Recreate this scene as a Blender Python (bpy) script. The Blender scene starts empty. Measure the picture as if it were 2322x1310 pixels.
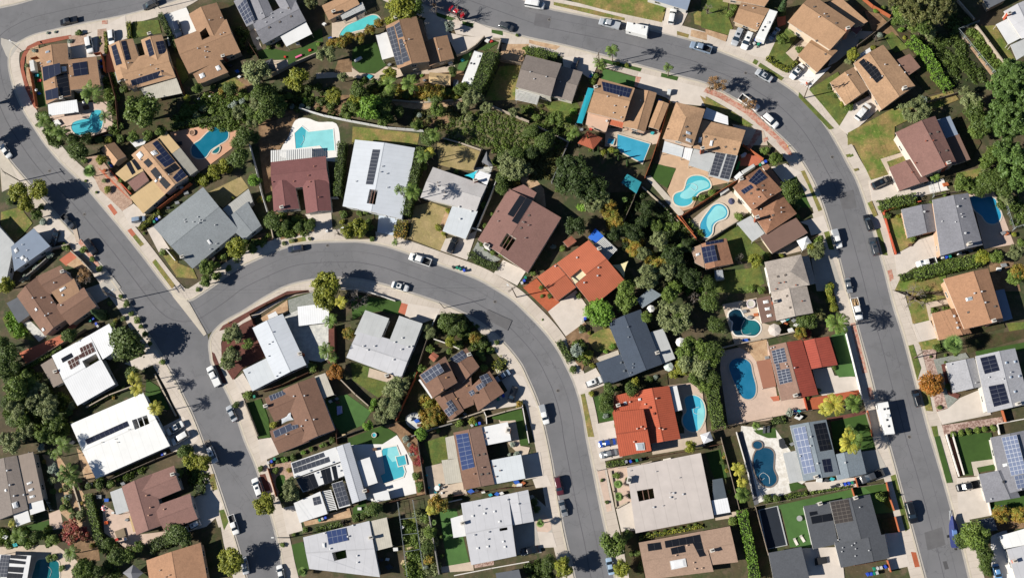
import bpy, bmesh, math, random
import numpy as np
from mathutils import Vector, Matrix
random.seed(7); np.random.seed(7)
SC = bpy.context.scene
COL = SC.collection
# ---------------------------------------------------------------- camera, sky, sun, exposure
PW, PH = 2322.0, 1310.0            # photograph size, used as the surveying grid
FPX = 2400.0                       # focal length in photo pixels
NAD = (1450.0, 1220.0)             # where the plumb line under the aircraft meets the picture
ALT = 280.0
_cx, _cy = PW / 2, PH / 2
down = Vector((NAD[0] - _cx, -(NAD[1] - _cy), -FPX)).normalized()
zc = -down
xc = (Vector((1, 0, 0)) - zc * zc.x).normalized()
yc = zc.cross(xc)
ROT = Matrix((xc, yc, zc))         # camera axes -> world axes
cd = bpy.data.cameras.new('aerial_camera')
cam = bpy.data.objects.new('aerial_camera', cd); COL.objects.link(cam)
cam.matrix_world = Matrix.Translation((0, 0, ALT)) @ ROT.to_4x4()
cd.sensor_width = 36.0; cd.lens = FPX / PW * 36.0
cd.clip_start = 1.0; cd.clip_end = 5000.0
SC.camera = cam
SUN_AZ, SUN_EL = math.radians(11.0), math.radians(33.0)   # shadow heading (ccw from +x), sun height
trav = Vector((math.cos(SUN_AZ) * math.cos(SUN_EL), math.sin(SUN_AZ) * math.cos(SUN_EL), -math.sin(SUN_EL)))
sl = bpy.data.lights.new('sun', 'SUN'); sl.energy = 5.0; sl.angle = math.radians(0.53); sl.color = (1.0, 0.95, 0.86)
so = bpy.data.objects.new('sun', sl); COL.objects.link(so)
so.rotation_euler = trav.to_track_quat('-Z', 'Y').to_euler(); so.location = (-200, -60, 250)
wd = bpy.data.worlds.new('World'); SC.world = wd; wd.use_nodes = True
wn = wd.node_tree; bg = wn.nodes['Background']
sky = wn.nodes.new('ShaderNodeTexSky'); sky.sky_type = 'NISHITA'; sky.sun_disc = False; sky.air_density = 0.8; sky.dust_density = 0.0; sky.ozone_density = 2.0; sky.altitude = 600
sky.sun_elevation = SUN_EL; sky.sun_rotation = math.atan2(-trav.x, -trav.y) % (2 * math.pi)
wn.links.new(sky.outputs[0], bg.inputs[0]); bg.inputs[1].default_value = 0.05
SC.view_settings.view_transform = 'Standard'; SC.view_settings.look = 'None'
SC.view_settings.gamma = 1.0; SC.view_settings.exposure = 1.08
SC.view_settings.use_curve_mapping = False
SC.cycles.max_bounces = 4; SC.cycles.diffuse_bounces = 2; SC.cycles.transparent_max_bounces = 6

# ---------------------------------------------------------------- surveying: photo pixel -> ground point
TX, TY, ZOOM = 0.0, 0.0, 3.97
def T(x, y):
    """Origin of the survey tile; tile units are 1/3.97 of a photo pixel."""
    global TX, TY
    TX, TY = x, y
def px(x, y): return (TX + x / ZOOM, TY + y / ZOOM)
def wp(u, v, z=0.0):
    d = ROT @ Vector((u - _cx, -(v - _cy), -FPX))
    t = (z - ALT) / d.z
    return Vector((d.x * t, d.y * t, z))
def W(x, y, z=0.0):
    u, v = px(x, y)
    return wp(u, v, z)
def pts(c): return [(c[i], c[i + 1]) for i in range(0, len(c), 2)]
def photo(p):
    q = ROT.transposed() @ (Vector(p) - Vector((0, 0, ALT)))
    return (_cx + FPX * q.x / -q.z, _cy - FPX * q.y / -q.z)

# ---------------------------------------------------------------- materials
KSUN = 1.75
def lin(h, k=KSUN):
    r = []
    for i in (0, 2, 4):
        c = int(h[i:i + 2], 16) / 255.0
        c = c / 12.92 if c <= 0.04045 else ((c + 0.055) / 1.055) ** 2.4
        r.append(min(c / k, 0.86))
    return r
MATS = {}
class NT:
    def __init__(s, m): s.n = m.node_tree.nodes; s.l = m.node_tree.links; s.b = s.n['Principled BSDF']
    def new(s, t, **kw):
        x = s.n.new(t)
        for k, v in kw.items(): setattr(x, k, v)
        return x
    def put(s, sock, v):
        if hasattr(v, 'node'): s.l.new(v, sock)
        elif isinstance(v, (int, float)): sock.default_value = v
        else: sock.default_value = (list(v) + [1.0])[:4] if len(sock.default_value) == 4 else v
    def math(s, op, a, b=0.0, clamp=False):
        x = s.new('ShaderNodeMath', operation=op, use_clamp=clamp); s.put(x.inputs[0], a); s.put(x.inputs[1], b); return x.outputs[0]
    def mix(s, f, a, b, mode='MIX'):
        x = s.new('ShaderNodeMix', data_type='RGBA', blend_type=mode)
        s.put(x.inputs[0], f); s.put(x.inputs[6], a); s.put(x.inputs[7], b); return x.outputs[2]
    def pos(s): return s.new('ShaderNodeNewGeometry').outputs['Position']
    def noise(s, vec, scale, detail=3.0, rough=0.6):
        x = s.new('ShaderNodeTexNoise'); s.l.new(vec, x.inputs['Vector']); x.inputs['Scale'].default_value = scale
        x.inputs['Detail'].default_value = detail; x.inputs['Roughness'].default_value = rough; return x.outputs[0]
    def ramp(s, v, lo, hi, a=0.0, b=1.0):
        x = s.new('ShaderNodeMapRange'); s.put(x.inputs[0], v)
        for i, q in enumerate((lo, hi, a, b)): x.inputs[i + 1].default_value = q
        return x.outputs[0]
    def vary(s, base, var, scale, pos=None):
        """base colour times soft large and small mottling"""
        p = pos or s.pos()
        n1 = s.ramp(s.noise(p, scale, 4), 0.25, 0.75, 1 - var, 1 + var)
        n2 = s.ramp(s.noise(p, scale * 0.11, 2), 0.3, 0.7, 1 - var * .8, 1 + var * .8)
        f = s.math('MULTIPLY', n1, n2)
        c = s.new('ShaderNodeCombineColor')
        for i in range(3): s.l.new(f, c.inputs[i])
        return s.mix(1.0, base, c.outputs[0], 'MULTIPLY')
def raw(name):
    m = bpy.data.materials.new(name); m.use_nodes = True
    return m, NT(m)
def M(hexc, var=.12, scale=1.3, rough=.85, kind='plain', metal=0.0, k=KSUN, hex2=None, period=.5, spec=.3):
    key = (hexc, var, scale, rough, kind, metal, k, hex2, period)
    if key in MATS: return MATS[key]
    m, t = raw(kind + '_' + hexc)
    b = t.b; b.inputs['Roughness'].default_value = rough; b.inputs['Metallic'].default_value = metal
    b.inputs['Specular IOR Level'].default_value = spec
    base = lin(hexc, k)
    p = t.pos()
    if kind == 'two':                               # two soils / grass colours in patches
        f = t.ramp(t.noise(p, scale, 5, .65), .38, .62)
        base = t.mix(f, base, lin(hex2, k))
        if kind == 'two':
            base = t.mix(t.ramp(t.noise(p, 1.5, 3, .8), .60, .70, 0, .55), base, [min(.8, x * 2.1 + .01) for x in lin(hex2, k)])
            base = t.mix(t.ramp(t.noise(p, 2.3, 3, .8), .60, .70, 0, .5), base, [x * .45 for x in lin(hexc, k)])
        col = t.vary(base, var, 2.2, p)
    elif kind == 'speck':                           # stones, rough shake
        f = t.ramp(t.noise(p, scale, 2, .8), .42, .58)
        base = t.mix(f, base, lin(hex2, k)); col = t.vary(base, var, .5, p)
    elif kind in ('tile', 'rib', 'seam'):
        uv = t.new('ShaderNodeUVMap').outputs[0]
        s = t.new('ShaderNodeSeparateXYZ'); t.l.new(uv, s.inputs[0])
        fu = t.math('FRACT', t.math('DIVIDE', s.outputs[0], period))
        if kind == 'tile':
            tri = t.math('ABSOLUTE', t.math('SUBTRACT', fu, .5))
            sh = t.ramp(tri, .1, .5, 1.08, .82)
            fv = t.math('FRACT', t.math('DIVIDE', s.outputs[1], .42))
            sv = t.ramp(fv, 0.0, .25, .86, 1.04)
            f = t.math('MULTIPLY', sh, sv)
            bump = t.new('ShaderNodeBump'); bump.inputs['Strength'].default_value = .35; bump.inputs['Distance'].default_value = .08
            t.l.new(t.math('SUBTRACT', 1.0, tri), bump.inputs['Height']); t.l.new(bump.outputs[0], b.inputs['Normal'])
        else:
            w = .14 if kind == 'rib' else .05
            f = t.ramp(t.math('ABSOLUTE', t.math('SUBTRACT', fu, .5)), .5 - w, .5, 1.0, .80 if kind == 'rib' else .86)
        c = t.new('ShaderNodeCombineColor')
        for i in range(3): t.l.new(f, c.inputs[i])
        col = t.mix(1.0, t.vary(base, var, scale, p), c.outputs[0], 'MULTIPLY')
    elif kind == 'shingle':
        uv = t.new('ShaderNodeUVMap').outputs[0]
        s = t.new('ShaderNodeSeparateXYZ'); t.l.new(uv, s.inputs[0])
        fv = t.math('FRACT', t.math('DIVIDE', s.outputs[1], .36))
        f = t.ramp(fv, 0.0, .3, .90, 1.02)
        c = t.new('ShaderNodeCombineColor')
        for i in range(3): t.l.new(f, c.inputs[i])
        base = t.mix(t.ramp(t.noise(p, 2.6, 2, .8), .35, .68), base, [x * .80 for x in base])
        col = t.mix(1.0, t.vary(base, var, scale, p), c.outputs[0], 'MULTIPLY')
    else:
        col = t.vary(base, var, scale, p)
    t.put(b.inputs['Base Color'], col)
    MATS[key] = m; return m
def paint(hexc, rough=.25, metal=.0, coat=.5, k=KSUN):
    key = ('paint', hexc, rough, metal)
    if key in MATS: return MATS[key]
    m, t = raw('paint_' + hexc); b = t.b
    t.put(b.inputs['Base Color'], t.vary(lin(hexc, k), .04, .9)); b.inputs['Roughness'].default_value = rough
    b.inputs['Metallic'].default_value = metal; b.inputs['Coat Weight'].default_value = coat; b.inputs['Coat Roughness'].default_value = .1
    MATS[key] = m; return m
def leafmat(a, b2, c3, name, k=1.0):
    if name in MATS: return MATS[name]
    m, t = raw(name); b = t.b
    p = t.pos()
    oi = t.new('ShaderNodeObjectInfo').outputs['Random']
    f = t.ramp(t.noise(p, .55, 3, .7), .34, .66)
    g = t.ramp(t.noise(p, 2.4, 2, .7), .36, .66)
    col = t.mix(f, lin(a, k), lin(b2, k)); col = t.mix(t.math('MULTIPLY', g, .55), col, lin(c3, k))
    v = t.ramp(oi, 0, 1, .86, 1.14)
    c = t.new('ShaderNodeCombineColor')
    for i in range(3): t.l.new(v, c.inputs[i])
    col = t.mix(1.0, col, c.outputs[0], 'MULTIPLY')
    t.put(b.inputs['Base Color'], col); b.inputs['Roughness'].default_value = .55; b.inputs['Specular IOR Level'].default_value = .25
    tr = t.new('ShaderNodeBsdfTranslucent'); t.put(tr.inputs[0], col)
    mx = t.new('ShaderNodeMixShader'); mx.inputs[0].default_value = .22
    t.l.new(b.outputs[0], mx.inputs[1]); t.l.new(tr.outputs[0], mx.inputs[2])
    t.l.new(mx.outputs[0], t.n['Material Output'].inputs[0])
    MATS[name] = m; return m
GLASS = paint('26323c', .06, 0, 1.0); TYRE = M('1c1c1e', .05); RIM = paint('8d9096', .35, .6)
WHITE = M('f0efea', .05, .8); METAL = M('b9bcc0', .08, 1, .4, metal=.5); DARK = M('2a2a2c', .1)

# ---------------------------------------------------------------- mesh helpers
class MB:
    def __init__(s): s.v = []; s.f = []; s.m = []; s.uv = []
    def face(s, vs, mi=0, uv=None):
        i = len(s.v); s.v += [tuple(p) for p in vs]; s.f.append(tuple(range(i, i + len(vs)))); s.m.append(mi)
        s.uv += uv if uv else [(0, 0)] * len(vs)
    def hexa(s, lo, hi, mi=0, top=None, uv=True):
        """prism between two loops of equal length (lo below, hi above), counter-clockwise seen from above"""
        n = len(lo)
        a = Vector(hi[0]); d = (Vector(hi[1]) - a); d.normalize() if d.length else None
        e = Vector((-d.y, d.x, 0))
        if d.length == 0: e = Vector((0, 1, 0))
        s.face(hi, mi if top is None else top, [((Vector(p) - a).dot(d), (Vector(p) - a).dot(e)) for p in hi])
        s.face(lo[::-1], mi)
        for i in range(n):
            j = (i + 1) % n; s.face([lo[i], lo[j], hi[j], hi[i]], mi)
    def box(s, c, sx, sy, sz, rz=0.0, mi=0):
        """box standing with its base centre at c"""
        ca, sa = math.cos(rz), math.sin(rz)
        q = [(c[0] + x * ca - y * sa, c[1] + x * sa + y * ca) for x, y in ((-sx/2, -sy/2), (sx/2, -sy/2), (sx/2, sy/2), (-sx/2, sy/2))]
        s.hexa([(x, y, c[2]) for x, y in q], [(x, y, c[2] + sz) for x, y in q], mi)
    def tube(s, a, b, r0, r1, n=6, mi=0, cap=True):
        a, b = Vector(a), Vector(b); d = (b - a)
        if d.length < 1e-6: return
        d.normalize(); u = d.orthogonal().normalized(); w = d.cross(u)
        A = [a + (u * math.cos(t) + w * math.sin(t)) * r0 for t in [2 * math.pi * i / n for i in range(n)]]
        B = [b + (u * math.cos(t) + w * math.sin(t)) * r1 for t in [2 * math.pi * i / n for i in range(n)]]
        for i in range(n):
            j = (i + 1) % n; s.face([A[i], A[j], B[j], B[i]], mi)
        if cap: s.face(B, mi); s.face(A[::-1], mi)
    def build(s, name, mats, parent=None, origin=(0, 0, 0), weld=False, smooth=False, link=True):
        me = bpy.data.meshes.new(name)
        o = Vector(origin)
        me.from_pydata([(p[0] - o.x, p[1] - o.y, p[2] - o.z) for p in s.v], [], s.f)
        ul = me.uv_layers.new(name='UVMap')
        if len(s.uv) == len(ul.data): ul.data.foreach_set('uv', [c for p in s.uv for c in p])
        if not isinstance(mats, (list, tuple)): mats = [mats]
        for m in mats: me.materials.append(m)
        me.polygons.foreach_set('material_index', s.m)
        if weld or smooth:
            bm = bmesh.new(); bm.from_mesh(me); bmesh.ops.remove_doubles(bm, verts=bm.verts, dist=.002)
            bmesh.ops.recalc_face_normals(bm, faces=bm.faces); bm.to_mesh(me); bm.free()
        if smooth: me.polygons.foreach_set('use_smooth', [True] * len(me.polygons))
        me.update()
        ob = bpy.data.objects.new(name, me)
        if link: COL.objects.link(ob)
        if parent is not None: ob.parent = parent
        else: ob.location = o
        return ob
def ccw(q):
    a = sum(q[i][0] * q[(i + 1) % len(q)][1] - q[(i + 1) % len(q)][0] * q[i][1] for i in range(len(q)))
    return q if a > 0 else q[::-1]
def smooth_loop(q, n=4):
    out = []; L = len(q)
    for i in range(L):
        p0, p1, p2, p3 = q[i - 1], q[i], q[(i + 1) % L], q[(i + 2) % L]
        for k in range(n):
            t = k / n
            out.append(tuple(.5 * (2 * b + (c - a) * t + (2 * a - 5 * b + 4 * c - d) * t * t + (3 * b - a - 3 * c + d) * t ** 3) for a, b, c, d in zip(p0, p1, p2, p3)))
    return out
def smooth_line(q, n=4):
    q = [q[0]] + list(q) + [q[-1]]; out = []
    for i in range(1, len(q) - 2):
        for k in range(n):
            t = k / n
            out.append(tuple(.5 * (2 * b + (c - a) * t + (2 * a - 5 * b + 4 * c - d) * t * t + (3 * b - a - 3 * c + d) * t ** 3) for a, b, c, d in zip(q[i - 1], q[i], q[i + 1], q[i + 2])))
    out.append(q[-1]); return out
def inside(p, q):
    c = False; n = len(q)
    for i in range(n):
        x1, y1 = q[i][0], q[i][1]; x2, y2 = q[i - 1][0], q[i - 1][1]
        if (y1 > p[1]) != (y2 > p[1]) and p[0] < (x2 - x1) * (p[1] - y1) / (y2 - y1) + x1: c = not c
    return c

# ---------------------------------------------------------------- things and labels
HOUSES = []; PENDING = []
def empty(name, loc, rz=0.0):
    o = bpy.data.objects.new(name, None); COL.objects.link(o); o.location = loc; o.rotation_euler = (0, 0, rz); o.empty_display_size = .3
    return o
def tag(o, label, cat, group=None):
    o['label'] = label; o['category'] = cat
    if group: o['group'] = group
    return o
def later(o, look, cat, p, group=None, prep=''):
    """label written once every house is known: look + where it stands"""
    o['category'] = cat
    if group: o['group'] = group
    PENDING.append((o, look, photo(p)))
    return o
DIRS = ['right of', 'upper right of', 'above', 'upper left of', 'left of', 'lower left of', 'below', 'lower right of']
def write_labels():
    by = {}
    for o, look, p in PENDING:
        best = min(HOUSES, key=lambda h: math.hypot(p[0] - h['c'][0], p[1] - h['c'][1]) - h['rad'])
        a = math.atan2(-(p[1] - best['c'][1]), p[0] - best['c'][0])
        d = DIRS[int(round(a / (math.pi / 4))) % 8]
        by.setdefault(look + ' ' + d + ' the ' + best['nick'], []).append((o, p))
    num = ['', 'second', 'third', 'fourth', 'fifth', 'sixth', 'seventh', 'eighth', 'ninth', 'tenth', 'eleventh', 'twelfth', 'thirteenth', 'fourteenth', 'fifteenth', 'sixteenth']
    for lab, it in by.items():
        if len(it) == 1: it[0][0]['label'] = lab; continue
        xs = [p[0] for _, p in it]; ys = [p[1] for _, p in it]
        hor = max(xs) - min(xs) >= max(ys) - min(ys)
        it.sort(key=lambda e: e[1][0] if hor else e[1][1]); n = len(it)
        for i, (o, p) in enumerate(it):
            if hor: w = 'leftmost' if i == 0 else 'rightmost' if i == n - 1 else num[i] + ' from left'
            else: w = 'topmost' if i == 0 else 'lowest' if i == n - 1 else num[i] + ' from top'
            o['label'] = lab + ', ' + w
# ---------------------------------------------------------------- ground sheets
LAYERS = []
def layer_z(q, base=.02):
    xs = [p[0] for p in q]; ys = [p[1] for p in q]; b = (min(xs), min(ys), max(xs), max(ys))
    z = base
    for (c, zz) in LAYERS:
        if b[0] < c[2] and c[0] < b[2] and b[1] < c[3] and c[1] < b[3]: z = max(z, zz + .009)
    LAYERS.append((b, z)); return z
def sheet(name, q, mat, base=.02, z=None):
    q = ccw([tuple(p)[:2] for p in q])
    if z is None: z = layer_z(q, base)
    m = MB(); hi = [(x, y, z) for x, y in q]; lo = [(x, y, -.05) for x, y in q]
    m.face(hi, 0, [(x, y) for x, y in q])
    for i in range(len(q)):
        j = (i + 1) % len(q); m.face([lo[i], lo[j], hi[j], hi[i]], 0)
    o = m.build(name, mat); o['kind'] = 'structure'
    return o
GK = {  # name, material
 'conc': ('driveway', lambda: M('d8cdc2', .09, .5, .9)), 'walk': ('path', lambda: M('c9bfb0', .10, .6, .9)),
 'white': ('patio', lambda: M('f1eeea', .05, .5, .9)), 'patio': ('patio', lambda: M('cdbba8', .12, .7, .9)),
 'flag': ('patio', lambda: M('c4c4c0', .12, .9, .9, kind='speck', hex2='dad9d2')), 'trav': ('patio', lambda: M('dcd6cc', .08, .8, .9, kind='speck', hex2='efebe4')),
 'tan': ('patio', lambda: M('cfae90', .10, .8, .9)), 'salmon': ('patio', lambda: M('d8a587', .08, .5, .9)),
 'pink': ('patio', lambda: M('d2b9a8', .09, .9, .9)), 'brick': ('path', lambda: M('bb7c68', .14, 1.2, .9, kind='speck', hex2='c9a593')), 'slope': ('soil', lambda: M('5c6438', .25, .5, .95, kind='two', hex2='7a7052')),
 'redp': ('patio', lambda: M('c07055', .12, 1.0, .9)), 'redg': ('gravel_bed', lambda: M('b4603f', .14, 2.0, .9)),
 'redm': ('mulch_bed', lambda: M('a05c48', .18, 2.0, .95)), 'mulch': ('mulch_bed', lambda: M('6b4138', .25, 2.0, .95)), 'dirt': ('soil', lambda: M('9a7c5e', .2, .5, .95, kind='two', hex2='7c6248')),
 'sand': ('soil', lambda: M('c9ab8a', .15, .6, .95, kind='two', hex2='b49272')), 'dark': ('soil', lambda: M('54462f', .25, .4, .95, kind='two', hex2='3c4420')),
 'gravel': ('gravel_bed', lambda: M('c0a490', .14, 2.5, .95, kind='speck', hex2='a98b78')), 'rock': ('gravel_bed', lambda: M('cdb3a6', .15, 2.0, .95, kind='speck', hex2='8f6f64')),
 'ggrav': ('gravel_bed', lambda: M('9ea09a', .1, 2.5, .95, kind='speck', hex2='8a8f86')),
 'lawn': ('lawn', lambda: M('566a2e', .3, .35, .95, kind='two', hex2='6d7034')), 'dry': ('lawn', lambda: M('ab976b', .16, .3, .95, kind='two', hex2='988a5a')),
 'mix': ('lawn', lambda: M('62772f', .25, .22, .95, kind='two', hex2='9a8352')), 'turf': ('lawn', lambda: M('3d5a22', .16, .5, .95)),
 'turf2': ('lawn', lambda: M('4c7038', .14, .5, .95)), 'weed': ('soil', lambda: M('424f20', .3, .35, .95, kind='two', hex2='5c5034')),
 'bank_shade': ('soil', lambda: M('2f3d1a', .3, .4, .95, kind='two', hex2='3c3a24')), 'blue': ('driveway', lambda: M('c9d4e2', .08, .5, .9)), 'screed': ('driveway', lambda: M('b9b3aa', .1, .4, .9)), 'asph': ('parking_pad', lambda: M('6d6d72', .1, .5, .9)),  # steep ravine banks: slope shade painted on flat soil as dark green
}
def g(kind, *c, s=False):
    q = [tuple(W(x, y))[:2] for x, y in pts(c)]
    if s: q = smooth_loop(q, 4)
    n, m = GK[kind]
    return sheet(n, q, m())
def asphalt():
    m, t = raw('asphalt'); p = t.pos()
    base = t.vary(lin('77777a'), .07, .35, p)
    n1 = t.noise(p, .08, 3)
    base = t.mix(t.ramp(n1, .45, .6, 0, .6), base, lin('828184'))
    base = t.mix(t.ramp(t.noise(p, .22, 5, .7), .55, .72, 0, .35), base, lin('5e5d5e'))
    base = t.mix(t.ramp(t.noise(p, 1.1, 2, .8), .66, .74, 0, .3), base, lin('545355'))
    wv = t.new('ShaderNodeVectorMath', operation='ADD'); nz = t.new('ShaderNodeTexNoise'); nz.inputs['Scale'].default_value = .35; nz.inputs['Detail'].default_value = 4
    t.l.new(p, nz.inputs['Vector']); sc = t.new('ShaderNodeVectorMath', operation='SCALE'); sc.inputs['Scale'].default_value = 4.5
    t.l.new(nz.outputs['Color'], sc.inputs[0]); t.l.new(p, wv.inputs[0]); t.l.new(sc.outputs[0], wv.inputs[1])
    vo = t.new('ShaderNodeTexVoronoi', feature='DISTANCE_TO_EDGE'); vo.inputs['Scale'].default_value = .17; t.l.new(wv.outputs[0], vo.inputs['Vector'])
    gate = t.ramp(t.noise(p, .05, 2), .42, .58)
    cr = t.math('MULTIPLY', t.ramp(vo.outputs['Distance'], .0, .014, .42, 0), gate)
    base = t.mix(cr, base, lin('4a494e'))
    t.put(t.b.inputs['Base Color'], base); t.b.inputs['Roughness'].default_value = .9; t.b.inputs['Specular IOR Level'].default_value = .25
    return m
ASPH = asphalt()
def concrete():
    m, t = raw('pavement_concrete'); p = t.pos()
    base = t.vary(lin('d2c6b9'), .09, .4, p)
    base = t.mix(t.ramp(t.noise(p, .12, 3), .45, .68, 0, .6), base, lin('bdb0a2'))
    uv = t.new('ShaderNodeUVMap').outputs[0]; s = t.new('ShaderNodeSeparateXYZ'); t.l.new(uv, s.inputs[0])
    fu = t.math('ABSOLUTE', t.math('SUBTRACT', t.math('FRACT', t.math('DIVIDE', s.outputs[0], 1.6)), .5))
    base = t.mix(t.ramp(fu, .455, .5, 0, .38), base, lin('8a7f74'))
    base = t.mix(t.ramp(t.noise(p, .6, 4, .7), .6, .75, 0, .3), base, lin('a3978a'))
    t.put(t.b.inputs['Base Color'], base); t.b.inputs['Roughness'].default_value = .9
    return m
CONC = concrete()
def road(name, edge_px):
    sheet(name, [tuple(wp(u, v))[:2] for u, v in edge_px], ASPH, base=.01)
def strip(line_px, wk=.42, wpv=3.3, seam=0):
    """kerb and pavement along a road edge, on the left hand of its direction"""
    L = smooth_line([tuple(wp(u, v))[:2] for u, v in line_px], 5)
    N = []
    for i in range(len(L)):
        a = Vector(L[max(i - 1, 0)]); b = Vector(L[min(i + 1, len(L) - 1)]); d = b - a
        if d.length < 1e-6: d = Vector((1, 0))
        d.normalize(); N.append(Vector((-d.y, d.x)))
    P = [Vector(p) for p in L]
    run = [0.0]
    for i in range(1, len(P)): run.append(run[-1] + (P[i] - P[i - 1]).length)
    wid = []
    for i in range(len(P)):
        a, b = P[max(i - 1, 0)], P[min(i + 1, len(P) - 1)]; d1 = (P[i] - a); d2 = (b - P[i]); wmax = wpv
        if d1.length > 1e-5 and d2.length > 1e-5:
            ang = math.atan2(d1.x * d2.y - d1.y * d2.x, d1.dot(d2))
            if ang > 1e-4: wmax = min(wpv, .8 * (d1.length + d2.length) / 2 / ang)
        wid.append(max(wk + .25, wmax))
    for _ in range(3): wid = [min(wid[max(i - 1, 0)] + .7, wid[i], wid[min(i + 1, len(wid) - 1)] + .7) for i in range(len(wid))]
    def band(name, o0, o1, z, mat, skirt):
        m = MB()
        for i in range(len(P) - 1):
            o1a, o1b = (wid[i], wid[i + 1]) if o1 == wpv else (o1, o1)
            a, b, c, d = P[i] + N[i] * o0, P[i + 1] + N[i + 1] * o0, P[i + 1] + N[i + 1] * o1b, P[i] + N[i] * o1a
            l0 = run[i]; l1 = run[i + 1]
            m.face([(a.x, a.y, z), (b.x, b.y, z), (c.x, c.y, z), (d.x, d.y, z)], 0, [(l0, o0), (l1, o0), (l1, o1), (l0, o1)])
            m.face([(a.x, a.y, -.05), (b.x, b.y, -.05), (b.x, b.y, z), (a.x, a.y, z)])
            m.face([(d.x, d.y, z), (c.x, c.y, z), (c.x, c.y, -.05), (d.x, d.y, -.05)])
        o = m.build(name, mat); o['kind'] = 'structure'
    if seam: band('road_seam', -seam - .09, -seam + .09, .03, M('626166', .1, .5), 0); band('road_seam', -seam * .5 - .06, -seam * .5 + .06, .03, M('6b6a6f', .1, .5), 0)
    band('gutter', -.55, 0, .05, M('b3ada6', .12, .5), 0)
    band('kerb', 0, wk, .15, M('cfc4b2', .12, .6), 0)
    band('pavement', wk, wpv, .13, CONC, 0)
    for i in range(0, len(P) - 1):
        xs = [P[i].x, P[i + 1].x, (P[i] + N[i] * wpv).x, (P[i + 1] + N[i + 1] * wpv).x]; ys = [P[i].y, P[i + 1].y, (P[i] + N[i] * wpv).y, (P[i + 1] + N[i + 1] * wpv).y]
        LAYERS.append(((min(xs), min(ys), max(xs), max(ys)), .135))

# ---------------------------------------------------------------- houses
CUR = None
WINF = WINP = None
def window_mesh():
    global WINF, WINP
    m = MB(); w, h = .8, .55
    for a, b, c, d in ((-w, w, -h, -h + .08), (-w, w, h - .08, h), (-w, -w + .08, -h + .08, h - .08), (w - .08, w, -h + .08, h - .08), (-.03, .03, -h + .08, h - .08)):
        m.hexa([(a, -.02, c), (b, -.02, c), (b, -.02, d), (a, -.02, d)], [(a, .06, c), (b, .06, c), (b, .06, d), (a, .06, d)])
    o = m.build('window', M('e4e2dc', .04), weld=True, link=False); WINF = o.data
    m = MB(); a, b, c, d = -w + .08, w - .08, -h + .08, h - .08
    m.hexa([(a, -.02, c), (b, -.02, c), (b, -.02, d), (a, -.02, d)], [(a, .025, c), (b, .025, c), (b, .025, d), (a, .025, d)])
    WINP = m.build('pane', GLASS, weld=True, link=False).data
def _roofmat(k): return RM[k]()
RM = {
 'brown': lambda: M('ab8668', .10, .6, kind='shingle'), 'tan': lambda: M('bf9876', .10, .6, kind='shingle'), 'dbrown': lambda: M('8a6856', .10, .6, kind='shingle'),
 'shake': lambda: M('c29c7a', .16, 1.6, kind='shingle'), 'shake2': lambda: M('a0745a', .2, 1.6, kind='shingle'), 'purple': lambda: M('946f66', .08, .6, kind='shingle'),
 'maroon': lambda: M('875856', .07, .5, kind='shingle'), 'orange': lambda: M('b98c6c', .10, 1.0, kind='shingle'), 'grey': lambda: M('b9b9be', .08, .8, kind='shingle'),
 'lgrey': lambda: M('cbcbcf', .06, .5, kind='seam', period=2.4), 'char': lambda: M('8f8f96', .10, 1.0, kind='shingle'), 'slate': lambda: M('4a5565', .07, .6, kind='shingle'),
 'dchar': lambda: M('5d6066', .08, .8, kind='shingle'), 'blueg': lambda: M('92989c', .07, .6, kind='shingle'), 'beige': lambda: M('cec4be', .09, .35, kind='seam', period=3.0), 'gshake': lambda: M('bfb3a8', .16, 1.8, kind='shingle'),
 'greybr': lambda: M('8f847d', .09, .8, kind='shingle'), 'olive': lambda: M('98796a', .1, .8, kind='shingle'), 'steel': lambda: M('8a959e', .07, .6, kind='shingle'),
 'red': lambda: M('bb5c40', .10, .6, kind='tile', period=.55), 'redtile': lambda: M('aa5040', .12, .8, kind='tile', period=.6), 'terra': lambda: M('be6a4c', .08, .5, kind='tile', period=.5),
 'rust': lambda: M('a0604a', .25, 1.2), 'white': lambda: M('f6f6f4', .06, .3, kind='seam', period=2.2), 'offw': lambda: M('e6e6e6', .05, .6), 'wrib': lambda: M('f2f3f5', .05, .4, kind='rib', period=.62),
 'bwhite': lambda: M('d3d8df', .05, .4, kind='seam', period=1.2), 'bflat': lambda: M('d5dade', .06, .4, kind='seam', period=1.5), 'silver': lambda: M('c3c6cd', .05, .5, kind='rib', period=.5),
 'grib': lambda: M('b4b3ae', .08, .7, kind='rib', period=.6), 'brib': lambda: M('c8c2b4', .10, .7, kind='rib', period=.55), 'gflat': lambda: M('c0c2c2', .08, .4, kind='seam', period=1.3),
 'gravelg': lambda: M('c3bfbe', .08, 2.0), 'taupe': lambda: M('97897f', .07, .6, kind='seam', period=1.0), 'brflat': lambda: M('7f6459', .08, .5), 'cream': lambda: M('cdb083', .07, .4, kind='seam', period=1.0),
 'tanb': lambda: M('b0937f', .10, .6, kind='shingle'), 'rtile2': lambda: M('a3583e', .1, .6, kind='tile', period=.5), 'creamf': lambda: M('e4dcb8', .06, .5), 'greyflat': lambda: M('98958c', .12, .5, kind='seam', period=1.2), 'dgrey': lambda: M('62666d', .1, .6), 'pinkst': lambda: M('d8b59d', .06, .5), 'terracop': lambda: M('a8735c', .05, .5, kind='seam', period=.6),
 'bluegrey': lambda: M('8895a8', .06, .5), 'tarp': lambda: M('1aa0b4', .08, .8), 'tealtarp': lambda: M('2a8f9c', .12, .8), 'btarp': lambda: M('2e6fd6', .10, .8),
 'screen': lambda: M('5a636b', .1, .6, .4), 'tanfl': lambda: M('b99a84', .08, .5), 'woodl': lambda: M('8a6a5c', .15, 1.2),
}
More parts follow.
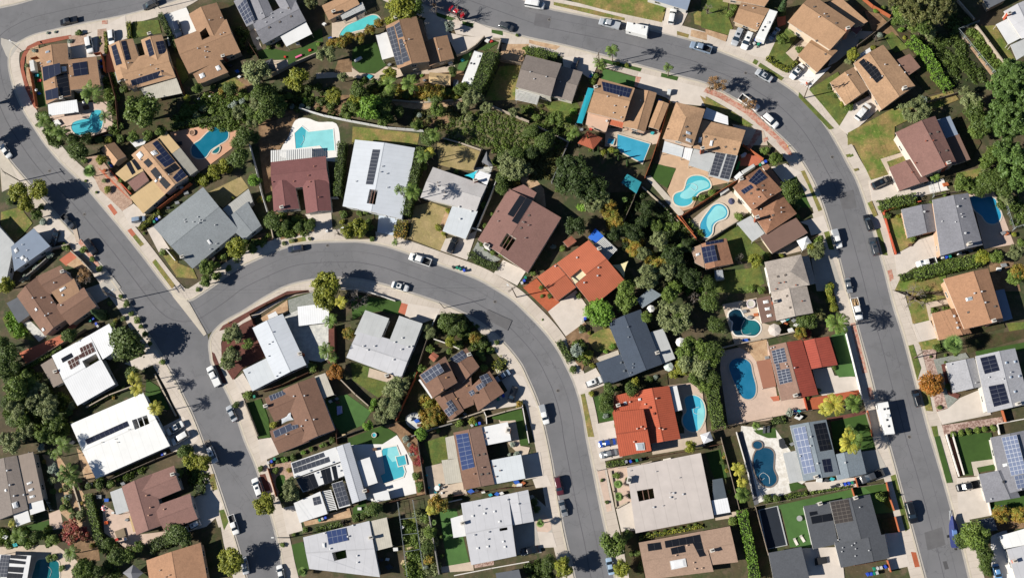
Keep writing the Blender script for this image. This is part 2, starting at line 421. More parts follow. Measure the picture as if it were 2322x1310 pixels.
def fit_quad(c, h): return [W(x, y, h) for x, y in pts(c)]
def lerp(a, b, t): return a + (b - a) * t
def wing_z(w, p):
    if w['t'] == 'p':
        a, n = w['pl']; return a.z - ((p.x - a.x) * n.x + (p.y - a.y) * n.y) / n.z
    zz = [1e9]
    for a, n in w['planes']: zz.append(a.z - ((p.x - a.x) * n.x + (p.y - a.y) * n.y) / n.z)
    return min(zz)
def on_roof(x, y, hs=None):
    hs = hs or CUR; z = hs['h']; best = None
    for _ in range(5):
        p = W(x, y, z); best = None
        for w in hs['wings']:
            if inside(p, w['q']):
                zz = wing_z(w, p)
                if best is None or zz > best[0]: best = (zz, w)
        if best is None: break
        z = best[0]
    p = W(x, y, z); p.z = z
    return p, (best[1] if best else None)
def plane(a, b, c):
    n = (b - a).cross(c - a); n.normalize()
    if n.z < 0: n = -n
    return (a, n)
def H(nick, label, wall, *wings, bare=False):
    global CUR
    first = wings[0]
    q0 = fit_quad(first['c'], 0)
    allp = [p for w in wings for p in fit_quad(w['c'], 0)]
    cen = sum(allp, Vector()) / len(allp); cen.z = 0
    root = empty('house', cen); tag(root, label, 'house', 'houses along the streets')
    CUR = dict(root=root, o=cen, wings=[], nick=nick, h=first['h'], solids=[], wall=wall)
    pp = [photo(p) for p in allp]
    c = (sum(a for a, _ in pp) / len(pp), sum(b for _, b in pp) / len(pp))
    CUR['c'] = c; CUR['rad'] = .6 * sum(math.hypot(a - c[0], b - c[1]) for a, b in pp) / len(pp)
    HOUSES.append(CUR)
    for w in wings: add_wing(w)
    place_windows()
    return CUR
def Wg(t, h, c, m='brown', r=.5, p=.27, open=False, z=None, m2=None, hip=0, dh=0.0, wall=None, fascia='d9d3c8'):
    return dict(t=t, h=h, c=c, m=m, r=r, p=p, open=open, z=z, m2=m2, hip=hip, dh=dh, wall=wall, fascia=fascia)
def add_wing(w, parent=None, origin=None, name='roof'):
    root = parent or CUR['root']; o = origin or CUR['o']; h = w['h']
    fm = M(w['fascia'], .05)
    if w['t'] == 'g':
        a, b, c, d = fit_quad(w['c'], h)
        if sum((x.x * y.y - y.x * x.y) for x, y in ((a, b), (b, c), (c, d), (d, a))) < 0:
            a, b, c, d = b, a, d, c; w['r'] = 1 - w['r']
            if w['m2']: w['m'], w['m2'] = w['m2'], w['m']
        r = w['r']; L = (lerp(d, c, r) - lerp(a, b, r)).length; wd_ = (b - a).length
        rise = w['p'] * wd_ * .5
        up = Vector((0, 0, rise))
        h1 = min(wd_ * .5, L * .45) / L if w['hip'] in (1, 3) else 0.0
        h2 = min(wd_ * .5, L * .45) / L if w['hip'] in (2, 3) else 0.0
        e1, e2 = lerp(a, b, r), lerp(d, c, r)
        m1 = lerp(e1, e2, h1) + up; m2 = lerp(e1, e2, 1 - h2) + up
        th = Vector((0, 0, .2))
        m = MB()
        def top(f, mi):
            A = Vector(f[0]); u = (Vector(f[1]) - A).normalized(); n = (Vector(f[1]) - A).cross(Vector(f[2]) - A).normalized(); v = n.cross(u)
            m.face(f, mi, [((Vector(q) - A).dot(u), (Vector(q) - A).dot(v)) for q in f])
        top([b, c, m2, m1], 0); top([d, a, m1, m2], 2)
        if h1: top([a, b, m1], 0)
        if h2: top([c, d, m2], 0)
        lo = {k: v - th for k, v in dict(a=a, b=b, c=c, d=d, m1=m1, m2=m2).items()}
        m.face([lo['m1'], lo['m2'], lo['c'], lo['b']], 1); m.face([lo['m2'], lo['m1'], lo['a'], lo['d']], 1)
        if h1: m.face([lo['m1'], lo['b'], lo['a']], 1); m.face([a - th, b - th, b, a], 1)
        else: m.face([a - th, lo['m1'], m1, a], 1); m.face([lo['m1'], b - th, b, m1], 1)
        if h2: m.face([lo['m2'], lo['d'], lo['c']], 1); m.face([c - th, d - th, d, c], 1)
        else: m.face([c - th, lo['m2'], m2, c], 1); m.face([lo['m2'], d - th, d, m2], 1)
        m.face([b - th, c - th, c, b], 1); m.face([d - th, a - th, a, d], 1)
        ro = m.build(name, [_roofmat(w['m']), fm, _roofmat(w['m2'] or w['m'])], root, o, weld=True)
        w['q'] = [a, b, c, d]; w['planes'] = [plane(b, c, m2), plane(d, a, m1)]
        if h1: w['planes'].append(plane(a, b, m1))
        if h2: w['planes'].append(plane(c, d, m2))
        CUR['wings'].append(w); CUR['solids'].append(ro); w['ob'] = ro
        # ridge cap
        rd = (m2 - m1); 
        if rd.length > 1:
            rd.normalize(); sd = Vector((-rd.y, rd.x, 0)) * .16; k = MB()
            dz = Vector((0, 0, .035)); ds = Vector((0, 0, -.16 * w['p'] * 1.0 + .02))
            A_, B_, C_ = m1 - sd + ds, m1 + sd + ds, m1 + dz; D_, E_, F_ = m2 - sd + ds, m2 + sd + ds, m2 + dz
            k.face([A_, D_, F_, C_]); k.face([C_, F_, E_, B_]); k.face([B_, E_, D_, A_]); k.face([A_, C_, B_]); k.face([D_, E_, F_])
            rc = k.build('ridge_cap', _roofmat(w['m']), ro, o, weld=True); CUR['solids'].append(rc)
        # walls
        if not w['open']:
            i = .45 if h > 2.2 else .2
            ab = (b - a).normalized(); ad = (d - a).normalized(); dc = (c - d).normalized(); bc = (c - b).normalized()
            ia, ib, ic, id_ = a + (ab + ad) * i, b + (-ab + bc) * i, c + (-dc - bc) * i, d + (dc - ad) * i
            q = [ia, ib, ic, id_]; w['wq'] = q
            mm = MB(); zt = lambda p: wing_z(w, p) - .1
            lo = [Vector((p.x, p.y, -.05)) for p in q]; hi = [Vector((p.x, p.y, zt(p))) for p in q]
            f1, f2 = lerp(ia, ib, r), lerp(id_, ic, r)
            g1 = Vector((f1.x, f1.y, zt(f1))); g2 = Vector((f2.x, f2.y, zt(f2)))
            mm.face([lo[0], lo[1], hi[1], g1, hi[0]]); mm.face([lo[2], lo[3], hi[3], g2, hi[2]])
            mm.face([lo[1], lo[2], hi[2], hi[1]]); mm.face([lo[3], lo[0], hi[0], hi[3]])
            mm.face([hi[1], hi[2], g2, g1]); mm.face([hi[3], hi[0], g1, g2]); mm.face(lo[::-1])
            wo = mm.build('wall', M(w['wall'] or CUR['wall'], .06, .5), root, o, weld=True); CUR['solids'].append(wo)
        else: posts([a, b, c, d], h, root, o)
    else:
        P = fit_quad(w['c'], h)
        if w['z']: P = [W(x, y, zz) for (x, y), zz in zip(pts(w['c']), w['z'])]
        elif w['dh']:
            cc = pts(w['c']); zs = [h + w['dh'], h + w['dh'], h, h] + [h] * (len(cc) - 4); P = [W(x, y, zz) for (x, y), zz in zip(cc, zs)]
        if sum((P[k].x * P[(k + 1) % len(P)].y - P[(k + 1) % len(P)].x * P[k].y) for k in range(len(P))) < 0: P = [P[1], P[0]] + P[:1:-1]
        w['q'] = P; w['pl'] = plane(P[0], P[1], P[2]); w['t'] = 'p'
        for p in P[3:]: p.z = wing_z(w, p)
        th = .12 if w['open'] else .24
        m = MB(); d = (P[1] - P[0]).normalized(); e = Vector((-d.y, d.x, 0))
        lo = [p - Vector((0, 0, th)) for p in P]
        m.face(P, 0, [((p - P[0]).dot(d), (p - P[0]).dot(e)) for p in P]); m.face(lo[::-1], 1)
        for k in range(len(P)): j = (k + 1) % len(P); m.face([lo[k], lo[j], P[j], P[k]], 1)
        ro = m.build(name, [_roofmat(w['m']), fm], root, o, weld=True); w['ob'] = ro
        CUR['wings'].append(w); CUR['solids'].append(ro)
        if w['open']: posts(P, h, root, o)
        else:
            cen = sum(P, Vector()) / len(P)
            q = [p + (cen - p).normalized() * .5 for p in P]; w['wq'] = q
            mm = MB(); mm.hexa([(p.x, p.y, -.05) for p in q], [(p.x, p.y, wing_z(w, p) - .12) for p in q])
            wo = mm.build('wall', M(w['wall'] or CUR['wall'], .06, .5), root, o, weld=True); CUR['solids'].append(wo)
def posts(P, h, root, o):
    cen = sum(P, Vector()) / len(P)
    for p in P[:4]:
        q = lerp(p, cen, .06); m = MB(); m.box((q.x, q.y, -.05), .12, .12, p.z - .1 + .05)
        m.build('post', M('d8d2c6', .05), root, o)
def place_windows():
    ws = CUR['wings']; root = CUR['root']; o = CUR['o']
    for w in ws:
        if 'wq' not in w: continue
        q = w['wq']
        for i in range(len(q)):
            a, b = q[i], q[(i + 1) % len(q)]; d = Vector((b.x - a.x, b.y - a.y, 0)); L = d.length
            if L < 3.2: continue
            d.normalize(); n = Vector((d.y, -d.x, 0)); k = max(1, min(3, int(L / 4.5)))
            for s in range(k):
                p = a + d * (L * (s + .5) / k); t = p + n * 1.2
                if any(v is not w and inside(t, v['q']) for v in ws): continue
                for z in ([1.5] if w['h'] < 4.3 else [1.5, 4.2]):
                    if z > w['h'] - .8: continue
                    f = bpy.data.objects.new('window', WINF); COL.objects.link(f); f.parent = root
                    f.location = (p.x - o.x + n.x * .01, p.y - o.y + n.y * .01, z); f.rotation_euler = (0, 0, math.atan2(n.y, n.x) - math.pi / 2)
                    g_ = bpy.data.objects.new('pane', WINP); COL.objects.link(g_); g_.parent = f
def X(*c, beams=0, bm='8a6a5c', floor='dark'):
    """an open courtyard cut through roof and walls"""
    h = CUR['h']; P, _ = on_roof(sum(c[0::2]) / 4, sum(c[1::2]) / 4)
    Q = [W(x, y, P.z) for x, y in pts(c)]
    if sum((Q[k].x * Q[(k + 1) % 4].y - Q[(k + 1) % 4].x * Q[k].y) for k in range(4)) < 0: Q = Q[::-1]
    m = MB(); m.hexa([(p.x, p.y, -1) for p in Q], [(p.x, p.y, 12) for p in Q]); cut = m.build('cutter', DARK, weld=True)
    for s in list(CUR['solids']):
        s_o = CUR['o']; xs = [v.co.x + s_o.x for v in s.data.vertices]; ys = [v.co.y + s_o.y for v in s.data.vertices]
        if not xs or min(xs) > max(p.x for p in Q) or max(xs) < min(p.x for p in Q) or min(ys) > max(p.y for p in Q) or max(ys) < min(p.y for p in Q): continue
        md = s.modifiers.new('cut', 'BOOLEAN'); md.object = cut; md.operation = 'DIFFERENCE'; md.solver = 'EXACT'
        bpy.context.view_layer.update(); dg = bpy.context.evaluated_depsgraph_get()
        me = bpy.data.meshes.new_from_object(s.evaluated_get(dg)); s.modifiers.clear()
        if len(me.polygons) > 2: s.data = me
        else: CUR['solids'].remove(s); bpy.data.objects.remove(s)
    bpy.data.objects.remove(cut)
    sheet('courtyard', [(p.x, p.y) for p in Q], GK[floor][1]())
    for k in range(beams):
        t = (k + 1) / (beams + 1); a, b = lerp(Q[0], Q[1], t), lerp(Q[3], Q[2], t); d = (b - a); m = MB()
        mid = (a + b) * .5; m.box((mid.x, mid.y, P.z - .3), d.length + .2, .16, .22, math.atan2(d.y, d.x)); m.build('beam', M(bm, .08), CUR['root'], CUR['o'])
def S(*c, n=(4, 2), k='blue'):
    """solar array on the roof plane: n = cells along first edge, cells along second"""
    col = {'blue': ('272e4a', '646a78'), 'navy': ('25283a', '575b66'), 'grey': ('4f5464', 'b0b3ba'), 'lblue': ('8792ae', 'd0d3da'), 'bblue': ('40507c', '8890a4'), 'black': ('1f2024', '3a3b40'), 'brown': ('5b4038', 'e9e6e0'), 'dim': ('4c4642', '6c655f'), 'slate': ('4c4f58', '8d8f95')}[k]
    cx_, cy_ = sum(c[0::2]) / 4, sum(c[1::2]) / 4
    pc, w = on_roof(cx_, cy_); lift = .12 if k != 'black' else .07
    a_, n_ = (Vector((pc.x, pc.y, CUR['h'] + .3)), Vector((0, 0, 1)))
    if w:
        cand = [w['pl']] if w['t'] == 'p' else w['planes']
        a_, n_ = min(cand, key=lambda e: e[0].z - ((pc.x - e[0].x) * e[1].x + (pc.y - e[0].y) * e[1].y) / e[1].z)
    eye = Vector((0, 0, ALT)); P = []
    for x, y in pts(c):
        q = W(x, y, 0); d = q - eye; s = (a_ + n_ * lift - eye).dot(n_) / d.dot(n_); P.append(eye + d * s)
    nrm = (P[1] - P[0]).cross(P[3] - P[0]).normalized()
    if nrm.z < 0: nrm = -nrm
    m = MB(); m.hexa([p - nrm * .05 for p in P], P, 0)
    nu, nv = n
    for i in range(nu):
        for j in range(nv):
            g0 = .035 * nu / 4; gu, gv = min(.05, .05), min(.05, .05)
            Lu = (P[1] - P[0]).length / nu; Lv = (P[3] - P[0]).length / nv
            gu, gv = .05 / Lu, .05 / Lv
            f = lambda s, t: lerp(lerp(P[0], P[1], s), lerp(P[3], P[2], s), t) + nrm * .012
            m.face([f((i + gu) / nu, (j + gv) / nv), f((i + 1 - gu) / nu, (j + gv) / nv), f((i + 1 - gu) / nu, (j + 1 - gv) / nv), f((i + gu) / nu, (j + 1 - gv) / nv)], 1)
    m.build('solar_array', [M(col[1], .04), paint(col[0], .22, .1, .3)], CUR['root'], CUR['o'])
def K(*c, hx='f2f2f2'):
    """skylight"""
    p, w = on_roof(sum(c[0::2]) / 4, sum(c[1::2]) / 4); Q = [W(x, y, p.z) for x, y in pts(c)]
    if w: 
        for q in Q: q.z = wing_z(w, q)
    Q = [Vector(q) for q in Q]
    if sum((Q[k].x * Q[(k + 1) % 4].y - Q[(k + 1) % 4].x * Q[k].y) for k in range(4)) < 0: Q = Q[::-1]
    cen = sum(Q, Vector()) / 4; m = MB()
    up = Vector((0, 0, .16)); m.hexa([q - up for q in Q], [q + up for q in Q])
    ob = m.build('skylight', M('d9d9d8', .04), w['ob'] if w else CUR['root'], CUR['o'], weld=True)
    m = MB(); I = [lerp(q, cen, .14) + up * 1.02 for q in Q]; J = [lerp(q, cen, .4) + up * 1.7 for q in Q]
    m.hexa(I, J); 
    par = w['ob'] if w else CUR['root']
    # the dome sits in the same skylight object (thing > roof > skylight is as deep as parts go)
    d = m.build('skylight', paint(hx, .3, 0, .4), par, CUR['o'], weld=True)
    ob.data.materials.append(d.data.materials[0])
    bm = bmesh.new(); bm.from_mesh(ob.data); n0 = len(bm.faces); bm.from_mesh(d.data); bm.faces.ensure_lookup_table()
    for f in bm.faces[n0:]: f.material_index = 1
    bm.to_mesh(ob.data); bm.free(); bpy.data.objects.remove(d)
def V(*c, hx='cfd0d2', r=.16):
    """roof vents and pipes"""
    for i, (x, y) in enumerate(pts(c)):
        p, w = on_roof(x, y)
        m = MB(); m.tube((p.x, p.y, p.z - .1), (p.x, p.y, p.z + .32), r * .7, r * .7, 8); m.tube((p.x, p.y, p.z + .3), (p.x, p.y, p.z + .42), r * 1.25, r * .9, 8)
        m.build('roof_vent', M(hx, .05, rough=.5), w['ob'] if w else CUR['root'], CUR['o'])
def B(*c, hx='6f665f'):
    """low box vents"""
    for x, y in pts(c):
        p, w = on_roof(x, y); m = MB(); m.box((p.x, p.y, p.z - .1), .55, .5, .24, .3); m.build('roof_vent', M(hx, .05), w['ob'] if w else CUR['root'], CUR['o'])
def C(x, y, hx='c9a08a', sx=1.0, sy=.7, rz=.3, h=1.2):
    p, w = on_roof(x, y); m = MB(); m.box((p.x, p.y, 1.0), sx, sy, p.z - 1 + h, rz); m.box((p.x, p.y, p.z + h), sx + .16, sy + .16, .12, rz, 1); m.box((p.x, p.y, p.z + h + .12), sx * .5, sy * .5, .2, rz, 2)
    m.build('chimney', [M(hx, .12, 3.0), M('d6d0c6', .08), M('5a5550', .1)], w['ob'] if w else CUR['root'], CUR['o'])
def slats(name, c, h, n, mat, parent=None, origin=None, gap=.45):
    """open slatted cover on posts, slats run along the first edge"""
    P = fit_quad(c, h); m = MB(); d = P[1] - P[0]; L = (d.length + (P[2] - P[3]).length) / 2
    for k in range(n):
        t0, t1 = (k + .0) / n, (k + 1 - gap) / n
        A, B_ = lerp(P[0], P[3], t0), lerp(P[1], P[2], t0); C_, D = lerp(P[1], P[2], t1), lerp(P[0], P[3], t1)
        q = ccw([A, B_, C_, D]); m.hexa([(v[0], v[1], h - .1) for v in q], [(v[0], v[1], h) for v in q])
    for t in (.08, .92):
        a, b = lerp(P[0], P[1], t), lerp(P[3], P[2], t); e = b - a; mid = (a + b) / 2
        m.box((mid.x, mid.y, h - .26), e.length, .14, .15, math.atan2(e.y, e.x))
    ob = m.build(name, mat, parent, origin or (sum(P, Vector()) / 4)); 
    return ob, P
def lattice(c, h=2.6, n=14, hx='e8e8e6', look='white slatted patio cover', gap=.45, hse=True):
    if hse:
        ob, P = slats('patio_cover', c, h, n, M(hx, .05), CUR['root'], CUR['o'], gap); posts(P, h, CUR['root'], CUR['o'])
    else:
        P = fit_quad(c, h); cen = sum(P, Vector()) / 4; cen.z = 0; r = empty('pergola', cen)
        slats('slatted_roof', c, h, n, M(hx, .05), r, cen, gap); posts(P, h, r, cen); later(r, look, 'pergola', cen)
def A(t, h, c, m, **kw):
    """further wing (patio cover, carport) of the current house"""
    w = Wg(t, h, c, m, **kw); add_wing(w, name='patio_cover' if w['open'] else 'roof')
# ---------------------------------------------------------------- plants
LEAFK = 1.12
RS = np.random.RandomState(11)
def leaf_mesh(name, C, N, size, stretch=1.4):
    """quads at C facing N"""
    n = len(C); r = RS.normal(size=(n, 3)); t1 = np.cross(N, r); t1 /= np.linalg.norm(t1, axis=1)[:, None] + 1e-9
    t2 = np.cross(N, t1); s = size * RS.uniform(.65, 1.35, (n, 1))
    a, b = t1 * s * stretch, t2 * s
    V = np.empty((n * 4, 3)); V[0::4] = C - a; V[1::4] = C - b * .9 + N * s * .25; V[2::4] = C + a; V[3::4] = C + b * .9 + N * s * .25
    return quads(name, V)
def quads(name, V):
    n = len(V) // 4
    me = bpy.data.meshes.new(name); me.vertices.add(n * 4); me.vertices.foreach_set('co', V.astype(np.float32).ravel())
    me.loops.add(n * 4); me.loops.foreach_set('vertex_index', np.arange(n * 4, dtype=np.int32))
    me.polygons.add(n); me.polygons.foreach_set('loop_start', np.arange(0, n * 4, 4, dtype=np.int32)); me.polygons.foreach_set('loop_total', np.full(n, 4, dtype=np.int32))
    me.update(calc_edges=True); return me
def crown_pts(n, lobes, spread=.62, lr=(.32, .5), zs=.75, up=.55, hollow=.72):
    """leaf centres and facing on the outside of many lobes inside a unit ball"""
    L = []
    for i in range(lobes):
        while True:
            d = RS.uniform(-1, 1, 3)
            if np.linalg.norm(d) < 1: break
        d[2] = d[2] * zs + (.12 if up > .5 else 0); L.append((d * spread, RS.uniform(*lr)))
    Cs, Ns = [], []
    w = np.array([l[1] ** 2 for l in L]); w /= w.sum()
    for (c, r), k in zip(L, RS.multinomial(n, w)):
        d = RS.normal(size=(k, 3)); d /= np.linalg.norm(d, axis=1)[:, None]; d[:, 2] = np.where(d[:, 2] < -.3, -d[:, 2] * .6, d[:, 2])
        rr = r * RS.uniform(hollow, 1.08, (k, 1)) * (1 + .18 * np.sin(d[:, :1] * 7 + c[0] * 9) * np.cos(d[:, 1:2] * 6 + c[1] * 7))
        Cs.append(c + d * rr); nn = d + RS.normal(size=(k, 3)) * .55 + np.array([0, 0, up * .5]); Ns.append(nn / np.linalg.norm(nn, axis=1)[:, None])
    return np.concatenate(Cs), np.concatenate(Ns)
CROWN = {}
def crown(kind, v):
    key = (kind, v)
    if key in CROWN: return CROWN[key]
    if kind == 'tree': c, n = crown_pts(4000, 28, .70, (.17, .40), hollow=.6); me = leaf_mesh('crown', c, n, .045)
    elif kind == 'loose': c, n = crown_pts(3600, 30, .78, (.15, .30), .7, hollow=.4); me = leaf_mesh('crown', c, n, .036, 1.9)
    elif kind == 'round': c, n = crown_pts(3600, 30, .6, (.24, .44), .9); me = leaf_mesh('crown', c, n, .046)
    elif kind == 'pine': c, n = crown_pts(4200, 46, .82, (.10, .24), .8, hollow=.4); me = leaf_mesh('crown', c, n, .034, 2.2)
    elif kind == 'shrub': c, n = crown_pts(900, 9, .5, (.34, .55), .6); me = leaf_mesh('foliage', c, n, .085)
    elif kind == 'sparse': c, n = crown_pts(2000, 30, .8, (.14, .26), .6, hollow=.2); me = leaf_mesh('crown', c, n, .03, 1.5)
    elif kind == 'column':
        Cs, Ns = [], []
        for i in range(16):
            z = i / 15; r = .5 * (1 - z) ** .6 + .06; k = int(130 * (r + .2)); d = RS.normal(size=(k, 3)); d /= np.linalg.norm(d, axis=1)[:, None]
            Cs.append(np.array([RS.uniform(-.06, .06), RS.uniform(-.06, .06), -1 + 2 * z]) + d * [r, r, .16]); Ns.append(d + np.array([0, 0, .3]))
        c = np.concatenate(Cs); n = np.concatenate(Ns); n /= np.linalg.norm(n, axis=1)[:, None]; me = leaf_mesh('crown', c, n, .07)
    CROWN[key] = me; return me
def palm_mesh(v, fan=False):
    key = ('fan' if fan else 'palm', v)
    if key in CROWN: return CROWN[key]
    V = []; nf = 34 if fan else 12
    for i in range(nf):
        az = 2 * math.pi * (i * .381966 % 1) + RS.uniform(-.15, .15); el = (RS.uniform(-.2, 1.45) if fan else RS.uniform(.15, 1.15) if i % 3 else RS.uniform(.7, 1.4))
        L = RS.uniform(.8, 1.05) * (1 if fan else 1.15); dx, dy = math.cos(az), math.sin(az); seg = 12
        P = []
        x = z = 0.0; e = el
        for s in range(seg + 1):
            P.append(np.array([dx * x, dy * x, z])); x += L / seg * math.cos(e); z += L / seg * math.sin(e); e -= (.165 if not fan else .10)
        side = np.array([-dy, dx, 0])
        if fan:
            j = (2, 5, 4)[i % 3]; c = P[j]; d = P[j + 1] - P[j - 1]; d /= np.linalg.norm(d); u = np.cross(side, d)
            V += [P[0] - side * .008, P[0] + side * .008, c + side * .008, c - side * .008]
            for k in range(11):
                a = (k - 5) / 5 * 1.45; q = d * math.cos(a) + side * math.sin(a); w = np.cross(q, u) * .035; tip = c + q * .5 - u * .03 - np.array([0, 0, .05])
                V += [c, c + q * .26 + w, tip, c + q * .26 - w]
        else:
            for s in range(seg): V += [P[s] - side * .012, P[s + 1] - side * .01, P[s + 1] + side * .01, P[s] + side * .012]
            for s in range(2, seg * 3):
                t = s / 3; i0 = min(int(t), seg - 1); b = P[i0] + (P[i0 + 1] - P[i0]) * (t - i0); d = P[i0 + 1] - P[i0]; d /= np.linalg.norm(d)
                ll = .24 * math.sin(math.pi * min(1, (t / seg) * .85 + .12)) + .05
                for sg in (-1, 1):
                    q = side * sg * .8 + d * .6 + np.array([0, 0, RS.uniform(-.55, .1)]); q = q / np.linalg.norm(q) * ll; w = d * .022
                    V += [b - w, b + q * .6 - w, b + q, b + q * .6 + w] if sg > 0 else [b + w, b + q * .6 + w, b + q, b + q * .6 - w]
    me = quads('crown', np.array(V)); CROWN[key] = me; return me
def branch_mesh(v, depth=5):
    key = ('branch', v)
    if key in CROWN: return CROWN[key]
    m = MB()
    def go(p, d, L, r, k):
        q = p + d * L; m.tube(p, q, r, r * .68, 5, cap=False)
        if k == 0: return
        for _ in range(3 if k > 2 else 2):
            nd = (d + Vector(RS.normal(size=3)) * .55 + Vector((0, 0, .05))).normalized(); go(q, nd, L * RS.uniform(.62, .85), r * .62, k - 1)
    for i in range(5):
        a = 2 * math.pi * i / 5 + RS.uniform(-.3, .3); go(Vector((0, 0, -.35)), Vector((math.cos(a) * .8, math.sin(a) * .8, .65)).normalized(), .36, .035, depth - 1)
    ob = m.build('branches', M('8d837b', .1), link=False); CROWN[key] = ob.data; return ob.data
TRUNK = {}
def trunk_mesh(kind):
    if kind in TRUNK: return TRUNK[kind]
    m = MB()
    if kind == 'palm':
        for i in range(10): m.tube((.02 * math.sin(i * .5), 0, i / 10), (.02 * math.sin(i * .5 + .5), 0, (i + 1) / 10), 1.0 - .05 * i, .92 - .05 * i, 8, cap=False)
    else:
        m.tube((0, 0, 0), (.03, .02, .55), 1.2, .9, 8, cap=False)
        for k in range(5):
            a = k * 1.257 + .4; m.tube((.03, .02, .5), (math.cos(a) * 3.2, math.sin(a) * 3.2, .95), .6, .25, 5, cap=False)
        m.tube((.03, .02, .5), (.2, -.1, 1.1), .7, .2, 6, cap=False)
    ob = m.build('trunk', M('8a7a68' if kind == 'palm' else '6d5b4c', .15, 3.0), link=False); TRUNK[kind] = ob.data; return ob.data
LK = {  # leaf materials, look, crown kind
 'y': (('989534', '717a2c', '4e5c20'), 'yellow-green leafy', 'tree'), 'g': (('73843a', '556a2c', '394a20'), 'mid-green leafy', 'tree'),
 'd': (('4c602a', '34471f', '687336'), 'dark green dense', 'round'), 'o': (('767f52', '5a683e', '8a8c60'), 'grey-green airy', 'loose'),
 'l': (('7fa03c', '62852e', '4a6a24'), 'bright green leafy', 'tree'), 'r': (('b26a2a', '8a5a28', '6f6a2a'), 'orange-brown autumn', 'tree'),
 'R': (('a07a5a', '8a6a4a', '94783e'), 'thin russet half-bare', 'sparse'), 'b': (('8d837b', '8d837b', '7d756d'), 'bare grey branching', 'bare'),
 'c': (('5f7638', '48602c', '354822'), 'feathery olive-green pine', 'pine'), 'P': (('5f7a34', '4a642a', '7d8840'), 'feathery green', 'palm'),
 'Q': (('a8a040', '7c8834', 'bcae48'), 'yellowing feathery', 'palm'), 'F': (('6e8a48', '55733a', '8a9c5a'), 'stiff fan', 'fan'),
 'D': (('37471f', '27341a', '4a5a2c'), 'shade-tinted deep green', 'tree'), 'x': (('3a5030', '2c3f24', '4c6038'), 'slim dark cypress', 'column'), 'v': (('a8323c', '5d6030', '6d3030'), 'red-flowering', 'tree'),  # D: ravine bank shade painted into darker leaf colours
 'u': (('a87a34', '6f7a30', '4f6526'), 'orange-flecked', 'tree'), 'w': (('8a968a', '6f7d70', 'a0a898'), 'silver-grey', 'loose'), 'n': (('626536', '4d5a2e', '706444'), 'brownish green', 'pine'),
}
NTREE = 0
def t(k, x, y, r, h=None):
    """plant whose crown centre shows at tile point x, y with crown radius r (tile units)"""
    global NTREE
    cols, look, ck = LK[k]; NTREE += 1; v = NTREE % 4
    m = .116 / ZOOM; R = r * m * 1.12
    shrub = r < 52 and ck not in ('palm', 'fan', 'column', 'bare', 'sparse')
    if shrub: ck = 'shrub'
    lm = leafmat(*cols, 'leaves_' + k, k=LEAFK)
    if not shrub and ck not in ('palm', 'fan', 'column', 'bare', 'sparse'): R *= 1.1
    if ck in ('palm', 'fan'): H_ = h or (R * 1.6 + 2.5 if ck == 'palm' else R * .9 + 1.0); zc_ = H_; Rz = R
    elif ck == 'column': H_ = h or R * 5; zc_ = H_ * .52; Rz = H_ * .48
    elif shrub: H_ = h or R * 1.1; zc_ = H_ * .5; Rz = H_ * .62
    else: H_ = h or R * 1.6 + 1.4; Rz = min(R * .85, H_ * .42); zc_ = H_ - Rz * .9
    c = W(x, y, zc_); base = Vector((c.x, c.y, 0))
    root = empty('palm_tree' if ck in ('palm', 'fan') else 'shrub' if shrub else 'tree', base, 0)
    me = palm_mesh(v, ck == 'fan') if ck in ('palm', 'fan') else branch_mesh(v) if ck == 'bare' else crown(ck, v)
    cr = bpy.data.objects.new('branches' if ck == 'bare' else 'foliage' if shrub else 'crown', me); COL.objects.link(cr); cr.parent = root
    cr.location = (0, 0, zc_); cr.scale = (R, R, Rz); cr.rotation_euler = (0, 0, RS.uniform(0, 6.28))
    if ck != 'bare':
        if not me.materials: me.materials.append(lm)
        cr.material_slots[0].link = 'OBJECT'; cr.material_slots[0].material = lm
    if ck == 'sparse':
        bo = bpy.data.objects.new('branches', branch_mesh(v)); COL.objects.link(bo); bo.parent = root; bo.location = (0, 0, zc_); bo.scale = (R, R, Rz)
    if not shrub:
        tr = bpy.data.objects.new('trunk', trunk_mesh('palm' if ck in ('palm', 'fan') else 'tree')); COL.objects.link(tr); tr.parent = root
        tw = .16 if ck in ('palm', 'fan') else max(.1, R * .055); tr.scale = (tw, tw, zc_ if ck in ('palm', 'fan') else zc_ * .95)
    cat = 'palm' if ck in ('palm', 'fan') else 'shrub' if shrub else 'tree'
    later(root, look + ' ' + cat, cat, base, 'garden shrubs' if shrub else 'palms in the gardens' if cat == 'palm' else 'trees of the neighbourhood')
    return root
def ts(k, *c):
    for i in range(0, len(c), 3): t(k, c[i], c[i + 1], c[i + 2])
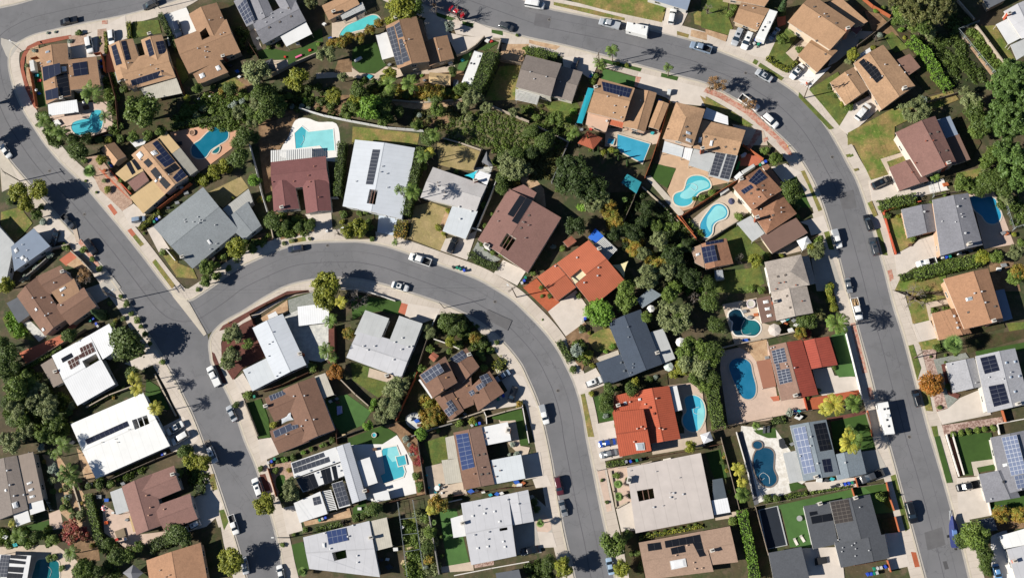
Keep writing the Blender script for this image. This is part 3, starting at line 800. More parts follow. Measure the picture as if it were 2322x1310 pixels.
def hedge(k, h, w, *c, look='clipped'):
    """hedge along a line of tile points, height h m, width w tile units"""
    P = [Vector(tuple(W(x, y, h * .8))[:2]) for x, y in pts(c)]; wd_ = w * .116 / ZOOM; Cs, Ns = [], []; core = MB()
    for a, b in zip(P, P[1:]):
        d = b - a; L = d.length; d.normalize(); n = Vector((-d.y, d.x))
        k_ = int((L * (wd_ + 2 * h)) / .05); k_ = min(k_, 6000)
        s = RS.uniform(-wd_ * .3, L + wd_ * .3, k_); f = RS.uniform(0, 1, k_); per = wd_ + 2 * h; q = f * per
        off = np.where(q < wd_, q - wd_ / 2, np.where(q < wd_ + h, wd_ / 2, -wd_ / 2)); z = np.where(q < wd_, h, np.where(q < wd_ + h, q - wd_, q - wd_ - h))
        nz = (q < wd_) * 1.0; no = np.where(q < wd_, 0, np.sign(off))
        bump = .12 * np.sin(s * 2.1 + a.x) * np.cos(s * .7) + RS.normal(size=k_) * .07
        z = z * (1 + .08 * np.sin(s * 1.3)); off = off * (1 + bump)
        Cs.append(np.stack([a.x + d.x * s + n.x * off, a.y + d.y * s + n.y * off, z + bump * .8], 1))
        nn = np.stack([n.x * no, n.y * no, nz], 1) + RS.normal(size=(k_, 3)) * .5; Ns.append(nn / np.linalg.norm(nn, axis=1)[:, None])
        core.box(((a.x + b.x) / 2, (a.y + b.y) / 2, -.05), L, wd_ * .8, h * .88, math.atan2(d.y, d.x))
    o = sum((Vector((p.x, p.y, 0)) for p in P), Vector()) / len(P)
    C_ = np.concatenate(Cs) - np.array(o); N_ = np.concatenate(Ns)
    root = empty('hedge', o); lm = leafmat(*LK[k][0], 'leaves_' + k, k=LEAFK)
    me = leaf_mesh('foliage', C_, N_, .13); me.materials.append(lm); ob = bpy.data.objects.new('foliage', me); COL.objects.link(ob); ob.parent = root
    core.build('inner_twigs', M('2a3318', .2), root, o)
    later(root, look + ' ' + LK[k][1].split()[0] + ' hedge', 'hedge', o, 'garden hedges')
def cover(dens, kinds, *c, size=1.7):
    """low wild growth nobody could count, one sheet of clumps"""
    Q = [tuple(W(x, y))[:2] for x, y in pts(c)]; xs = [p[0] for p in Q]; ys = [p[1] for p in Q]
    Cs, Ns = [], []
    for _ in range(int((max(xs) - min(xs)) * (max(ys) - min(ys)) * dens * 1.3)):
        p = (RS.uniform(min(xs), max(xs)), RS.uniform(min(ys), max(ys)))
        if not inside(p, Q): continue
        r = RS.uniform(.25, .9) * size; k = int(30 + 70 * r * r)
        d = RS.normal(size=(k, 3)); d /= np.linalg.norm(d, axis=1)[:, None]; d[:, 2] = np.abs(d[:, 2]) * .8
        Cs.append(np.array([p[0], p[1], 0]) + d * r * RS.uniform(.6, 1.1, (k, 1))); nn = d + RS.normal(size=(k, 3)) * .5; Ns.append(nn / np.linalg.norm(nn, axis=1)[:, None])
    if not Cs: return
    me = leaf_mesh('ground_cover', np.concatenate(Cs), np.concatenate(Ns), .13 * size ** .5)
    me.materials.append(leafmat(*LK[kinds][0], 'leaves_' + kinds, k=LEAFK)); ob = bpy.data.objects.new('ground_cover', me); COL.objects.link(ob); ob['kind'] = 'stuff'
    tag(ob, 'low wild ground cover of mixed weeds and bushes', 'ground cover')

# ---------------------------------------------------------------- fences and walls
FK = {'wood': ('wooden_fence', 'b0623e', 'orange-brown wooden fence', 1.7, .09), 'dwood': ('wooden_fence', '6d4a38', 'dark brown wooden fence', 1.7, .09), 'gwood': ('wooden_fence', '8d7f70', 'weathered wooden fence', 1.7, .09),
      'vinyl': ('vinyl_fence', 'eeeeec', 'white panel fence', 1.7, .1), 'block': ('block_wall', 'b5a795', 'pale block wall', 1.5, .2), 'gblock': ('block_wall', '8f8b86', 'grey block wall', 1.6, .2), 'red': ('garden_wall', 'c25a3c', 'terracotta garden wall', .9, .25),
      'chain': ('chain_fence', '9aa3a6', 'grey chain-link fence', 1.8, .05), 'white': ('garden_wall', 'e6e0d8', 'white garden wall', 1.0, .15), 'edge': ('retaining_wall', 'bdaf9b', 'low pale retaining wall', .5, .3), 'dark': ('wooden_fence', '3f3a38', 'dark stained fence', 1.6, .1)}
def F(k, *c, h=None):
    nm, hx, look, hh, th = FK[k]; h = h or hh
    P = [W(x, y, 0) for x, y in pts(c)]; o = sum(P, Vector()) / len(P); m = MB(); pm = MB()
    for a, b in zip(P, P[1:]):
        d = b - a; L = d.length; rz = math.atan2(d.y, d.x)
        n = max(1, int(L / 2.4))
        if k == 'chain':
            for i in range(n * 4): q = lerp(a, b, (i + .5) / (n * 4)); m.box((q.x, q.y, .05), .03, .03, h - .1)
            mid = (a + b) / 2; m.box((mid.x, mid.y, h - .08), L, .07, .07, rz); m.box((mid.x, mid.y, .9), L, .03, .03, rz)
        elif k in ('wood', 'dwood', 'gwood', 'dark'):
            for i in range(n):
                q = lerp(a, b, (i + .5) / n); m.box((q.x, q.y, -.05), L / n - .02, th, h + .05 + .03 * ((i * 7) % 3 - 1), rz)
        else: mid = (a + b) / 2; m.box((mid.x, mid.y, -.05), L + th * .5, th, h + .05, rz)
        if k in ('wood', 'dwood', 'gwood', 'vinyl', 'chain'):
            for i in range(n + 1): q = lerp(a, b, i / n); pm.box((q.x, q.y, -.05), .14, .14, h + .12, rz)
        else:
            mid = (a + b) / 2; pm.box((mid.x, mid.y, h), L + th, th + .08, .06, rz)
    if k in ('wood', 'dwood', 'gwood', 'vinyl', 'chain'): m.v += pm.v; n0 = len(m.v) - len(pm.v); m.f += [tuple(i + n0 for i in f) for f in pm.f]; m.m += pm.m; m.uv += pm.uv; pm = None
    root = empty(nm, o); m.build('panel' if k in ('wood', 'dwood', 'gwood', 'vinyl', 'dark', 'chain') else 'wall_face', M(hx, .10, 1.6), root, o)
    if pm: pm.build('coping', M(hx, .06, .8), root, o)
    later(root, look, 'wall' if 'wall' in nm else 'fence', o, 'fences and walls between gardens')

# ---------------------------------------------------------------- pools
PK = {'turq': '4cb4c4', 'pale': '92d8dc', 'blue': '3fa0c0', 'deep': '2b93bc', 'teal': '14708a', 'dark': '0c3446', 'navy': '184a66', 'sky': '46b0cf', 'green': '1a6c74', 'aqua': '5cc8ca', 'oval': '1f7398'}
def water(hx):
    key = ('water', hx)
    if key in MATS: return MATS[key]
    m, t_ = raw('water_' + hx); p = t_.pos()
    n = t_.noise(p, .3, 4); base = t_.mix(t_.ramp(n, .35, .65), lin(hx), [min(1, x * 1.14 + .006) for x in lin(hx)])
    t_.put(t_.b.inputs['Base Color'], base); t_.b.inputs['Roughness'].default_value = .06; t_.b.inputs['Specular IOR Level'].default_value = .4
    bp = t_.new('ShaderNodeBump'); bp.inputs['Strength'].default_value = .12; bp.inputs['Distance'].default_value = .05
    t_.l.new(t_.noise(p, 3.5, 2), bp.inputs['Height']); t_.l.new(bp.outputs[0], t_.b.inputs['Normal'])
    MATS[key] = m; return m
def pool(look, k, *c, s=True, shelf=None, shk='pale', coping='d8cdbc', spa=None, spk='teal', sps=True, hose=None):
    def ring(q, z0, z1, w):
        m = MB(); cen = sum((Vector(p) for p in q), Vector((0, 0))) / len(q); n = len(q)
        out = []
        for i in range(n):
            a, b = Vector(q[i - 1]), Vector(q[(i + 1) % n]); d = (b - a).normalized(); out.append((q[i][0] + d.y * w, q[i][1] - d.x * w))
        for i in range(n):
            j = (i + 1) % n; m.face([(*q[i], z1), (*out[i], z1), (*out[j], z1), (*q[j], z1)]); m.face([(*out[i], -.05), (*out[j], -.05), (*out[j], z1), (*out[i], z1)]); m.face([(*q[j], z0), (*q[i], z0), (*q[i], z1), (*q[j], z1)])
        return m
    def flat(q, z): m = MB(); m.face([(x, y, z) for x, y in q]); return m
    q = ccw([tuple(W(x, y))[:2] for x, y in pts(c)])
    if s: q = ccw(smooth_loop(q, 4))
    z = layer_z(q, .03); o = Vector((sum(p[0] for p in q) / len(q), sum(p[1] for p in q) / len(q), 0))
    root = empty('swimming_pool', o)
    flat(q, z).build('water', water(PK[k]), root, o); ring(q, z - .02, z + .07, .35).build('coping', M(coping, .08, 1.2), root, o)
    if shelf:
        f = ccw([tuple(W(x, y))[:2] for x, y in pts(shelf)]); f = ccw(smooth_loop(f, 3)) if s else f
        flat(f, z + .012).build('shallow_water', water(PK[shk]), root, o)
    if spa:
        f = ccw([tuple(W(x, y))[:2] for x, y in pts(spa)]); f = ccw(smooth_loop(f, 4)) if sps else f
        flat(f, z + .16).build('spa_water', water(PK[spk]), root, o); ring(f, z, z + .22, .3).build('spa_coping', M(coping, .08, 1.2), root, o)
    if hose:
        m = MB(); L = smooth_line([tuple(W(x, y))[:2] for x, y in pts(hose)], 5)
        for a, b in zip(L, L[1:]): m.tube((*a, z + .05), (*b, z + .05), .05, .05, 5)
        m.build('cleaning_hose', M('d9dede', .05), root, o)
    tag(root, look, 'swimming pool', 'swimming pools')
    return root

# ---------------------------------------------------------------- vehicles
CARHEX = {'white': 'f6f6f4', 'silver': 'b9bdc2', 'grey': '85888c', 'dgrey': '4a4d52', 'black': '1d1f23', 'blue': '2a4ea8', 'navy': '2a3346', 'lblue': 'a9c3dc', 'red': 'c4202c', 'maroon': '5a2730', 'bgrey': '8fa0b4', 'sky': '6f9fd0'}
CARNAME = {'dgrey': 'dark grey', 'lblue': 'pale blue', 'navy': 'dark blue', 'bgrey': 'blue-grey', 'sky': 'light blue'}
SPEC = {  # stations from the tail: x, half width, belt height, roof half width (0: none), roof height; glass spans
 'sedan': (4.7, [(-2.35, .70, .72, 0, 0), (-2.28, .82, .98, 0, 0), (-1.65, .90, 1.02, 0, 0), (-.75, .92, .98, .62, 1.40), (-.1, .92, .96, .64, 1.44), (.45, .92, .96, .62, 1.40), (1.25, .91, .97, 0, 0), (2.0, .86, .84, 0, 0), (2.28, .76, .70, 0, 0), (2.36, .60, .52, 0, 0)]),
 'suv': (4.8, [(-2.4, .78, .90, 0, 0), (-2.36, .88, 1.10, 0, 0), (-2.05, .94, 1.08, .70, 1.66), (-1.0, .95, 1.06, .72, 1.74), (.2, .95, 1.05, .70, 1.72), (.55, .95, 1.05, .68, 1.64), (1.3, .94, 1.06, 0, 0), (2.1, .89, .98, 0, 0), (2.36, .80, .82, 0, 0), (2.42, .66, .6, 0, 0)]),
 'van': (5.1, [(-2.55, .90, 1.0, 0, 0), (-2.52, .94, 1.15, .80, 1.85), (-1.0, .98, 1.15, .82, 1.98), (.9, .98, 1.12, .80, 1.95), (1.2, .98, 1.1, .76, 1.82), (1.95, .96, 1.1, 0, 0), (2.4, .88, .95, 0, 0), (2.55, .7, .6, 0, 0)]),
 'pickup': (5.8, [(-.62, .96, 1.12, .70, 1.70), (-.5, .97, 1.10, .73, 1.78), (.6, .97, 1.10, .73, 1.80), (.95, .97, 1.10, .68, 1.70), (1.65, .96, 1.12, 0, 0), (2.6, .92, 1.05, 0, 0), (2.85, .84, .9, 0, 0), (2.92, .7, .6, 0, 0)]),
}
CARMESH = {}
def car_meshes(kind):
    if kind in CARMESH: return CARMESH[kind]
    L, ST = SPEC[kind]; body, wind, rear, side = MB(), MB(), MB(), MB()
    def ring(s):
        x, w, b, rw, rh = s; z0 = .26
        if rw: up = [(w * .93, b), (rw, rh - .06), (rw * .86, rh), (0, rh + .03)]
        else: up = [(w * .93, b), (w * .75, b + .035), (w * .45, b + .055), (0, b + .06)]
        return [(x, y, z) for y, z in [(w * .90, z0), (w, .48), (w * .985, b - .07)] + up]
    R = [ring(s) for s in ST]
    for i in range(len(R) - 1):
        a, b = R[i], R[i + 1]; ra, rb = ST[i][3] > 0, ST[i + 1][3] > 0
        for j in range(6):
            for sg in (1, -1):
                q = [a[j], b[j], b[j + 1], a[j + 1]]; q = [(p[0], p[1] * sg, p[2]) for p in q]
                if sg < 0: q = q[::-1]
                dest = body
                if j == 3 and (ra or rb): dest = side
                elif j >= 4 and ra != rb: dest = wind if ra else rear
                dest.face(q)
    for r, rev in ((R[0], True), (R[-1], False)):
        loop = r + [(p[0], -p[1], p[2]) for p in r[-2::-1]]; body.face(loop[::-1] if not rev else loop)
    if kind == 'pickup':   # open load bed behind the cab
        x0, x1, w, z = -2.9, -.64, .96, 1.08
        body.box(((x0 + x1) / 2, w - .05, .30), x1 - x0, .10, z - .30); body.box(((x0 + x1) / 2, -w + .05, .30), x1 - x0, .10, z - .30)
        body.box((x0 + .05, 0, .30), .10, 2 * w - .2, z - .32); body.box((x1 - .05, 0, .30), .1, 2 * w - .2, z - .3)
    out = {'body': body.build('body', DARK, weld=True, link=False).data, 'windscreen': wind.build('windscreen', GLASS, weld=True, link=False).data, 'side_windows': side.build('side_window', GLASS, weld=True, link=False).data}
    if rear.f: out['rear_window'] = rear.build('rear_window', GLASS, weld=True, link=False).data
    if kind == 'pickup':
        m = MB(); m.box((-1.77, 0, .42), 2.16, 1.7, .1); out['load_bed'] = m.build('load_bed', M('3a3a3c', .1), link=False).data
        m = MB(); m.box((-1.77, 0, 1.0), 2.3, 1.86, .12); out['_cover'] = m.build('bed_cover', DARK, link=False).data
        m = MB(); m.hexa([(-2.92, -.93, 1.05), (-.6, -.93, 1.05), (-.6, .93, 1.05), (-2.92, .93, 1.05)], [(-2.8, -.78, 1.72), (-.62, -.78, 1.76), (-.62, .78, 1.76), (-2.8, .78, 1.72)]); out['_topper'] = m.build('bed_canopy', DARK, link=False).data
        m = MB()
        for i in range(16): x = -2.7 + RS.uniform(0, .3); y = -.75 + i * .1; m.tube((x, y, .65 + RS.uniform(0, .5)), (x + 1.7, y + RS.uniform(-.3, .3), .7 + RS.uniform(0, .45)), .09, .07, 6)
        out['_logs'] = m.build('log_load', M('b89a72', .2, 3.0), link=False).data
    m = MB(); m.tube((0, -.11, 0), (0, .11, 0), .34, .34, 14, 0); m.tube((0, -.12, 0), (0, .12, 0), .2, .2, 10, 1); out['wheel'] = m.build('wheel', [TYRE, RIM], link=False).data
    m = MB(); m.box((0, 0, -.06), .06, .34, .13); out['headlight'] = m.build('headlight', paint('e8ecf0', .15, 0, .8), link=False).data
    m = MB(); m.box((0, 0, -.08), .05, .26, .2); out['taillight'] = m.build('taillight', paint('a01818', .25, 0, .6), link=False).data
    m = MB(); m.box((0, 0, 0), .16, .22, .14); out['wing_mirror'] = m.build('wing_mirror', DARK, link=False).data
    m = MB(); m.box((0, 0, 0), .62, .74, .012); out['sunroof'] = m.build('sunroof', GLASS, link=False).data
    CARMESH[kind] = out; return out
def U(kind, colr, fx, fy, rx, ry, where='k', look=None, bed=None, sun=False, blackroof=False):
    """vehicle whose front shows at fx, fy and tail at rx, ry"""
    me = car_meshes(kind); f, r = W(fx, fy, .9), W(rx, ry, .9); d = f - r; L = d.length; c = (f + r) / 2; c.z = .06 if where == 'k' else .12
    sc = max(.88, min(1.12, L / SPEC[kind][0])); rz = math.atan2(d.y, d.x)
    root = empty({'sedan': 'saloon_car', 'suv': 'sport_utility_car', 'van': 'van', 'pickup': 'pickup_truck'}[kind], c, rz); root.scale = (sc, sc, sc)
    pm = paint(CARHEX[colr])
    def part(name, mesh, loc=(0, 0, 0), rot=0, mat=None):
        o = bpy.data.objects.new(name, mesh); COL.objects.link(o); o.parent = root; o.location = loc; o.rotation_euler = (0, 0, rot)
        if mat: o.material_slots[0].link = 'OBJECT'; o.material_slots[0].material = mat
        return o
    part('body', me['body'], mat=pm)
    for n in ('windscreen', 'rear_window', 'side_windows', 'load_bed'):
        if n in me: part(n, me[n])
    if kind == 'pickup' and bed: part({'cover': 'bed_cover', 'topper': 'bed_canopy', 'logs': 'log_load'}[bed], me['_' + bed], mat=None if bed == 'logs' else pm if bed == 'cover' else paint('a9adb2'))
    ST = SPEC[kind][1]; xf, xr = ST[-1][0], (-2.93 if kind == 'pickup' else ST[0][0]); wb = (1.45, -1.4) if kind != 'pickup' else (1.85, -1.75)
    for x in wb:
        for sg in (1, -1): part('wheel', me['wheel'], (x, sg * .84, .34))
    for sg in (1, -1):
        part('headlight', me['headlight'], (xf - .16, sg * .58, .74)); part('taillight', me['taillight'], (xr - .01, sg * .62, .84)); 
        mx = [s for s in ST if s[3]][-1][0] + .35; part('wing_mirror', me['wing_mirror'], (mx, sg * 1.02, 1.0), mat=pm)
    if sun: part('sunroof', me['sunroof'], ((ST[3][0] + ST[4][0]) / 2 + .1, 0, max(s[4] for s in ST) + .035))
    nm = {'sedan': 'saloon', 'suv': 'family car', 'van': 'van', 'pickup': 'pickup'}[kind]
    if look is None: look = CARNAME.get(colr, colr) + ' ' + nm + (' kerbside' if where == 'k' else ' on driveway')
    later(root, look, {'sedan': 'car', 'suv': 'car', 'van': 'van', 'pickup': 'pickup truck'}[kind], c, 'parked cars and pickups'); return root
def trailer(name, cat, label, q, h, hx='f4f4f2', ac=(), win=(), z0=.75, motor=False, capx=None):
    """travel trailer or motorhome; q = roof outline, first edge is the front"""
    P = [W(x, y, h) for x, y in pts(q)]; cen = sum(P, Vector()) / 4; o = Vector((cen.x, cen.y, 0)); root = empty(name, o)
    if sum((P[k].x * P[(k + 1) % 4].y - P[(k + 1) % 4].x * P[k].y) for k in range(4)) < 0: P = [P[1], P[0], P[3], P[2]]
    m = MB(); lo = [Vector((p.x, p.y, z0)) for p in P]; mid = [Vector((p.x, p.y, h - .22)) for p in P]; top = [lerp(p, cen, .05) for p in P]
    m.hexa(lo, mid); m.hexa(mid, top)
    m.build('body', paint(hx, .4, 0, .2), root, o, weld=True)
    for (x, y) in pts(ac): p = W(x, y, h); k = MB(); k.hexa([(p.x - .5, p.y - .4, h - .02), (p.x + .5, p.y - .4, h - .02), (p.x + .5, p.y + .4, h - .02), (p.x - .5, p.y + .4, h - .02)], [(p.x - .4, p.y - .3, h + .26), (p.x + .4, p.y - .3, h + .26), (p.x + .4, p.y + .3, h + .26), (p.x - .4, p.y + .3, h + .26)]); k.build('air_conditioner', M('dcdcda', .05), root, o)
    for (x, y) in pts(win): p = W(x, y, h); k = MB(); k.box((p.x, p.y, h - .03), .5, .5, .12, .25); k.build('roof_hatch', paint('2b2f35', .3), root, o)
    ax = (P[3] + P[2] - P[0] - P[1]).normalized(); sd = (P[1] - P[0]).normalized(); Lr = ((P[3] + P[2]) / 2 - (P[0] + P[1]) / 2).length; Wd = (P[1] - P[0]).length
    for t_ in ((.15, .8) if motor else (.55, .68)):
        for sg in (-1, 1):
            b = (P[0] + P[1]) / 2 + ax * Lr * t_ + sd * sg * (Wd / 2 - .22); w = MB(); w.tube((b.x - sd.x * .12, b.y - sd.y * .12, .4), (b.x + sd.x * .12, b.y + sd.y * .12, .4), .38, .38, 12); w.build('wheel', TYRE, root, o)
    for sg in (-1, 1):
        for t_ in (.25, .6):
            b = (P[0] + P[1]) / 2 + ax * Lr * t_ + sd * sg * (Wd / 2 + .01); w = MB(); w.box((b.x, b.y, 1.6), 1.3, .06, .7, math.atan2(ax.y, ax.x)); w.build('window', GLASS, root, o)
    b = (P[0] + P[1]) / 2 - ax * .02; w = MB()
    if motor: w.box((b.x, b.y, 1.3), .06, Wd * .85, 1.1, math.atan2(ax.y, ax.x)); w.build('windscreen', GLASS, root, o)
    else:
        for sg in (-1, 1): a = b + sd * sg * .7; e = b - ax * 1.3; w.tube((a.x, a.y, .6), (e.x, e.y, .6), .06, .06, 6)
        w.box((e.x, e.y, .1), .25, .25, .5); w.build('tow_bar', DARK, root, o)
    tag(root, label, cat); return root

# ---------------------------------------------------------------- small things
BINHEX = {'b': '2b50c8', 'g': '18866a', 'k': '3c3d40', 'w': 'c9c9c7', 'y': '9a9b9c'}
BINN = {'b': 'blue', 'g': 'green', 'k': 'black', 'w': 'pale grey', 'y': 'grey'}
BM = {}
def bins(*c):
    if 'b' not in BM:
        m = MB(); m.hexa([(-.24, -.28, .05), (.24, -.28, .05), (.24, .28, .05), (-.24, .28, .05)], [(-.3, -.36, .98), (.3, -.36, .98), (.3, .36, .98), (-.3, .36, .98)]); m.tube((-.3, .3, .14), (.3, .3, .14), .13, .13, 8); BM['b'] = m.build('bin_body', DARK, link=False).data
        m = MB(); m.hexa([(-.33, -.40, .98), (.33, -.40, .98), (.33, .40, 1.0), (-.33, .40, 1.0)], [(-.29, -.36, 1.06), (.29, -.36, 1.06), (.29, .38, 1.1), (-.29, .38, 1.1)]); BM['l'] = m.build('bin_lid', DARK, link=False).data
    for i in range(0, len(c), 3):
        k, x, y = c[i:i + 3]; p = W(x, y, .9); p.z = .13; root = empty('wheelie_bin', p, .2 + .1 * (i % 5)); mt = M(BINHEX[k], .06, 1.0, .6)
        for n, me in (('bin_body', BM['b']), ('bin_lid', BM['l'])):
            o = bpy.data.objects.new(n, me); COL.objects.link(o); o.parent = root; o.material_slots[0].link = 'OBJECT'; o.material_slots[0].material = mt
        later(root, BINN[k] + ' wheelie bin', 'bin', p, 'wheelie bins')
def umbrella(x, y, r, hx, label, hx2=None, h=2.4):
    p = W(x, y, h); R = r * .116 / ZOOM; o = Vector((p.x, p.y, 0)); root = empty('garden_umbrella', o); m = MB(); n = 8
    for i in range(n):
        a, b = 2 * math.pi * i / n, 2 * math.pi * (i + 1) / n; A = (p.x + R * math.cos(a), p.y + R * math.sin(a), h - .45); B_ = (p.x + R * math.cos(b), p.y + R * math.sin(b), h - .45)
        mi = i % 2 if hx2 else 0
        m.face([A, B_, (p.x, p.y, h)], mi); m.face([B_, A, (A[0], A[1], h - .6), (B_[0], B_[1], h - .6)][::-1], mi)
    m.build('canopy', [M(hx, .04), M(hx2 or hx, .04)], root, o); m = MB(); m.tube((p.x, p.y, 0), (p.x, p.y, h + .1), .03, .03, 6); m.build('pole', METAL, root, o); m = MB(); m.tube((p.x, p.y, 0), (p.x, p.y, .1), .28, .28, 12); m.build('base', DARK, root, o)
    tag(root, label, 'umbrella')
def gazebo(q, h, hx, label, name='gazebo', cat='gazebo', mat=None, rise=1.1):
    P = [W(x, y, h) for x, y in pts(q)]
    if sum((P[k].x * P[(k + 1) % len(P)].y - P[(k + 1) % len(P)].x * P[k].y) for k in range(len(P))) < 0: P = P[::-1]
    cen = sum(P, Vector()) / len(P); o = Vector((cen.x, cen.y, 0)); root = empty(name, o); m = MB(); top = cen + Vector((0, 0, rise))
    for i in range(len(P)):
        a, b = P[i], P[(i + 1) % len(P)]; u = (b - a).normalized(); v = (top - a).cross(u).normalized(); e = u.cross(v)
        m.face([a, b, top], 0, [((k - a).dot(u), abs((k - a).dot(e))) for k in (a, b, top)]); m.face([a - Vector((0, 0, .15)), b - Vector((0, 0, .15)), b, a])
    m.build('canopy', mat or M(hx, .06), root, o)
    for p in P: k = lerp(p, cen, .08); w = MB(); w.box((k.x, k.y, 0), .1, .1, h); w.build('post', M('d8d4ca', .05), root, o)
    tag(root, label, cat); return root
def shed(q, h, m, label, wall='b9a58c', p=.5, r=.5, name='garden_shed', cat='shed', flat=False):
    """small free-standing building with its own roof"""
    P = [W(x, y, 0) for x, y in pts(q)]; o = sum(P, Vector()) / len(P); root = empty(name, o); tag(root, label, cat)
    global CUR; keep = CUR; CUR = dict(root=root, o=o, wings=[], nick='', h=h, solids=[], wall=wall)
    add_wing(Wg('p' if flat else 'g', h, q, m, p=p, r=r))
    w = CUR['wings'][0]; d = MB(); a, b = w['wq'][0], w['wq'][1]; mid = (a + b) / 2; e = (b - a); e.z = 0; L = e.length; e.normalize(); n = Vector((e.y, -e.x, 0)); d.box((mid.x + n.x * .02, mid.y + n.y * .02, 0), min(1.0, L * .6), .08, min(1.9, h - .4), math.atan2(e.y, e.x)); d.build('door', M('8d8478', .08), root, o)
    out = CUR; CUR = keep; return out
def pole(bx, by, h, label, arms=1, lamp=False, az=.3, r=.16):
    b = W(bx, by); root = empty('utility_pole' if arms else 'street_lamp', b); m = MB(); m.tube((b.x, b.y, -.05), (b.x, b.y, h), r, r * .7, 8); m.build('pole', M('6b5a4c' if arms else '8d8a86', .12, 2.0), root, b)
    for i in range(arms):
        k = MB(); k.box((b.x, b.y, h - .5 - 1.0 * i), 2.6, .12, .14, az); k.build('cross_arm', M('7a6a58', .1), root, b)
        k = MB()
        for s in (-1.1, -.5, .5, 1.1): k.tube((b.x + s * math.cos(az), b.y + s * math.sin(az), h - .36 - 1.0 * i), (b.x + s * math.cos(az), b.y + s * math.sin(az), h - .15 - 1.0 * i), .06, .05, 6)
        k.build('insulators', M('c9c9c4', .05), root, b)
    if lamp:
        a2 = az if not arms else az + math.pi / 2 if lamp is True else lamp
        e = Vector((b.x + 1.9 * math.cos(a2), b.y + 1.9 * math.sin(a2), h * .82)); k = MB(); k.tube((b.x, b.y, h * .8), e, .05, .04, 6); k.build('lamp_arm', METAL, root, b)
        k = MB(); k.box((e.x, e.y, e.z - .1), .7, .32, .16, a2); k.build('lamp_head', M('e4e4e2', .04), root, b)
    tag(root, label, 'utility pole' if arms else 'street lamp'); return root
def simple_box(name, cat, label, q, z0, z1, hx, parts=None):
    P = ccw([tuple(W(x, y, z1))[:2] for x, y in pts(q)]); o = Vector((sum(p[0] for p in P) / len(P), sum(p[1] for p in P) / len(P), 0)); m = MB(); I = [(lerp(Vector(p), Vector(o.xy), .08)) for p in P]
    m.hexa([(x, y, z0) for x, y in P], [(x, y, z1 - .08) for x, y in P]); m.hexa([(x, y, z1 - .08) for x, y in P], [(p.x, p.y, z1) for p in I])
    ob = m.build(name, M(hx, .08), None, o, weld=True); tag(ob, label, cat); return ob
def lounger(x, y, az, hx, label):
    p = W(x, y, .3); root = empty('sun_lounger', Vector((p.x, p.y, 0)), az); m = MB(); m.box((0, 0, .28), 1.3, .65, .1); m.build('seat', M(hx, .05), root)
    m = MB(); m.hexa([(.65, -.32, .28), (1.2, -.32, .62), (1.2, .32, .62), (.65, .32, .28)], [(.65, -.32, .38), (1.16, -.32, .72), (1.16, .32, .72), (.65, .32, .38)]); m.build('backrest', M(hx, .05), root)
    for a in (-.55, .55):
        for b in (-.26, .26): m = MB(); m.box((a, b, 0), .06, .06, .28); m.build('leg', DARK, root)
    later(root, label, 'lounger', Vector((p.x, p.y, 0)), 'sun loungers')
def table_round(x, y, r, h, hx, label):
    p = W(x, y, h); R = r * .116 / ZOOM; o = Vector((p.x, p.y, 0)); root = empty('garden_table', o); m = MB(); m.tube((p.x, p.y, h - .05), (p.x, p.y, h), R, R, 16); m.build('table_top', M(hx, .05), root, o); m = MB(); m.tube((p.x, p.y, .04), (p.x, p.y, h - .05), .06, .06, 8); m.build('pedestal', METAL, root, o); tag(root, label, 'table')
def tub(x, y, r, h, hx, wk, label, name='hot_tub', cat='hot tub'):
    p = W(x, y, h); R = r * .116 / ZOOM; o = Vector((p.x, p.y, 0)); root = empty(name, o); m = MB(); n = 20
    for i in range(n):
        a, b = 2 * math.pi * i / n, 2 * math.pi * (i + 1) / n; ca, sa, cb, sb = math.cos(a), math.sin(a), math.cos(b), math.sin(b); f = lambda c_, s_, r_, z: (p.x + c_ * r_, p.y + s_ * r_, z)
        m.face([f(ca, sa, R, 0), f(cb, sb, R, 0), f(cb, sb, R, h), f(ca, sa, R, h)]); m.face([f(ca, sa, R, h), f(cb, sb, R, h), f(cb, sb, R * .75, h), f(ca, sa, R * .75, h)]); m.face([f(cb, sb, R * .75, h - .2), f(ca, sa, R * .75, h - .2), f(ca, sa, R * .75, h), f(cb, sb, R * .75, h)])
    m.build('rim', M(hx, .08, 2.0), root, o); m = MB(); m.face([(p.x + R * .76 * math.cos(2 * math.pi * i / n), p.y + R * .76 * math.sin(2 * math.pi * i / n), h - .1) for i in range(n)]); m.build('water' if wk in PK else 'fire_bowl', water(PK[wk]) if wk in PK else M(wk, .1), root, o); tag(root, label, cat)
def sail(q, h, hx, label):
    P = [W(x, y, h + (.5 if i % 2 else 0)) for i, (x, y) in enumerate(pts(q))]; cen = sum(P, Vector()) / len(P); o = Vector((cen.x, cen.y, 0)); root = empty('shade_sail', o); m = MB(); n = 6
    def f(i, t): a, b = P[i], P[(i + 1) % len(P)]; q_ = lerp(a, b, t); return lerp(q_, cen, .22 * math.sin(math.pi * t))
    for i in range(len(P)):
        for k in range(n): m.face([f(i, k / n), f(i, (k + 1) / n), cen])
    m.build('cloth', M(hx, .04), root, o)
    for p in P: w = MB(); w.tube((p.x, p.y, 0), (p.x, p.y, p.z + .1), .05, .05, 6); w.build('post', METAL, root, o)
    tag(root, label, 'shade sail')
def wire(a, b, label, n=2, sag=.8):
    m = MB(); d = (b - a); s = Vector((-d.y, d.x, 0)).normalized()
    for k in range(n):
        o = s * (k - (n - 1) / 2) * .9; P = [lerp(a, b, i / 14) + o - Vector((0, 0, sag * 4 * (i / 14) * (1 - i / 14))) for i in range(15)]
        for p, q in zip(P, P[1:]): m.tube(p, q, .012, .012, 4, cap=False)
    ob = m.build('power_line', M('3a3a3c', .05)); tag(ob, label, 'power line')
window_mesh()
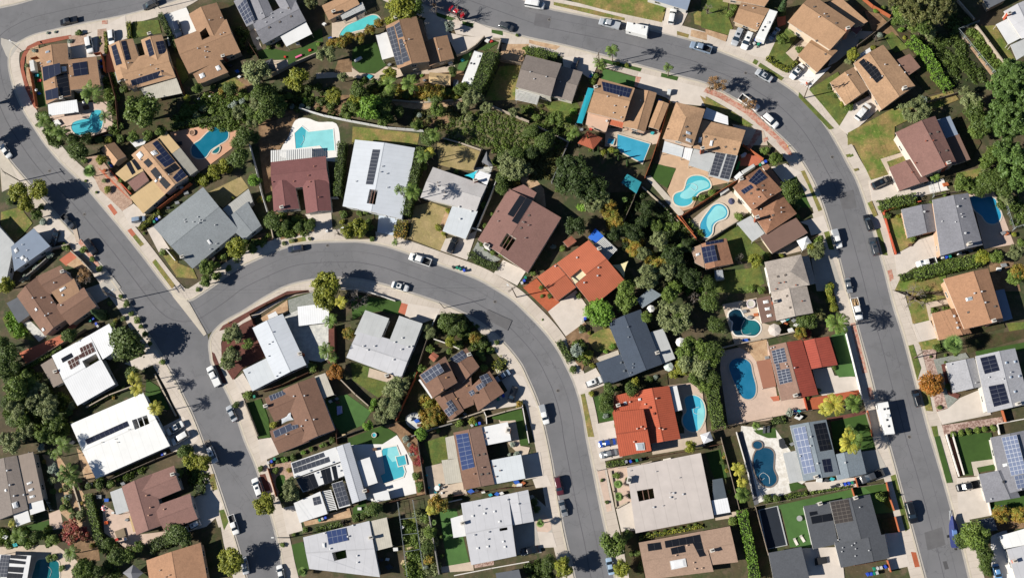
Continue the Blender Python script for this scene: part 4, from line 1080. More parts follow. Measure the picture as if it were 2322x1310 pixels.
# ================================================================ THE PLACE
# ---------------------------------------------------------------- ground and streets
def ground():
    m, t_ = raw('ground_soil'); p = t_.pos()
    base = t_.mix(t_.ramp(t_.noise(p, .09, 4), .42, .6), lin('54482f'), lin('3a461c'))
    base = t_.mix(t_.ramp(t_.noise(p, .35, 4), .5, .66), base, lin('63543f'))
    base = t_.mix(t_.ramp(t_.noise(p, 1.6, 3, .8), .60, .70, 0, .6), base, lin('857862')); base = t_.mix(t_.ramp(t_.noise(p, 2.4, 3, .8), .58, .68, 0, .5), base, lin('1f2414'))
    t_.put(t_.b.inputs['Base Color'], t_.vary(base, .22, .9, p)); t_.b.inputs['Roughness'].default_value = .95
    q = [(-900, -700), (900, -700), (900, 900), (-900, 900)]; k = MB(); k.face([(x, y, 0) for x, y in q]); o = k.build('ground', m); o['kind'] = 'structure'
ground()
A_right = [(21, 136), (23, 161), (33, 199), (54, 249), (81, 292), (107, 330), (141, 370), (191, 418), (237, 471), (287, 531), (327, 582), (373, 642)]
A_right2 = [(470, 772), (483, 826), (506, 869), (531, 922), (556, 996), (584, 1063), (617, 1171), (632, 1232), (642, 1282), (654, 1330)]
A_left = [(563, 1330), (541, 1247), (511, 1151), (483, 1068), (454, 987), (433, 935), (415, 899), (400, 866), (353, 786), (325, 743), (297, 695), (272, 660), (252, 632), (224, 597), (191, 557), (156, 519), (113, 471), (63, 413), (19, 361), (-20, 305), (-70, 220)]
T_low = [(450, -25), (400, 3), (290, 35), (200, 53), (100, 75), (70, 84), (48, 95), (33, 104), (24, 116)]
T_up = [(-90, 34), (3, 16), (50, 5), (140, -22)]
B_out = [(486, 645), (526, 615), (581, 587), (652, 558), (715, 548), (788, 546), (822, 547), (876, 557), (926, 573), (1001, 600), (1077, 628), (1115, 648), (1161, 677), (1196, 709), (1237, 752), (1267, 793), (1286, 829), (1301, 861), (1315, 902), (1326, 950), (1331, 985), (1345, 1056), (1364, 1151), (1379, 1219), (1391, 1282), (1401, 1330)]
B_in = [(1306, 1330), (1293, 1272), (1278, 1207), (1266, 1140), (1255, 1078), (1249, 1042), (1234, 971), (1219, 913), (1196, 858), (1178, 822), (1141, 777), (1096, 738), (1050, 711), (1003, 690), (927, 664), (852, 642), (776, 631), (708, 636), (650, 650), (600, 676), (551, 707), (520, 724)]
C_up = [(1080, -40), (1233, 14), (1276, 25), (1361, 42), (1419, 53), (1502, 73), (1553, 86), (1600, 100), (1625, 113), (1676, 133), (1716, 151), (1756, 176), (1802, 207), (1839, 242), (1872, 282), (1901, 329), (1922, 368), (1943, 406), (1960, 451), (1971, 488), (1983, 525), (1995, 569), (2008, 615), (2020, 663), (2030, 700), (2048, 756), (2063, 811), (2078, 869), (2093, 922), (2110, 985), (2134, 1063), (2159, 1151), (2184, 1244), (2205, 1330)]
C_low = [(2102, 1330), (2086, 1270), (2068, 1202), (2048, 1131), (2028, 1056), (2009, 988), (1989, 912), (1983, 890), (1968, 831), (1945, 748), (1926, 678), (1917, 648), (1900, 582), (1882, 519), (1864, 463), (1847, 418), (1822, 373), (1794, 335), (1741, 285), (1708, 255), (1676, 232), (1638, 210), (1600, 191), (1537, 174), (1452, 151), (1351, 123), (1276, 104), (1200, 88), (1143, 73), (1075, 54), (964, 16), (880, -20)]
road('road', A_left + [(-90, 60), (5, 92), (21, 136)] + A_right[1:] + [(400, 668), (470, 757)] + A_right2[1:])
road('road', T_up + [(450, -60)] + T_low + [(20, 128), (-90, 128)])
road('road', [(405, 672)] + [(430, 672), (450, 666)] + B_out + B_in + [(473, 757), (466, 757)])
road('road', C_up + C_low)
strip(T_low + A_right + [(396, 668), (412, 679), (432, 679), (452, 668)] + B_out, seam=6.2)
strip(B_in + [(499, 739), (483, 757), (476, 778), (478, 802)] + A_right2[1:])
strip(A_left); strip(T_up); strip(C_up, seam=6.1); strip(C_low)
# ---------------------------------------------------------------- garden ground, driveways, patios
T(400, 660); g('walk', -60, -50, -10, 0, 60, 40, 120, 110, 275, 385, 250, 405, 160, 290, 50, 150, -30, 50)
T(0, 0)
g('screed', 12, 345, 150, 385, 195, 380, 85, 540, 55, 500, 12, 400)
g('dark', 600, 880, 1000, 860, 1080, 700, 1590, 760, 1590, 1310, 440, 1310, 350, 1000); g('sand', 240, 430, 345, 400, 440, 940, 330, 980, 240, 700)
g('redm', 185, 560, 205, 490, 250, 420, 340, 375, 480, 345, 640, 318, 660, 345, 500, 378, 360, 405, 275, 440, 228, 520, 215, 620, 240, 720, 290, 860, 335, 990, 305, 965, 230, 800, 190, 650)
g('conc', 610, 395, 900, 262, 1130, 140, 1150, 350, 985, 400, 965, 500, 790, 520, 640, 530); g('gravel', 620, 330, 780, 310, 790, 400, 640, 430); g('gravel', 880, 270, 960, 260, 970, 480, 880, 490)
g('redp', 960, 400, 1010, 400, 1040, 650, 960, 660); g('lawn', 1195, 200, 1425, 183, 1455, 300, 1200, 348); g('turf', 300, 640, 380, 640, 430, 960, 350, 970)
g('pink', 600, 930, 1000, 920, 1025, 1225, 600, 1235, 480, 1100, 440, 1050); g('brick', 920, 190, 970, 185, 970, 220, 920, 222)
T(400, 0)
g('white', -110, 140, 90, 70, 185, 280, 60, 355, -70, 420); g('dark', 360, 20, 520, 30, 780, 420, 640, 560, 480, 300)
g('lawn', 0, 520, 60, 560, 110, 700, 60, 760, 0, 640); g('turf', 735, 470, 830, 430, 1010, 470, 1260, 375, 1275, 490, 1010, 600, 870, 530, 750, 540); g('patio', 860, 545, 1000, 540, 1010, 610, 900, 650); g('patio', 640, 250, 700, 230, 770, 440, 720, 460)
g('dirt', 250, 850, 640, 680, 720, 800, 420, 930); g('mix', 370, 770, 520, 700, 620, 770, 420, 860); g('dirt', 760, 1110, 1110, 1010, 1590, 1060, 1590, 860, 1300, 850, 1240, 960, 1000, 1000); g('lawn', 1080, 860, 1240, 840, 1230, 960, 1120, 960); g('dirt', 740, 1120, 1110, 1020, 1000, 1300, 740, 1310)
g('patio', 1400, 170, 1588, 110, 1700, 60, 1680, 330, 1400, 340); g('patio', 1260, 660, 1588, 640, 1588, 690, 1260, 710); g('dirt', 1460, 530, 1588, 530, 1588, 650, 1420, 660); g('turf', 1180, 330, 1310, 250, 1320, 380, 1240, 370)
T(200, 200); g('salmon', 740, 400, 1270, 300, 1345, 385, 1300, 540, 1060, 720, 960, 780, 760, 500)
T(400, 0); g('white', 1060, 1100, 1120, 1065, 1190, 1068, 1280, 1100, 1440, 1115, 1475, 1300, 1460, 1440, 1340, 1450, 960, 1420, 950, 1330, 1010, 1230, s=True)
T(800, 0)
g('turf', 0, 430, 210, 385, 300, 590, 200, 660, 60, 655, -10, 590); g('patio', -10, 610, 60, 660, 200, 668, 300, 600, 440, 620, 450, 690, 250, 730, 0, 700)
g('conc', 640, 190, 780, 165, 870, 300, 1010, 330, 1200, 340, 1080, 420, 940, 505, 880, 380, 680, 360); g('conc', 900, 240, 1090, 195, 1390, 330, 1190, 345, 930, 310); g('conc', 690, 120, 800, 170, 760, 200, 640, 200)
g('turf', 740, 110, 830, 140, 930, 170, 885, 195, 760, 150); g('turf', 985, 195, 1090, 215, 1080, 255, 990, 228); g('turf', 1250, 270, 1350, 285, 1352, 325, 1250, 300)
g('turf', 1130, 450, 1260, 370, 1310, 390, 1200, 460); g('turf2', 1000, 480, 1080, 450, 1000, 650, 940, 620); g('patio', 440, 640, 920, 590, 900, 660, 450, 700); g('dirt', 440, 690, 1000, 640, 1000, 760, 640, 780, 450, 760)
g('sand', 340, 905, 980, 900, 1000, 950, 600, 990, 400, 960); g('dirt', 640, 1080, 900, 1020, 900, 1150, 720, 1200, 560, 1150)
g('mix', 1320, 600, 1510, 590, 1480, 900, 1180, 910); g('sand', 1340, 400, 1588, 400, 1520, 590, 1330, 560); g('mix', 0, 1140, 600, 1205, 580, 1310, -10, 1310); g('weed', 880, 1000, 1588, 1000, 1588, 1310, 860, 1310)
T(1200, 0)
g('mix', 350, -20, 1090, -20, 1230, 85, 1195, 205, 700, 100, 400, 20); g('mix', 220, 22, 520, 80, 860, 165, 860, 190, 640, 150, 220, 50); g('conc', 1240, 60, 1430, 115, 1330, 330, 1190, 290); g('mix', 1480, 130, 1600, 40, 1600, 250, 1490, 220); g('sand', 1460, 270, 1600, 300, 1600, 370, 1450, 330)
g('mix', 1330, 283, 1440, 315, 1430, 345, 1330, 318); g('sand', 0, 360, 280, 420, 240, 455, 0, 392); g('conc', 300, 520, 560, 490, 610, 600, 560, 720, 470, 660, 310, 630); g('turf2', 670, 620, 960, 700, 945, 790, 640, 715)
g('turf', 660, 530, 1015, 620, 1000, 650, 680, 570); g('conc', 985, 655, 1600, 800, 1600, 960, 1300, 930, 1230, 880, 950, 780); g('turf', 1190, 660, 1345, 695, 1330, 730, 1185, 695); g('brick', 960, 690, 1010, 700, 970, 790, 945, 780); g('patio', 690, 1150, 1190, 1180, 1160, 1320, 680, 1320)
g('lawn', 130, 920, 420, 910, 455, 960, 390, 1220, 150, 1120); g('weed', -100, 940, 130, 940, 380, 1230, 340, 1310, 0, 1100)
T(1600, 0)
g('lawn', -40, 0, 210, 0, 190, 120, 245, 255, 210, 320, -40, 250); g('sand', 0, 265, 200, 325, 180, 380, 0, 310); g('conc', 220, 270, 470, 290, 660, 340, 560, 530, 440, 510, 180, 410); g('redp', 640, 160, 720, 150, 720, 220, 650, 250)
g('lawn', 640, 350, 740, 250, 830, 330, 720, 480, 820, 555, 740, 650, 555, 530); g('patio', 720, 480, 880, 350, 930, 390, 830, 510, 800, 560); g('lawn', 420, 570, 440, 535, 475, 555, 455, 590); g('lawn', 490, 570, 705, 705, 680, 730, 470, 600); g('white', 740, 650, 870, 560, 1010, 650, 1130, 600, 930, 800)
g('lawn', 930, 810, 1190, 650, 1340, 960, 1320, 1060, 1210, 1145, 1060, 960); g('lawn', 840, 835, 1155, 1160, 1115, 1170, 835, 875); g('conc', 1320, 950, 1480, 860, 1560, 980, 1290, 1225, 1200, 1145); g('mix', 1270, 1235, 1588, 1060, 1700, 980, 1700, 1310, 1320, 1310)
g('brick', 10, 790, 150, 845, 420, 1000, 740, 1310, 690, 1310, 350, 1020, 120, 885, -20, 830); g('mix', 0, 870, 250, 1010, 430, 1130, 380, 1142, 200, 1060, 0, 960); g('patio', 240, 1120, 520, 1180, 560, 1310, 330, 1310); g('screed', 1190, 330, 1330, 280, 1510, 290, 1180, 560, 1100, 600)
g('dirt', 1560, 130, 1760, 330, 1500, 290, 1430, 100)
T(1922, 0)
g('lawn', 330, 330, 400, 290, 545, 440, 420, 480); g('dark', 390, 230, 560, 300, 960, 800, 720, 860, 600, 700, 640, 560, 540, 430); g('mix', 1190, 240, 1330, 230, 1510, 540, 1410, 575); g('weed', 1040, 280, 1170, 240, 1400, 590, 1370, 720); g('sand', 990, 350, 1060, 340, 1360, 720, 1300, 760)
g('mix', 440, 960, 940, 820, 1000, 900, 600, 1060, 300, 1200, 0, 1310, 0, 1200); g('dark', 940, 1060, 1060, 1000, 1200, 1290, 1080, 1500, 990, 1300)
T(1922, 330)
g('mix', 60, -10, 500, -30, 480, 60, 300, 130, 390, 265, 210, 315); g('patio', 295, 125, 505, 60, 520, 95, 350, 150, 400, 250, 370, 270); g('mix', 350, 150, 510, 95, 520, 140, 380, 200); g('conc', 190, 320, 400, 255, 470, 405, 720, 340, 920, 400, 640, 460, 220, 500); g('white', 720, 330, 860, 300, 900, 400, 740, 430)
g('mix', 350, 670, 480, 610, 560, 830, 605, 870, 430, 985); g('conc', 420, 985, 600, 890, 640, 850, 790, 800, 840, 1000, 630, 1080, 520, 1150, 445, 1175); g('pink', 1090, 440, 1320, 415, 1500, 890, 1230, 930, 1150, 600); g('mix', 980, 250, 1200, 200, 1210, 260, 950, 380)
g('mix', 178, 520, 215, 500, 270, 630, 235, 645); g('lawn', 248, 755, 290, 745, 362, 990, 310, 985); g('brick', 350, 1130, 395, 1115, 415, 1200, 375, 1230); g('mix', 480, 1180, 880, 1150, 900, 1310, 420, 1310); g('dirt', 1270, 1060, 1490, 1040, 1560, 1310, 1320, 1310); g('lawn', 10, 95, 45, 75, 55, 95, 20, 110)
T(1922, 660)
g('mix', 400, -10, 900, 50, 700, 110, 740, 265, 585, 295, 520, 0); g('patio', 700, 105, 900, 75, 920, 110, 745, 150, 770, 260, 735, 270); g('conc', 585, 300, 740, 262, 820, 420, 635, 460); g('mix', 635, 460, 820, 425, 840, 510, 680, 545); g('rock', 670, 530, 800, 520, 790, 600, 830, 760, 905, 1050, 800, 1085)
g('ggrav', 770, 615, 1060, 555, 1090, 600, 890, 640, 870, 740, 1000, 960, 900, 1055, 830, 800); g('mulch', 840, 660, 880, 650, 930, 900, 1010, 930, 990, 970, 900, 930); g('conc', 805, 1085, 900, 1055, 1010, 960, 1200, 880, 1290, 1110, 850, 1200); g('rock', 850, 1205, 1390, 1130, 1400, 1190, 870, 1300); g('lawn', 545, 490, 590, 480, 660, 690, 625, 800); g('mix', 640, 830, 720, 850, 765, 1080, 705, 1075)
g('lawn', 750, 1215, 805, 1210, 820, 1310, 775, 1310); g('lawn', 1430, 290, 1588, 275, 1700, 260, 1700, 340, 1460, 375); g('turf', 1150, 540, 1700, 440, 1700, 520, 1160, 590); g('dark', 1060, 430, 1588, 340, 1590, 420, 1080, 560); g('dark', 860, 350, 1390, 260, 1420, 330, 1050, 420)
T(1922, 980)
g('turf', 940, 20, 1290, 0, 1330, 235, 1110, 270, 1130, 385, 1035, 385); g('conc', 980, 410, 1190, 395, 1260, 640, 1295, 745, 1000, 800); g('turf', 778, 40, 825, 30, 945, 450, 890, 455); g('turf', 1160, 310, 1330, 280, 1340, 330, 1180, 360); g('walk', 1110, 265, 1340, 235, 1345, 280, 1160, 315, 1190, 400, 1140, 390); g('turf', 1270, 640, 1588, 560, 1700, 540, 1700, 660, 1290, 700); g('white', 1290, 930, 1430, 870, 1500, 1180, 1500, 1320, 1320, 1330, 1290, 1180)
g('dirt', 1300, 760, 1700, 650, 1700, 840, 1360, 890); g('mulch', 895, 30, 930, 25, 1025, 385, 990, 395); g('redg', 568, 1072, 625, 1078, 655, 1205, 605, 1212)
g('conc', 330, 910, 480, 895, 560, 1200, 370, 1240); g('turf2', 140, 490, 335, 450, 410, 720, 250, 730, 60, 560, 45, 510); g('dark', 290, 780, 410, 750, 450, 880, 330, 905); g('lawn', 385, 390, 430, 375, 560, 860, 520, 890)
T(1600, 980)
g('trav', 320, -60, 630, -30, 760, 160, 900, 440, 760, 540, 450, 640, 300, 300); g('turf', 430, -20, 630, -40, 640, 50, 560, 50, 460, 10); g('turf2', 580, 670, 1310, 510, 1340, 580, 890, 660, 960, 1030, 760, 1030, 680, 690); g('asph', 290, 0, 340, 0, 480, 640, 430, 660); g('conc', 890, 450, 1340, 405, 1365, 490, 930, 530); g('turf', 750, 460, 820, 445, 910, 490, 765, 530)
g('conc', 860, 1040, 1170, 1030, 1240, 1220, 1250, 1320, 930, 1320); g('dark', 140, 60, 290, 20, 440, 660, 300, 680, 200, 300); g('turf', 0, 180, 130, 150, 200, 420, 80, 420); g('dark', 340, 680, 460, 670, 610, 1320, 480, 1320); g('patio', 80, 730, 290, 710, 290, 760, 90, 790)
T(1750, 880)
g('turf', 530, 290, 850, 225, 935, 545, 800, 565, 560, 550); g('screed', 805, 570, 950, 550, 1070, 790, 860, 850, 760, 870, 750, 800); g('turf', 830, 890, 1025, 850, 1095, 1105, 900, 945); g('mulch', 490, 270, 840, 200, 850, 230, 530, 300)
T(1600, 660)
g('pink', 140, 540, 560, 450, 650, 980, 900, 960, 930, 1060, 560, 1160, 200, 1200, 130, 700); g('patio', 150, 120, 460, 60, 500, 280, 780, 370, 260, 475); g('conc', 960, 700, 1130, 685, 1160, 760, 1345, 770, 1395, 890, 1050, 940, 1010, 900); g('turf2', 1130, 400, 1250, 350, 1345, 765, 1200, 775, 1160, 710, 1200, 660)
g('redg', 890, 970, 1385, 885, 1405, 965, 1060, 1055, 920, 1065); g('brick', 1300, 290, 1345, 285, 1455, 730, 1410, 740); g('brick', 1450, 870, 1490, 860, 1520, 970, 1475, 980); g('redp', 580, 950, 660, 940, 665, 985, 610, 990); g('sand', 280, 490, 550, 430, 560, 600, 460, 640, 400, 560); g('dark', 640, 270, 840, 240, 830, 360, 680, 380)
T(1600, 330)
g('patio', -30, 590, 220, 400, 400, 590, 280, 690, 40, 860, -150, 820, -160, 700); g('lawn', 30, 870, 280, 700, 545, 970, 400, 1040, 180, 1040, 200, 840); g('lawn', 60, 1150, 490, 1090, 530, 1240, 380, 1330, 20, 1320, 0, 1200); g('turf', 690, 300, 800, 255, 970, 600, 850, 665, 700, 420); g('mix', 855, 235, 890, 225, 1050, 580, 1015, 595, 920, 360); g('lawn', 1045, 720, 1100, 715, 1160, 940, 1110, 935)
g('conc', 590, 195, 720, 165, 870, 250, 700, 335); g('conc', 850, 690, 1060, 630, 1110, 770, 950, 810, 920, 720); g('patio', 600, 960, 830, 860, 860, 950, 700, 990); g('mix', 1260, 85, 1300, 75, 1310, 100, 1275, 110); g('mix', 1330, 215, 1370, 205, 1380, 225, 1345, 235); g('screed', 950, 1020, 1130, 980, 1240, 1300, 1000, 1310); g('dark', 800, 560, 960, 560, 970, 610, 860, 660)
T(1450, 200)
g('tan', 190, 560, 400, 630, 640, 770, 850, 840, 560, 900, 480, 1080, 350, 1120, 250, 930, 330, 720, 170, 690); g('turf', 190, 690, 330, 730, 250, 900, 90, 800, 110, 680); g('walk', 50, 800, 100, 790, 400, 1120, 370, 1170); g('brick', 1230, 480, 1290, 460, 1380, 600, 1350, 610); g('brick', 1055, 370, 1110, 390, 990, 570, 960, 550); g('brick', 1110, 460, 1150, 440, 1160, 470, 1120, 490); g('mix', 545, 70, 1020, 340, 960, 345, 800, 240, 600, 180); g('redp', 1000, 590, 1110, 640, 1060, 700, 900, 700, 900, 600)
g('dark', 60, 520, 170, 500, 100, 780, 50, 800)
T(1200, 660)
g('conc', 270, 100, 420, -10, 545, 170, 500, 280, 330, 405, 170, 185); g('dirt', 330, 405, 500, 280, 560, 340, 540, 480, 480, 720, 360, 560); g('mix', 540, 410, 720, 335, 780, 500, 650, 550, 570, 510, s=True); g('conc', 480, 750, 600, 690, 690, 840, 450, 930, 390, 760); g('walk', 600, 600, 800, 530, 810, 570, 640, 640); g('turf', 580, 950, 710, 915, 790, 1160, 630, 1180); g('mix', 465, 930, 500, 920, 585, 1310, 530, 1310); g('dark', 800, 860, 1240, 740, 1250, 840, 1000, 900, 780, 940)
g('pink', 1250, 850, 1450, 825, 1560, 900, 1600, 1310, 1400, 1320, 1380, 1080, 1280, 1060); g('conc', 600, 1195, 770, 1160, 810, 1320, 630, 1330)
T(1200, 330); g('bank_shade', 860, 430, 1010, 410, 1330, 640, 1588, 900, 1500, 1310, 1240, 1310, 1100, 900, 860, 560); g('bank_shade', 560, 430, 860, 420, 900, 700, 620, 560); T(1000, 500); g('redg', 740, 605, 860, 520, 960, 640, 1070, 735, 965, 818); g('dirt', 720, 570, 860, 440, 880, 500, 745, 600); g('ggrav', 250, 340, 330, 190, 430, 290, 540, 350, 480, 380, 330, 330)
T(1200, 980)
g('conc', 590, 70, 790, -10, 840, 220, 640, 265); g('pink', 700, 320, 880, 300, 930, 620, 790, 672); g('conc', 780, 680, 925, 620, 965, 880, 830, 892); g('pink', 612, 350, 680, 330, 745, 700, 700, 715); g('patio', 1090, 20, 1560, 0, 1588, 120, 1110, 200); g('dark', 980, 920, 1560, 800, 1588, 850, 1000, 960)
g('dark', 830, 900, 980, 900, 1040, 1310, 900, 1310); g('conc', 30, 420, 160, 380, 200, 480, 60, 500); g('screed', -150, 620, 30, 560, 190, 700, 210, 900, -100, 960); g('pink', 0, 820, 60, 780, 150, 740, 200, 870, 60, 920, s=True); g('conc', -40, 880, 210, 900, 250, 1030, 60, 1040)
T(1000, 820)
g('conc', 480, 60, 740, 130, 880, 420, 770, 375, 650, 400, 380, 440, 360, 430, 600, 260); g('turf', 410, 505, 725, 420, 790, 745, 715, 755, 670, 530, 520, 520); g('patio', 520, 525, 600, 500, 670, 520, 715, 755, 800, 770, 780, 840, 720, 850, 610, 740); g('conc', 725, 845, 895, 810, 925, 1030, 760, 1060)
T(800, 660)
g('dark', 640, 220, 1000, 200, 1260, 500, 1330, 620, 1180, 720, 1000, 520, 640, 500); g('dark', 400, 780, 640, 740, 760, 980, 900, 1180, 560, 1280, 400, 1170); g('turf', -20, 30, 440, 90, 410, 210, 260, 180, 110, 200, 0, 260); g('lawn', -20, 640, 160, 690, 430, 800, 230, 960, 0, 800); g('patio', 150, 690, 440, 780, 420, 850, 135, 770)
g('flag', 480, 1130, 560, 1090, 640, 1130, 620, 1200, 560, 1240, 490, 1200, s=True); g('redp', 410, 190, 440, 105, 515, 125, 480, 215); g('conc', 500, 110, 790, 160, 760, 240, 620, 290, 470, 220); g('turf', 1300, 1110, 1500, 1050, 1545, 1175, 1460, 1160, 1330, 1170)
T(600, 820)
g('turf2', 540, 340, 740, 290, 960, 450, 880, 570, 690, 650, 600, 520); g('white', 750, 740, 930, 715, 1190, 655, 1340, 890, 1370, 1180, 1000, 1260, 920, 1240); g('turf', 750, 690, 1070, 570, 1195, 655, 1060, 740, 900, 740, 760, 750); g('dirt', 1075, 575, 1190, 545, 1390, 700, 1455, 1190, 1370, 1200, 1330, 900, 1190, 640)
g('turf', 0, 400, 20, 440, 60, 680, -20, 690); g('gravel', 60, 930, 240, 890, 270, 1040, 100, 1120); g('conc', -60, 700, 60, 680, 130, 830, -30, 900)
T(400, 660)
g('mulch', 405, 480, 440, 400, 600, 290, 700, 240, 800, 590, 600, 690, 510, 800, 410, 640); g('mulch', 385, 358, 420, 310, 700, 155, 1000, 0, 1190, -10, 1200, 10, 1000, 45, 720, 185, 490, 330); g('mulch', 320, 545, 345, 560, 460, 830, 420, 830, 330, 620); g('conc', 520, 800, 600, 735, 690, 890, 570, 920)
g('flag', 950, 240, 1090, 160, 1180, 310, 1380, 290, 1370, 610, 1170, 690, 1100, 560); g('ggrav', 1005, 80, 1230, 10, 1260, 110, 1020, 200); g('sand', 750, 250, 1000, 80, 1010, 190, 900, 230, 800, 280); g('turf', 635, 1010, 760, 965, 830, 1150, 845, 1320, 740, 1320); g('mulch', 1370, 340, 1440, 330, 1450, 640, 1370, 650); g('dark', 1190, 620, 1440, 660, 1440, 700, 1240, 760)
T(800, 330)
g('dry', 760, -20, 960, -10, 1160, 60, 1095, 230, 900, 210, 770, 170); g('dry', 550, 550, 700, 510, 860, 570, 800, 700, 845, 840, 790, 950, 505, 835); g('conc', 835, 840, 1010, 815, 1120, 765, 1030, 1030, 790, 945); g('blue', 235, 630, 405, 655, 365, 810, 220, 780); g('conc', 1355, 1030, 1560, 1130, 1480, 1260, 1270, 1150); g('dark', -80, 580, 190, 580, 210, 840, -60, 850); g('sand', 760, 780, 850, 560, 870, 590, 830, 780)
g('flag', 1100, 200, 1260, 190, 1200, 380, 1090, 350); g('sand', 1480, 250, 1588, 230, 1720, 390, 1740, 560, 1600, 520)
T(400, 330)
g('dry', 270, 430, 580, 280, 650, 380, 520, 480, 420, 560, 290, 470); g('mix', -10, 1050, 150, 1110, 190, 1200, 0, 1185); g('conc', 1160, 620, 1395, 605, 1405, 760, 1240, 860, 1230, 720); g('dirt', 900, 600, 1150, 640, 1245, 770, 940, 850); g('dirt', 740, 0, 950, 0, 860, 150, 880, 400, 800, 440); g('mix', 1010, 850, 1160, 820, 1170, 860, 1020, 885); g('dirt', 620, 830, 870, 770, 880, 850, 700, 890)
T(0, 330)
g('mix', 12, 600, 180, 555, 295, 700, 210, 800, 130, 880, 12, 740); g('conc', 300, 740, 500, 640, 650, 790, 590, 860, 430, 880); g('gravel', 770, 110, 890, 90, 1180, 470, 1195, 520, 1110, 595, 900, 400); g('conc', 1105, 590, 1205, 525, 1315, 620, 1250, 735, 1170, 720); g('conc', 1320, 745, 1400, 730, 1530, 930, 1430, 960); g('mix', 1465, 985, 1550, 950, 1600, 1030, 1600, 1190)
g('redp', 970, 545, 1000, 525, 1060, 605, 1030, 632); g('redp', 1148, 765, 1182, 745, 1225, 800, 1192, 822); g('mix', 1195, 822, 1225, 800, 1300, 890, 1265, 910); g('mix', 1372, 1050, 1400, 1022, 1580, 1260, 1550, 1288); g('walk', -10, 60, 70, 120, 180, 340, 20, 420); g('redp', 880, 200, 940, 240, 1190, 500, 1150, 470, 960, 290)
T(0, 500)
g('redp', 170, 1190, 545, 1030, 790, 765, 830, 800, 560, 1100, 250, 1310); g('redp', 535, 355, 650, 270, 710, 350, 600, 410); g('sand', 600, 400, 740, 300, 830, 400, 700, 440); g('screed', 760, 620, 900, 570, 1010, 495, 1090, 600, 960, 700, 860, 750); g('lawn', 20, 880, 100, 815, 230, 950, 310, 1080, 100, 1050); g('flag', 205, 920, 260, 890, 420, 1040, 350, 1090); g('brick', 690, 180, 730, 170, 900, 400, 870, 420); g('patio', 640, 20, 680, 10, 720, 190, 690, 200)
T(0, 660); g('conc', 1120, 650, 1400, 530, 1460, 620, 1280, 710); g('turf', 1320, 790, 1430, 860, 1530, 1060, 1400, 1100, 1310, 930)
T(200, 820); g('conc', 640, 600, 860, 490, 1000, 690, 900, 790, 750, 810)
T(0, 980)
g('sand', 380, 200, 520, 190, 760, 560, 830, 800, 900, 1150, 820, 1130, 720, 880, 520, 700, 480, 420); g('pink', 440, 730, 540, 690, 575, 860, 450, 880); g('pink', 920, 640, 1080, 740, 1160, 700, 1230, 920, 1560, 880, 1250, 1040, 1160, 1060, 940, 900); g('patio', -20, 1030, 500, 1005, 700, 1160, 640, 1330, -20, 1330); g('turf', 200, 840, 440, 790, 445, 880, 230, 880); g('dark', 290, 180, 380, 200, 500, 690, 440, 720, 400, 600); g('sand', 690, 140, 780, 200, 860, 400, 760, 420)
g('dirt', 640, 880, 880, 940, 900, 1150, 700, 1180)
T(400, 980)
g('conc', 150, 600, 290, 505, 425, 650, 380, 745, 270, 845, 80, 900); g('turf', 1035, 1010, 1140, 980, 1205, 1220, 1100, 1290); g('gravel', 850, 310, 1000, 300, 1045, 400, 900, 560); g('turf', 900, 410, 940, 380, 980, 400, 970, 520, 930, 530, 900, 480, s=True); g('conc', 950, 680, 1085, 650, 1140, 880, 1000, 920); g('mix', 280, 380, 340, 370, 372, 510, 330, 525); g('lawn', 385, 700, 430, 690, 472, 800, 430, 880); g('sand', 1140, 790, 1560, 680, 1580, 760, 1160, 840); g('dark', 220, 880, 400, 850, 480, 1300, 270, 1310); g('mulch', 750, 380, 800, 370, 850, 520, 800, 530)
T(800, 980)
g('turf2', 775, 700, 930, 680, 1050, 1165, 850, 1205); g('lawn', 640, 90, 850, 20, 870, 240, 720, 295); g('patio', 650, 310, 800, 275, 860, 470, 990, 445, 1035, 560, 700, 600); g('lawn', 430, 780, 560, 760, 645, 1300, 520, 1310); g('turf', 0, 680, 110, 600, 130, 700, 0, 760); g('dark', 300, 760, 440, 750, 470, 1060, 380, 1100); g('patio', 790, 1210, 1080, 1160, 1090, 1240, 800, 1260); g('rock', 1090, 1190, 1270, 1150, 1270, 1190, 1100, 1220); g('screed', 1430, 830, 1640, 790, 1700, 1080, 1480, 1100)
# ---------------------------------------------------------------- houses
T(0, 0)
H('corner brown solar house', 'brown-roofed house on the street corner with solar panels and a white patio cover', 'd8cbb8', Wg('g', 3, (345, 440, 606, 389, 640, 865, 415, 940), 'brown', p=.2), Wg('p', 2.9, (636, 812, 610, 540, 868, 512, 905, 786), 'brown', dh=.7))
S(380, 605, 538, 568, 548, 660, 392, 733, n=(3, 1), k='navy'); S(405, 820, 520, 787, 527, 882, 415, 905, n=(2, 1), k='navy'); S(502, 682, 605, 655, 632, 858, 532, 880, n=(1, 5), k='black'); S(650, 572, 780, 553, 795, 672, 667, 690, n=(2, 2), k='navy')
K(408, 465, 445, 458, 447, 475, 410, 482, hx='8a97a8'); K(420, 555, 458, 548, 460, 565, 422, 572, hx='8a97a8'); K(555, 606, 598, 597, 600, 642, 560, 650); V(375, 600, 475, 748, 635, 600, 643, 690, 370, 575); C(570, 895, '8d8378')
A('p', 2.6, (430, 935, 690, 898, 708, 1010, 440, 1045), 'wrib', open=True)
H('tan courtyard house', 'tan shingle house with five dark solar arrays around an open courtyard', 'd5c4ae', Wg('g', 3, (1160, 812, 1070, 560, 1500, 440, 1582, 697), 'tan', p=.24), Wg('g', 3, (972, 412, 1195, 350, 1290, 640, 1060, 730), 'tan', p=.24), Wg('g', 3, (1268, 362, 1458, 314, 1580, 690, 1360, 690), 'tan', p=.24))
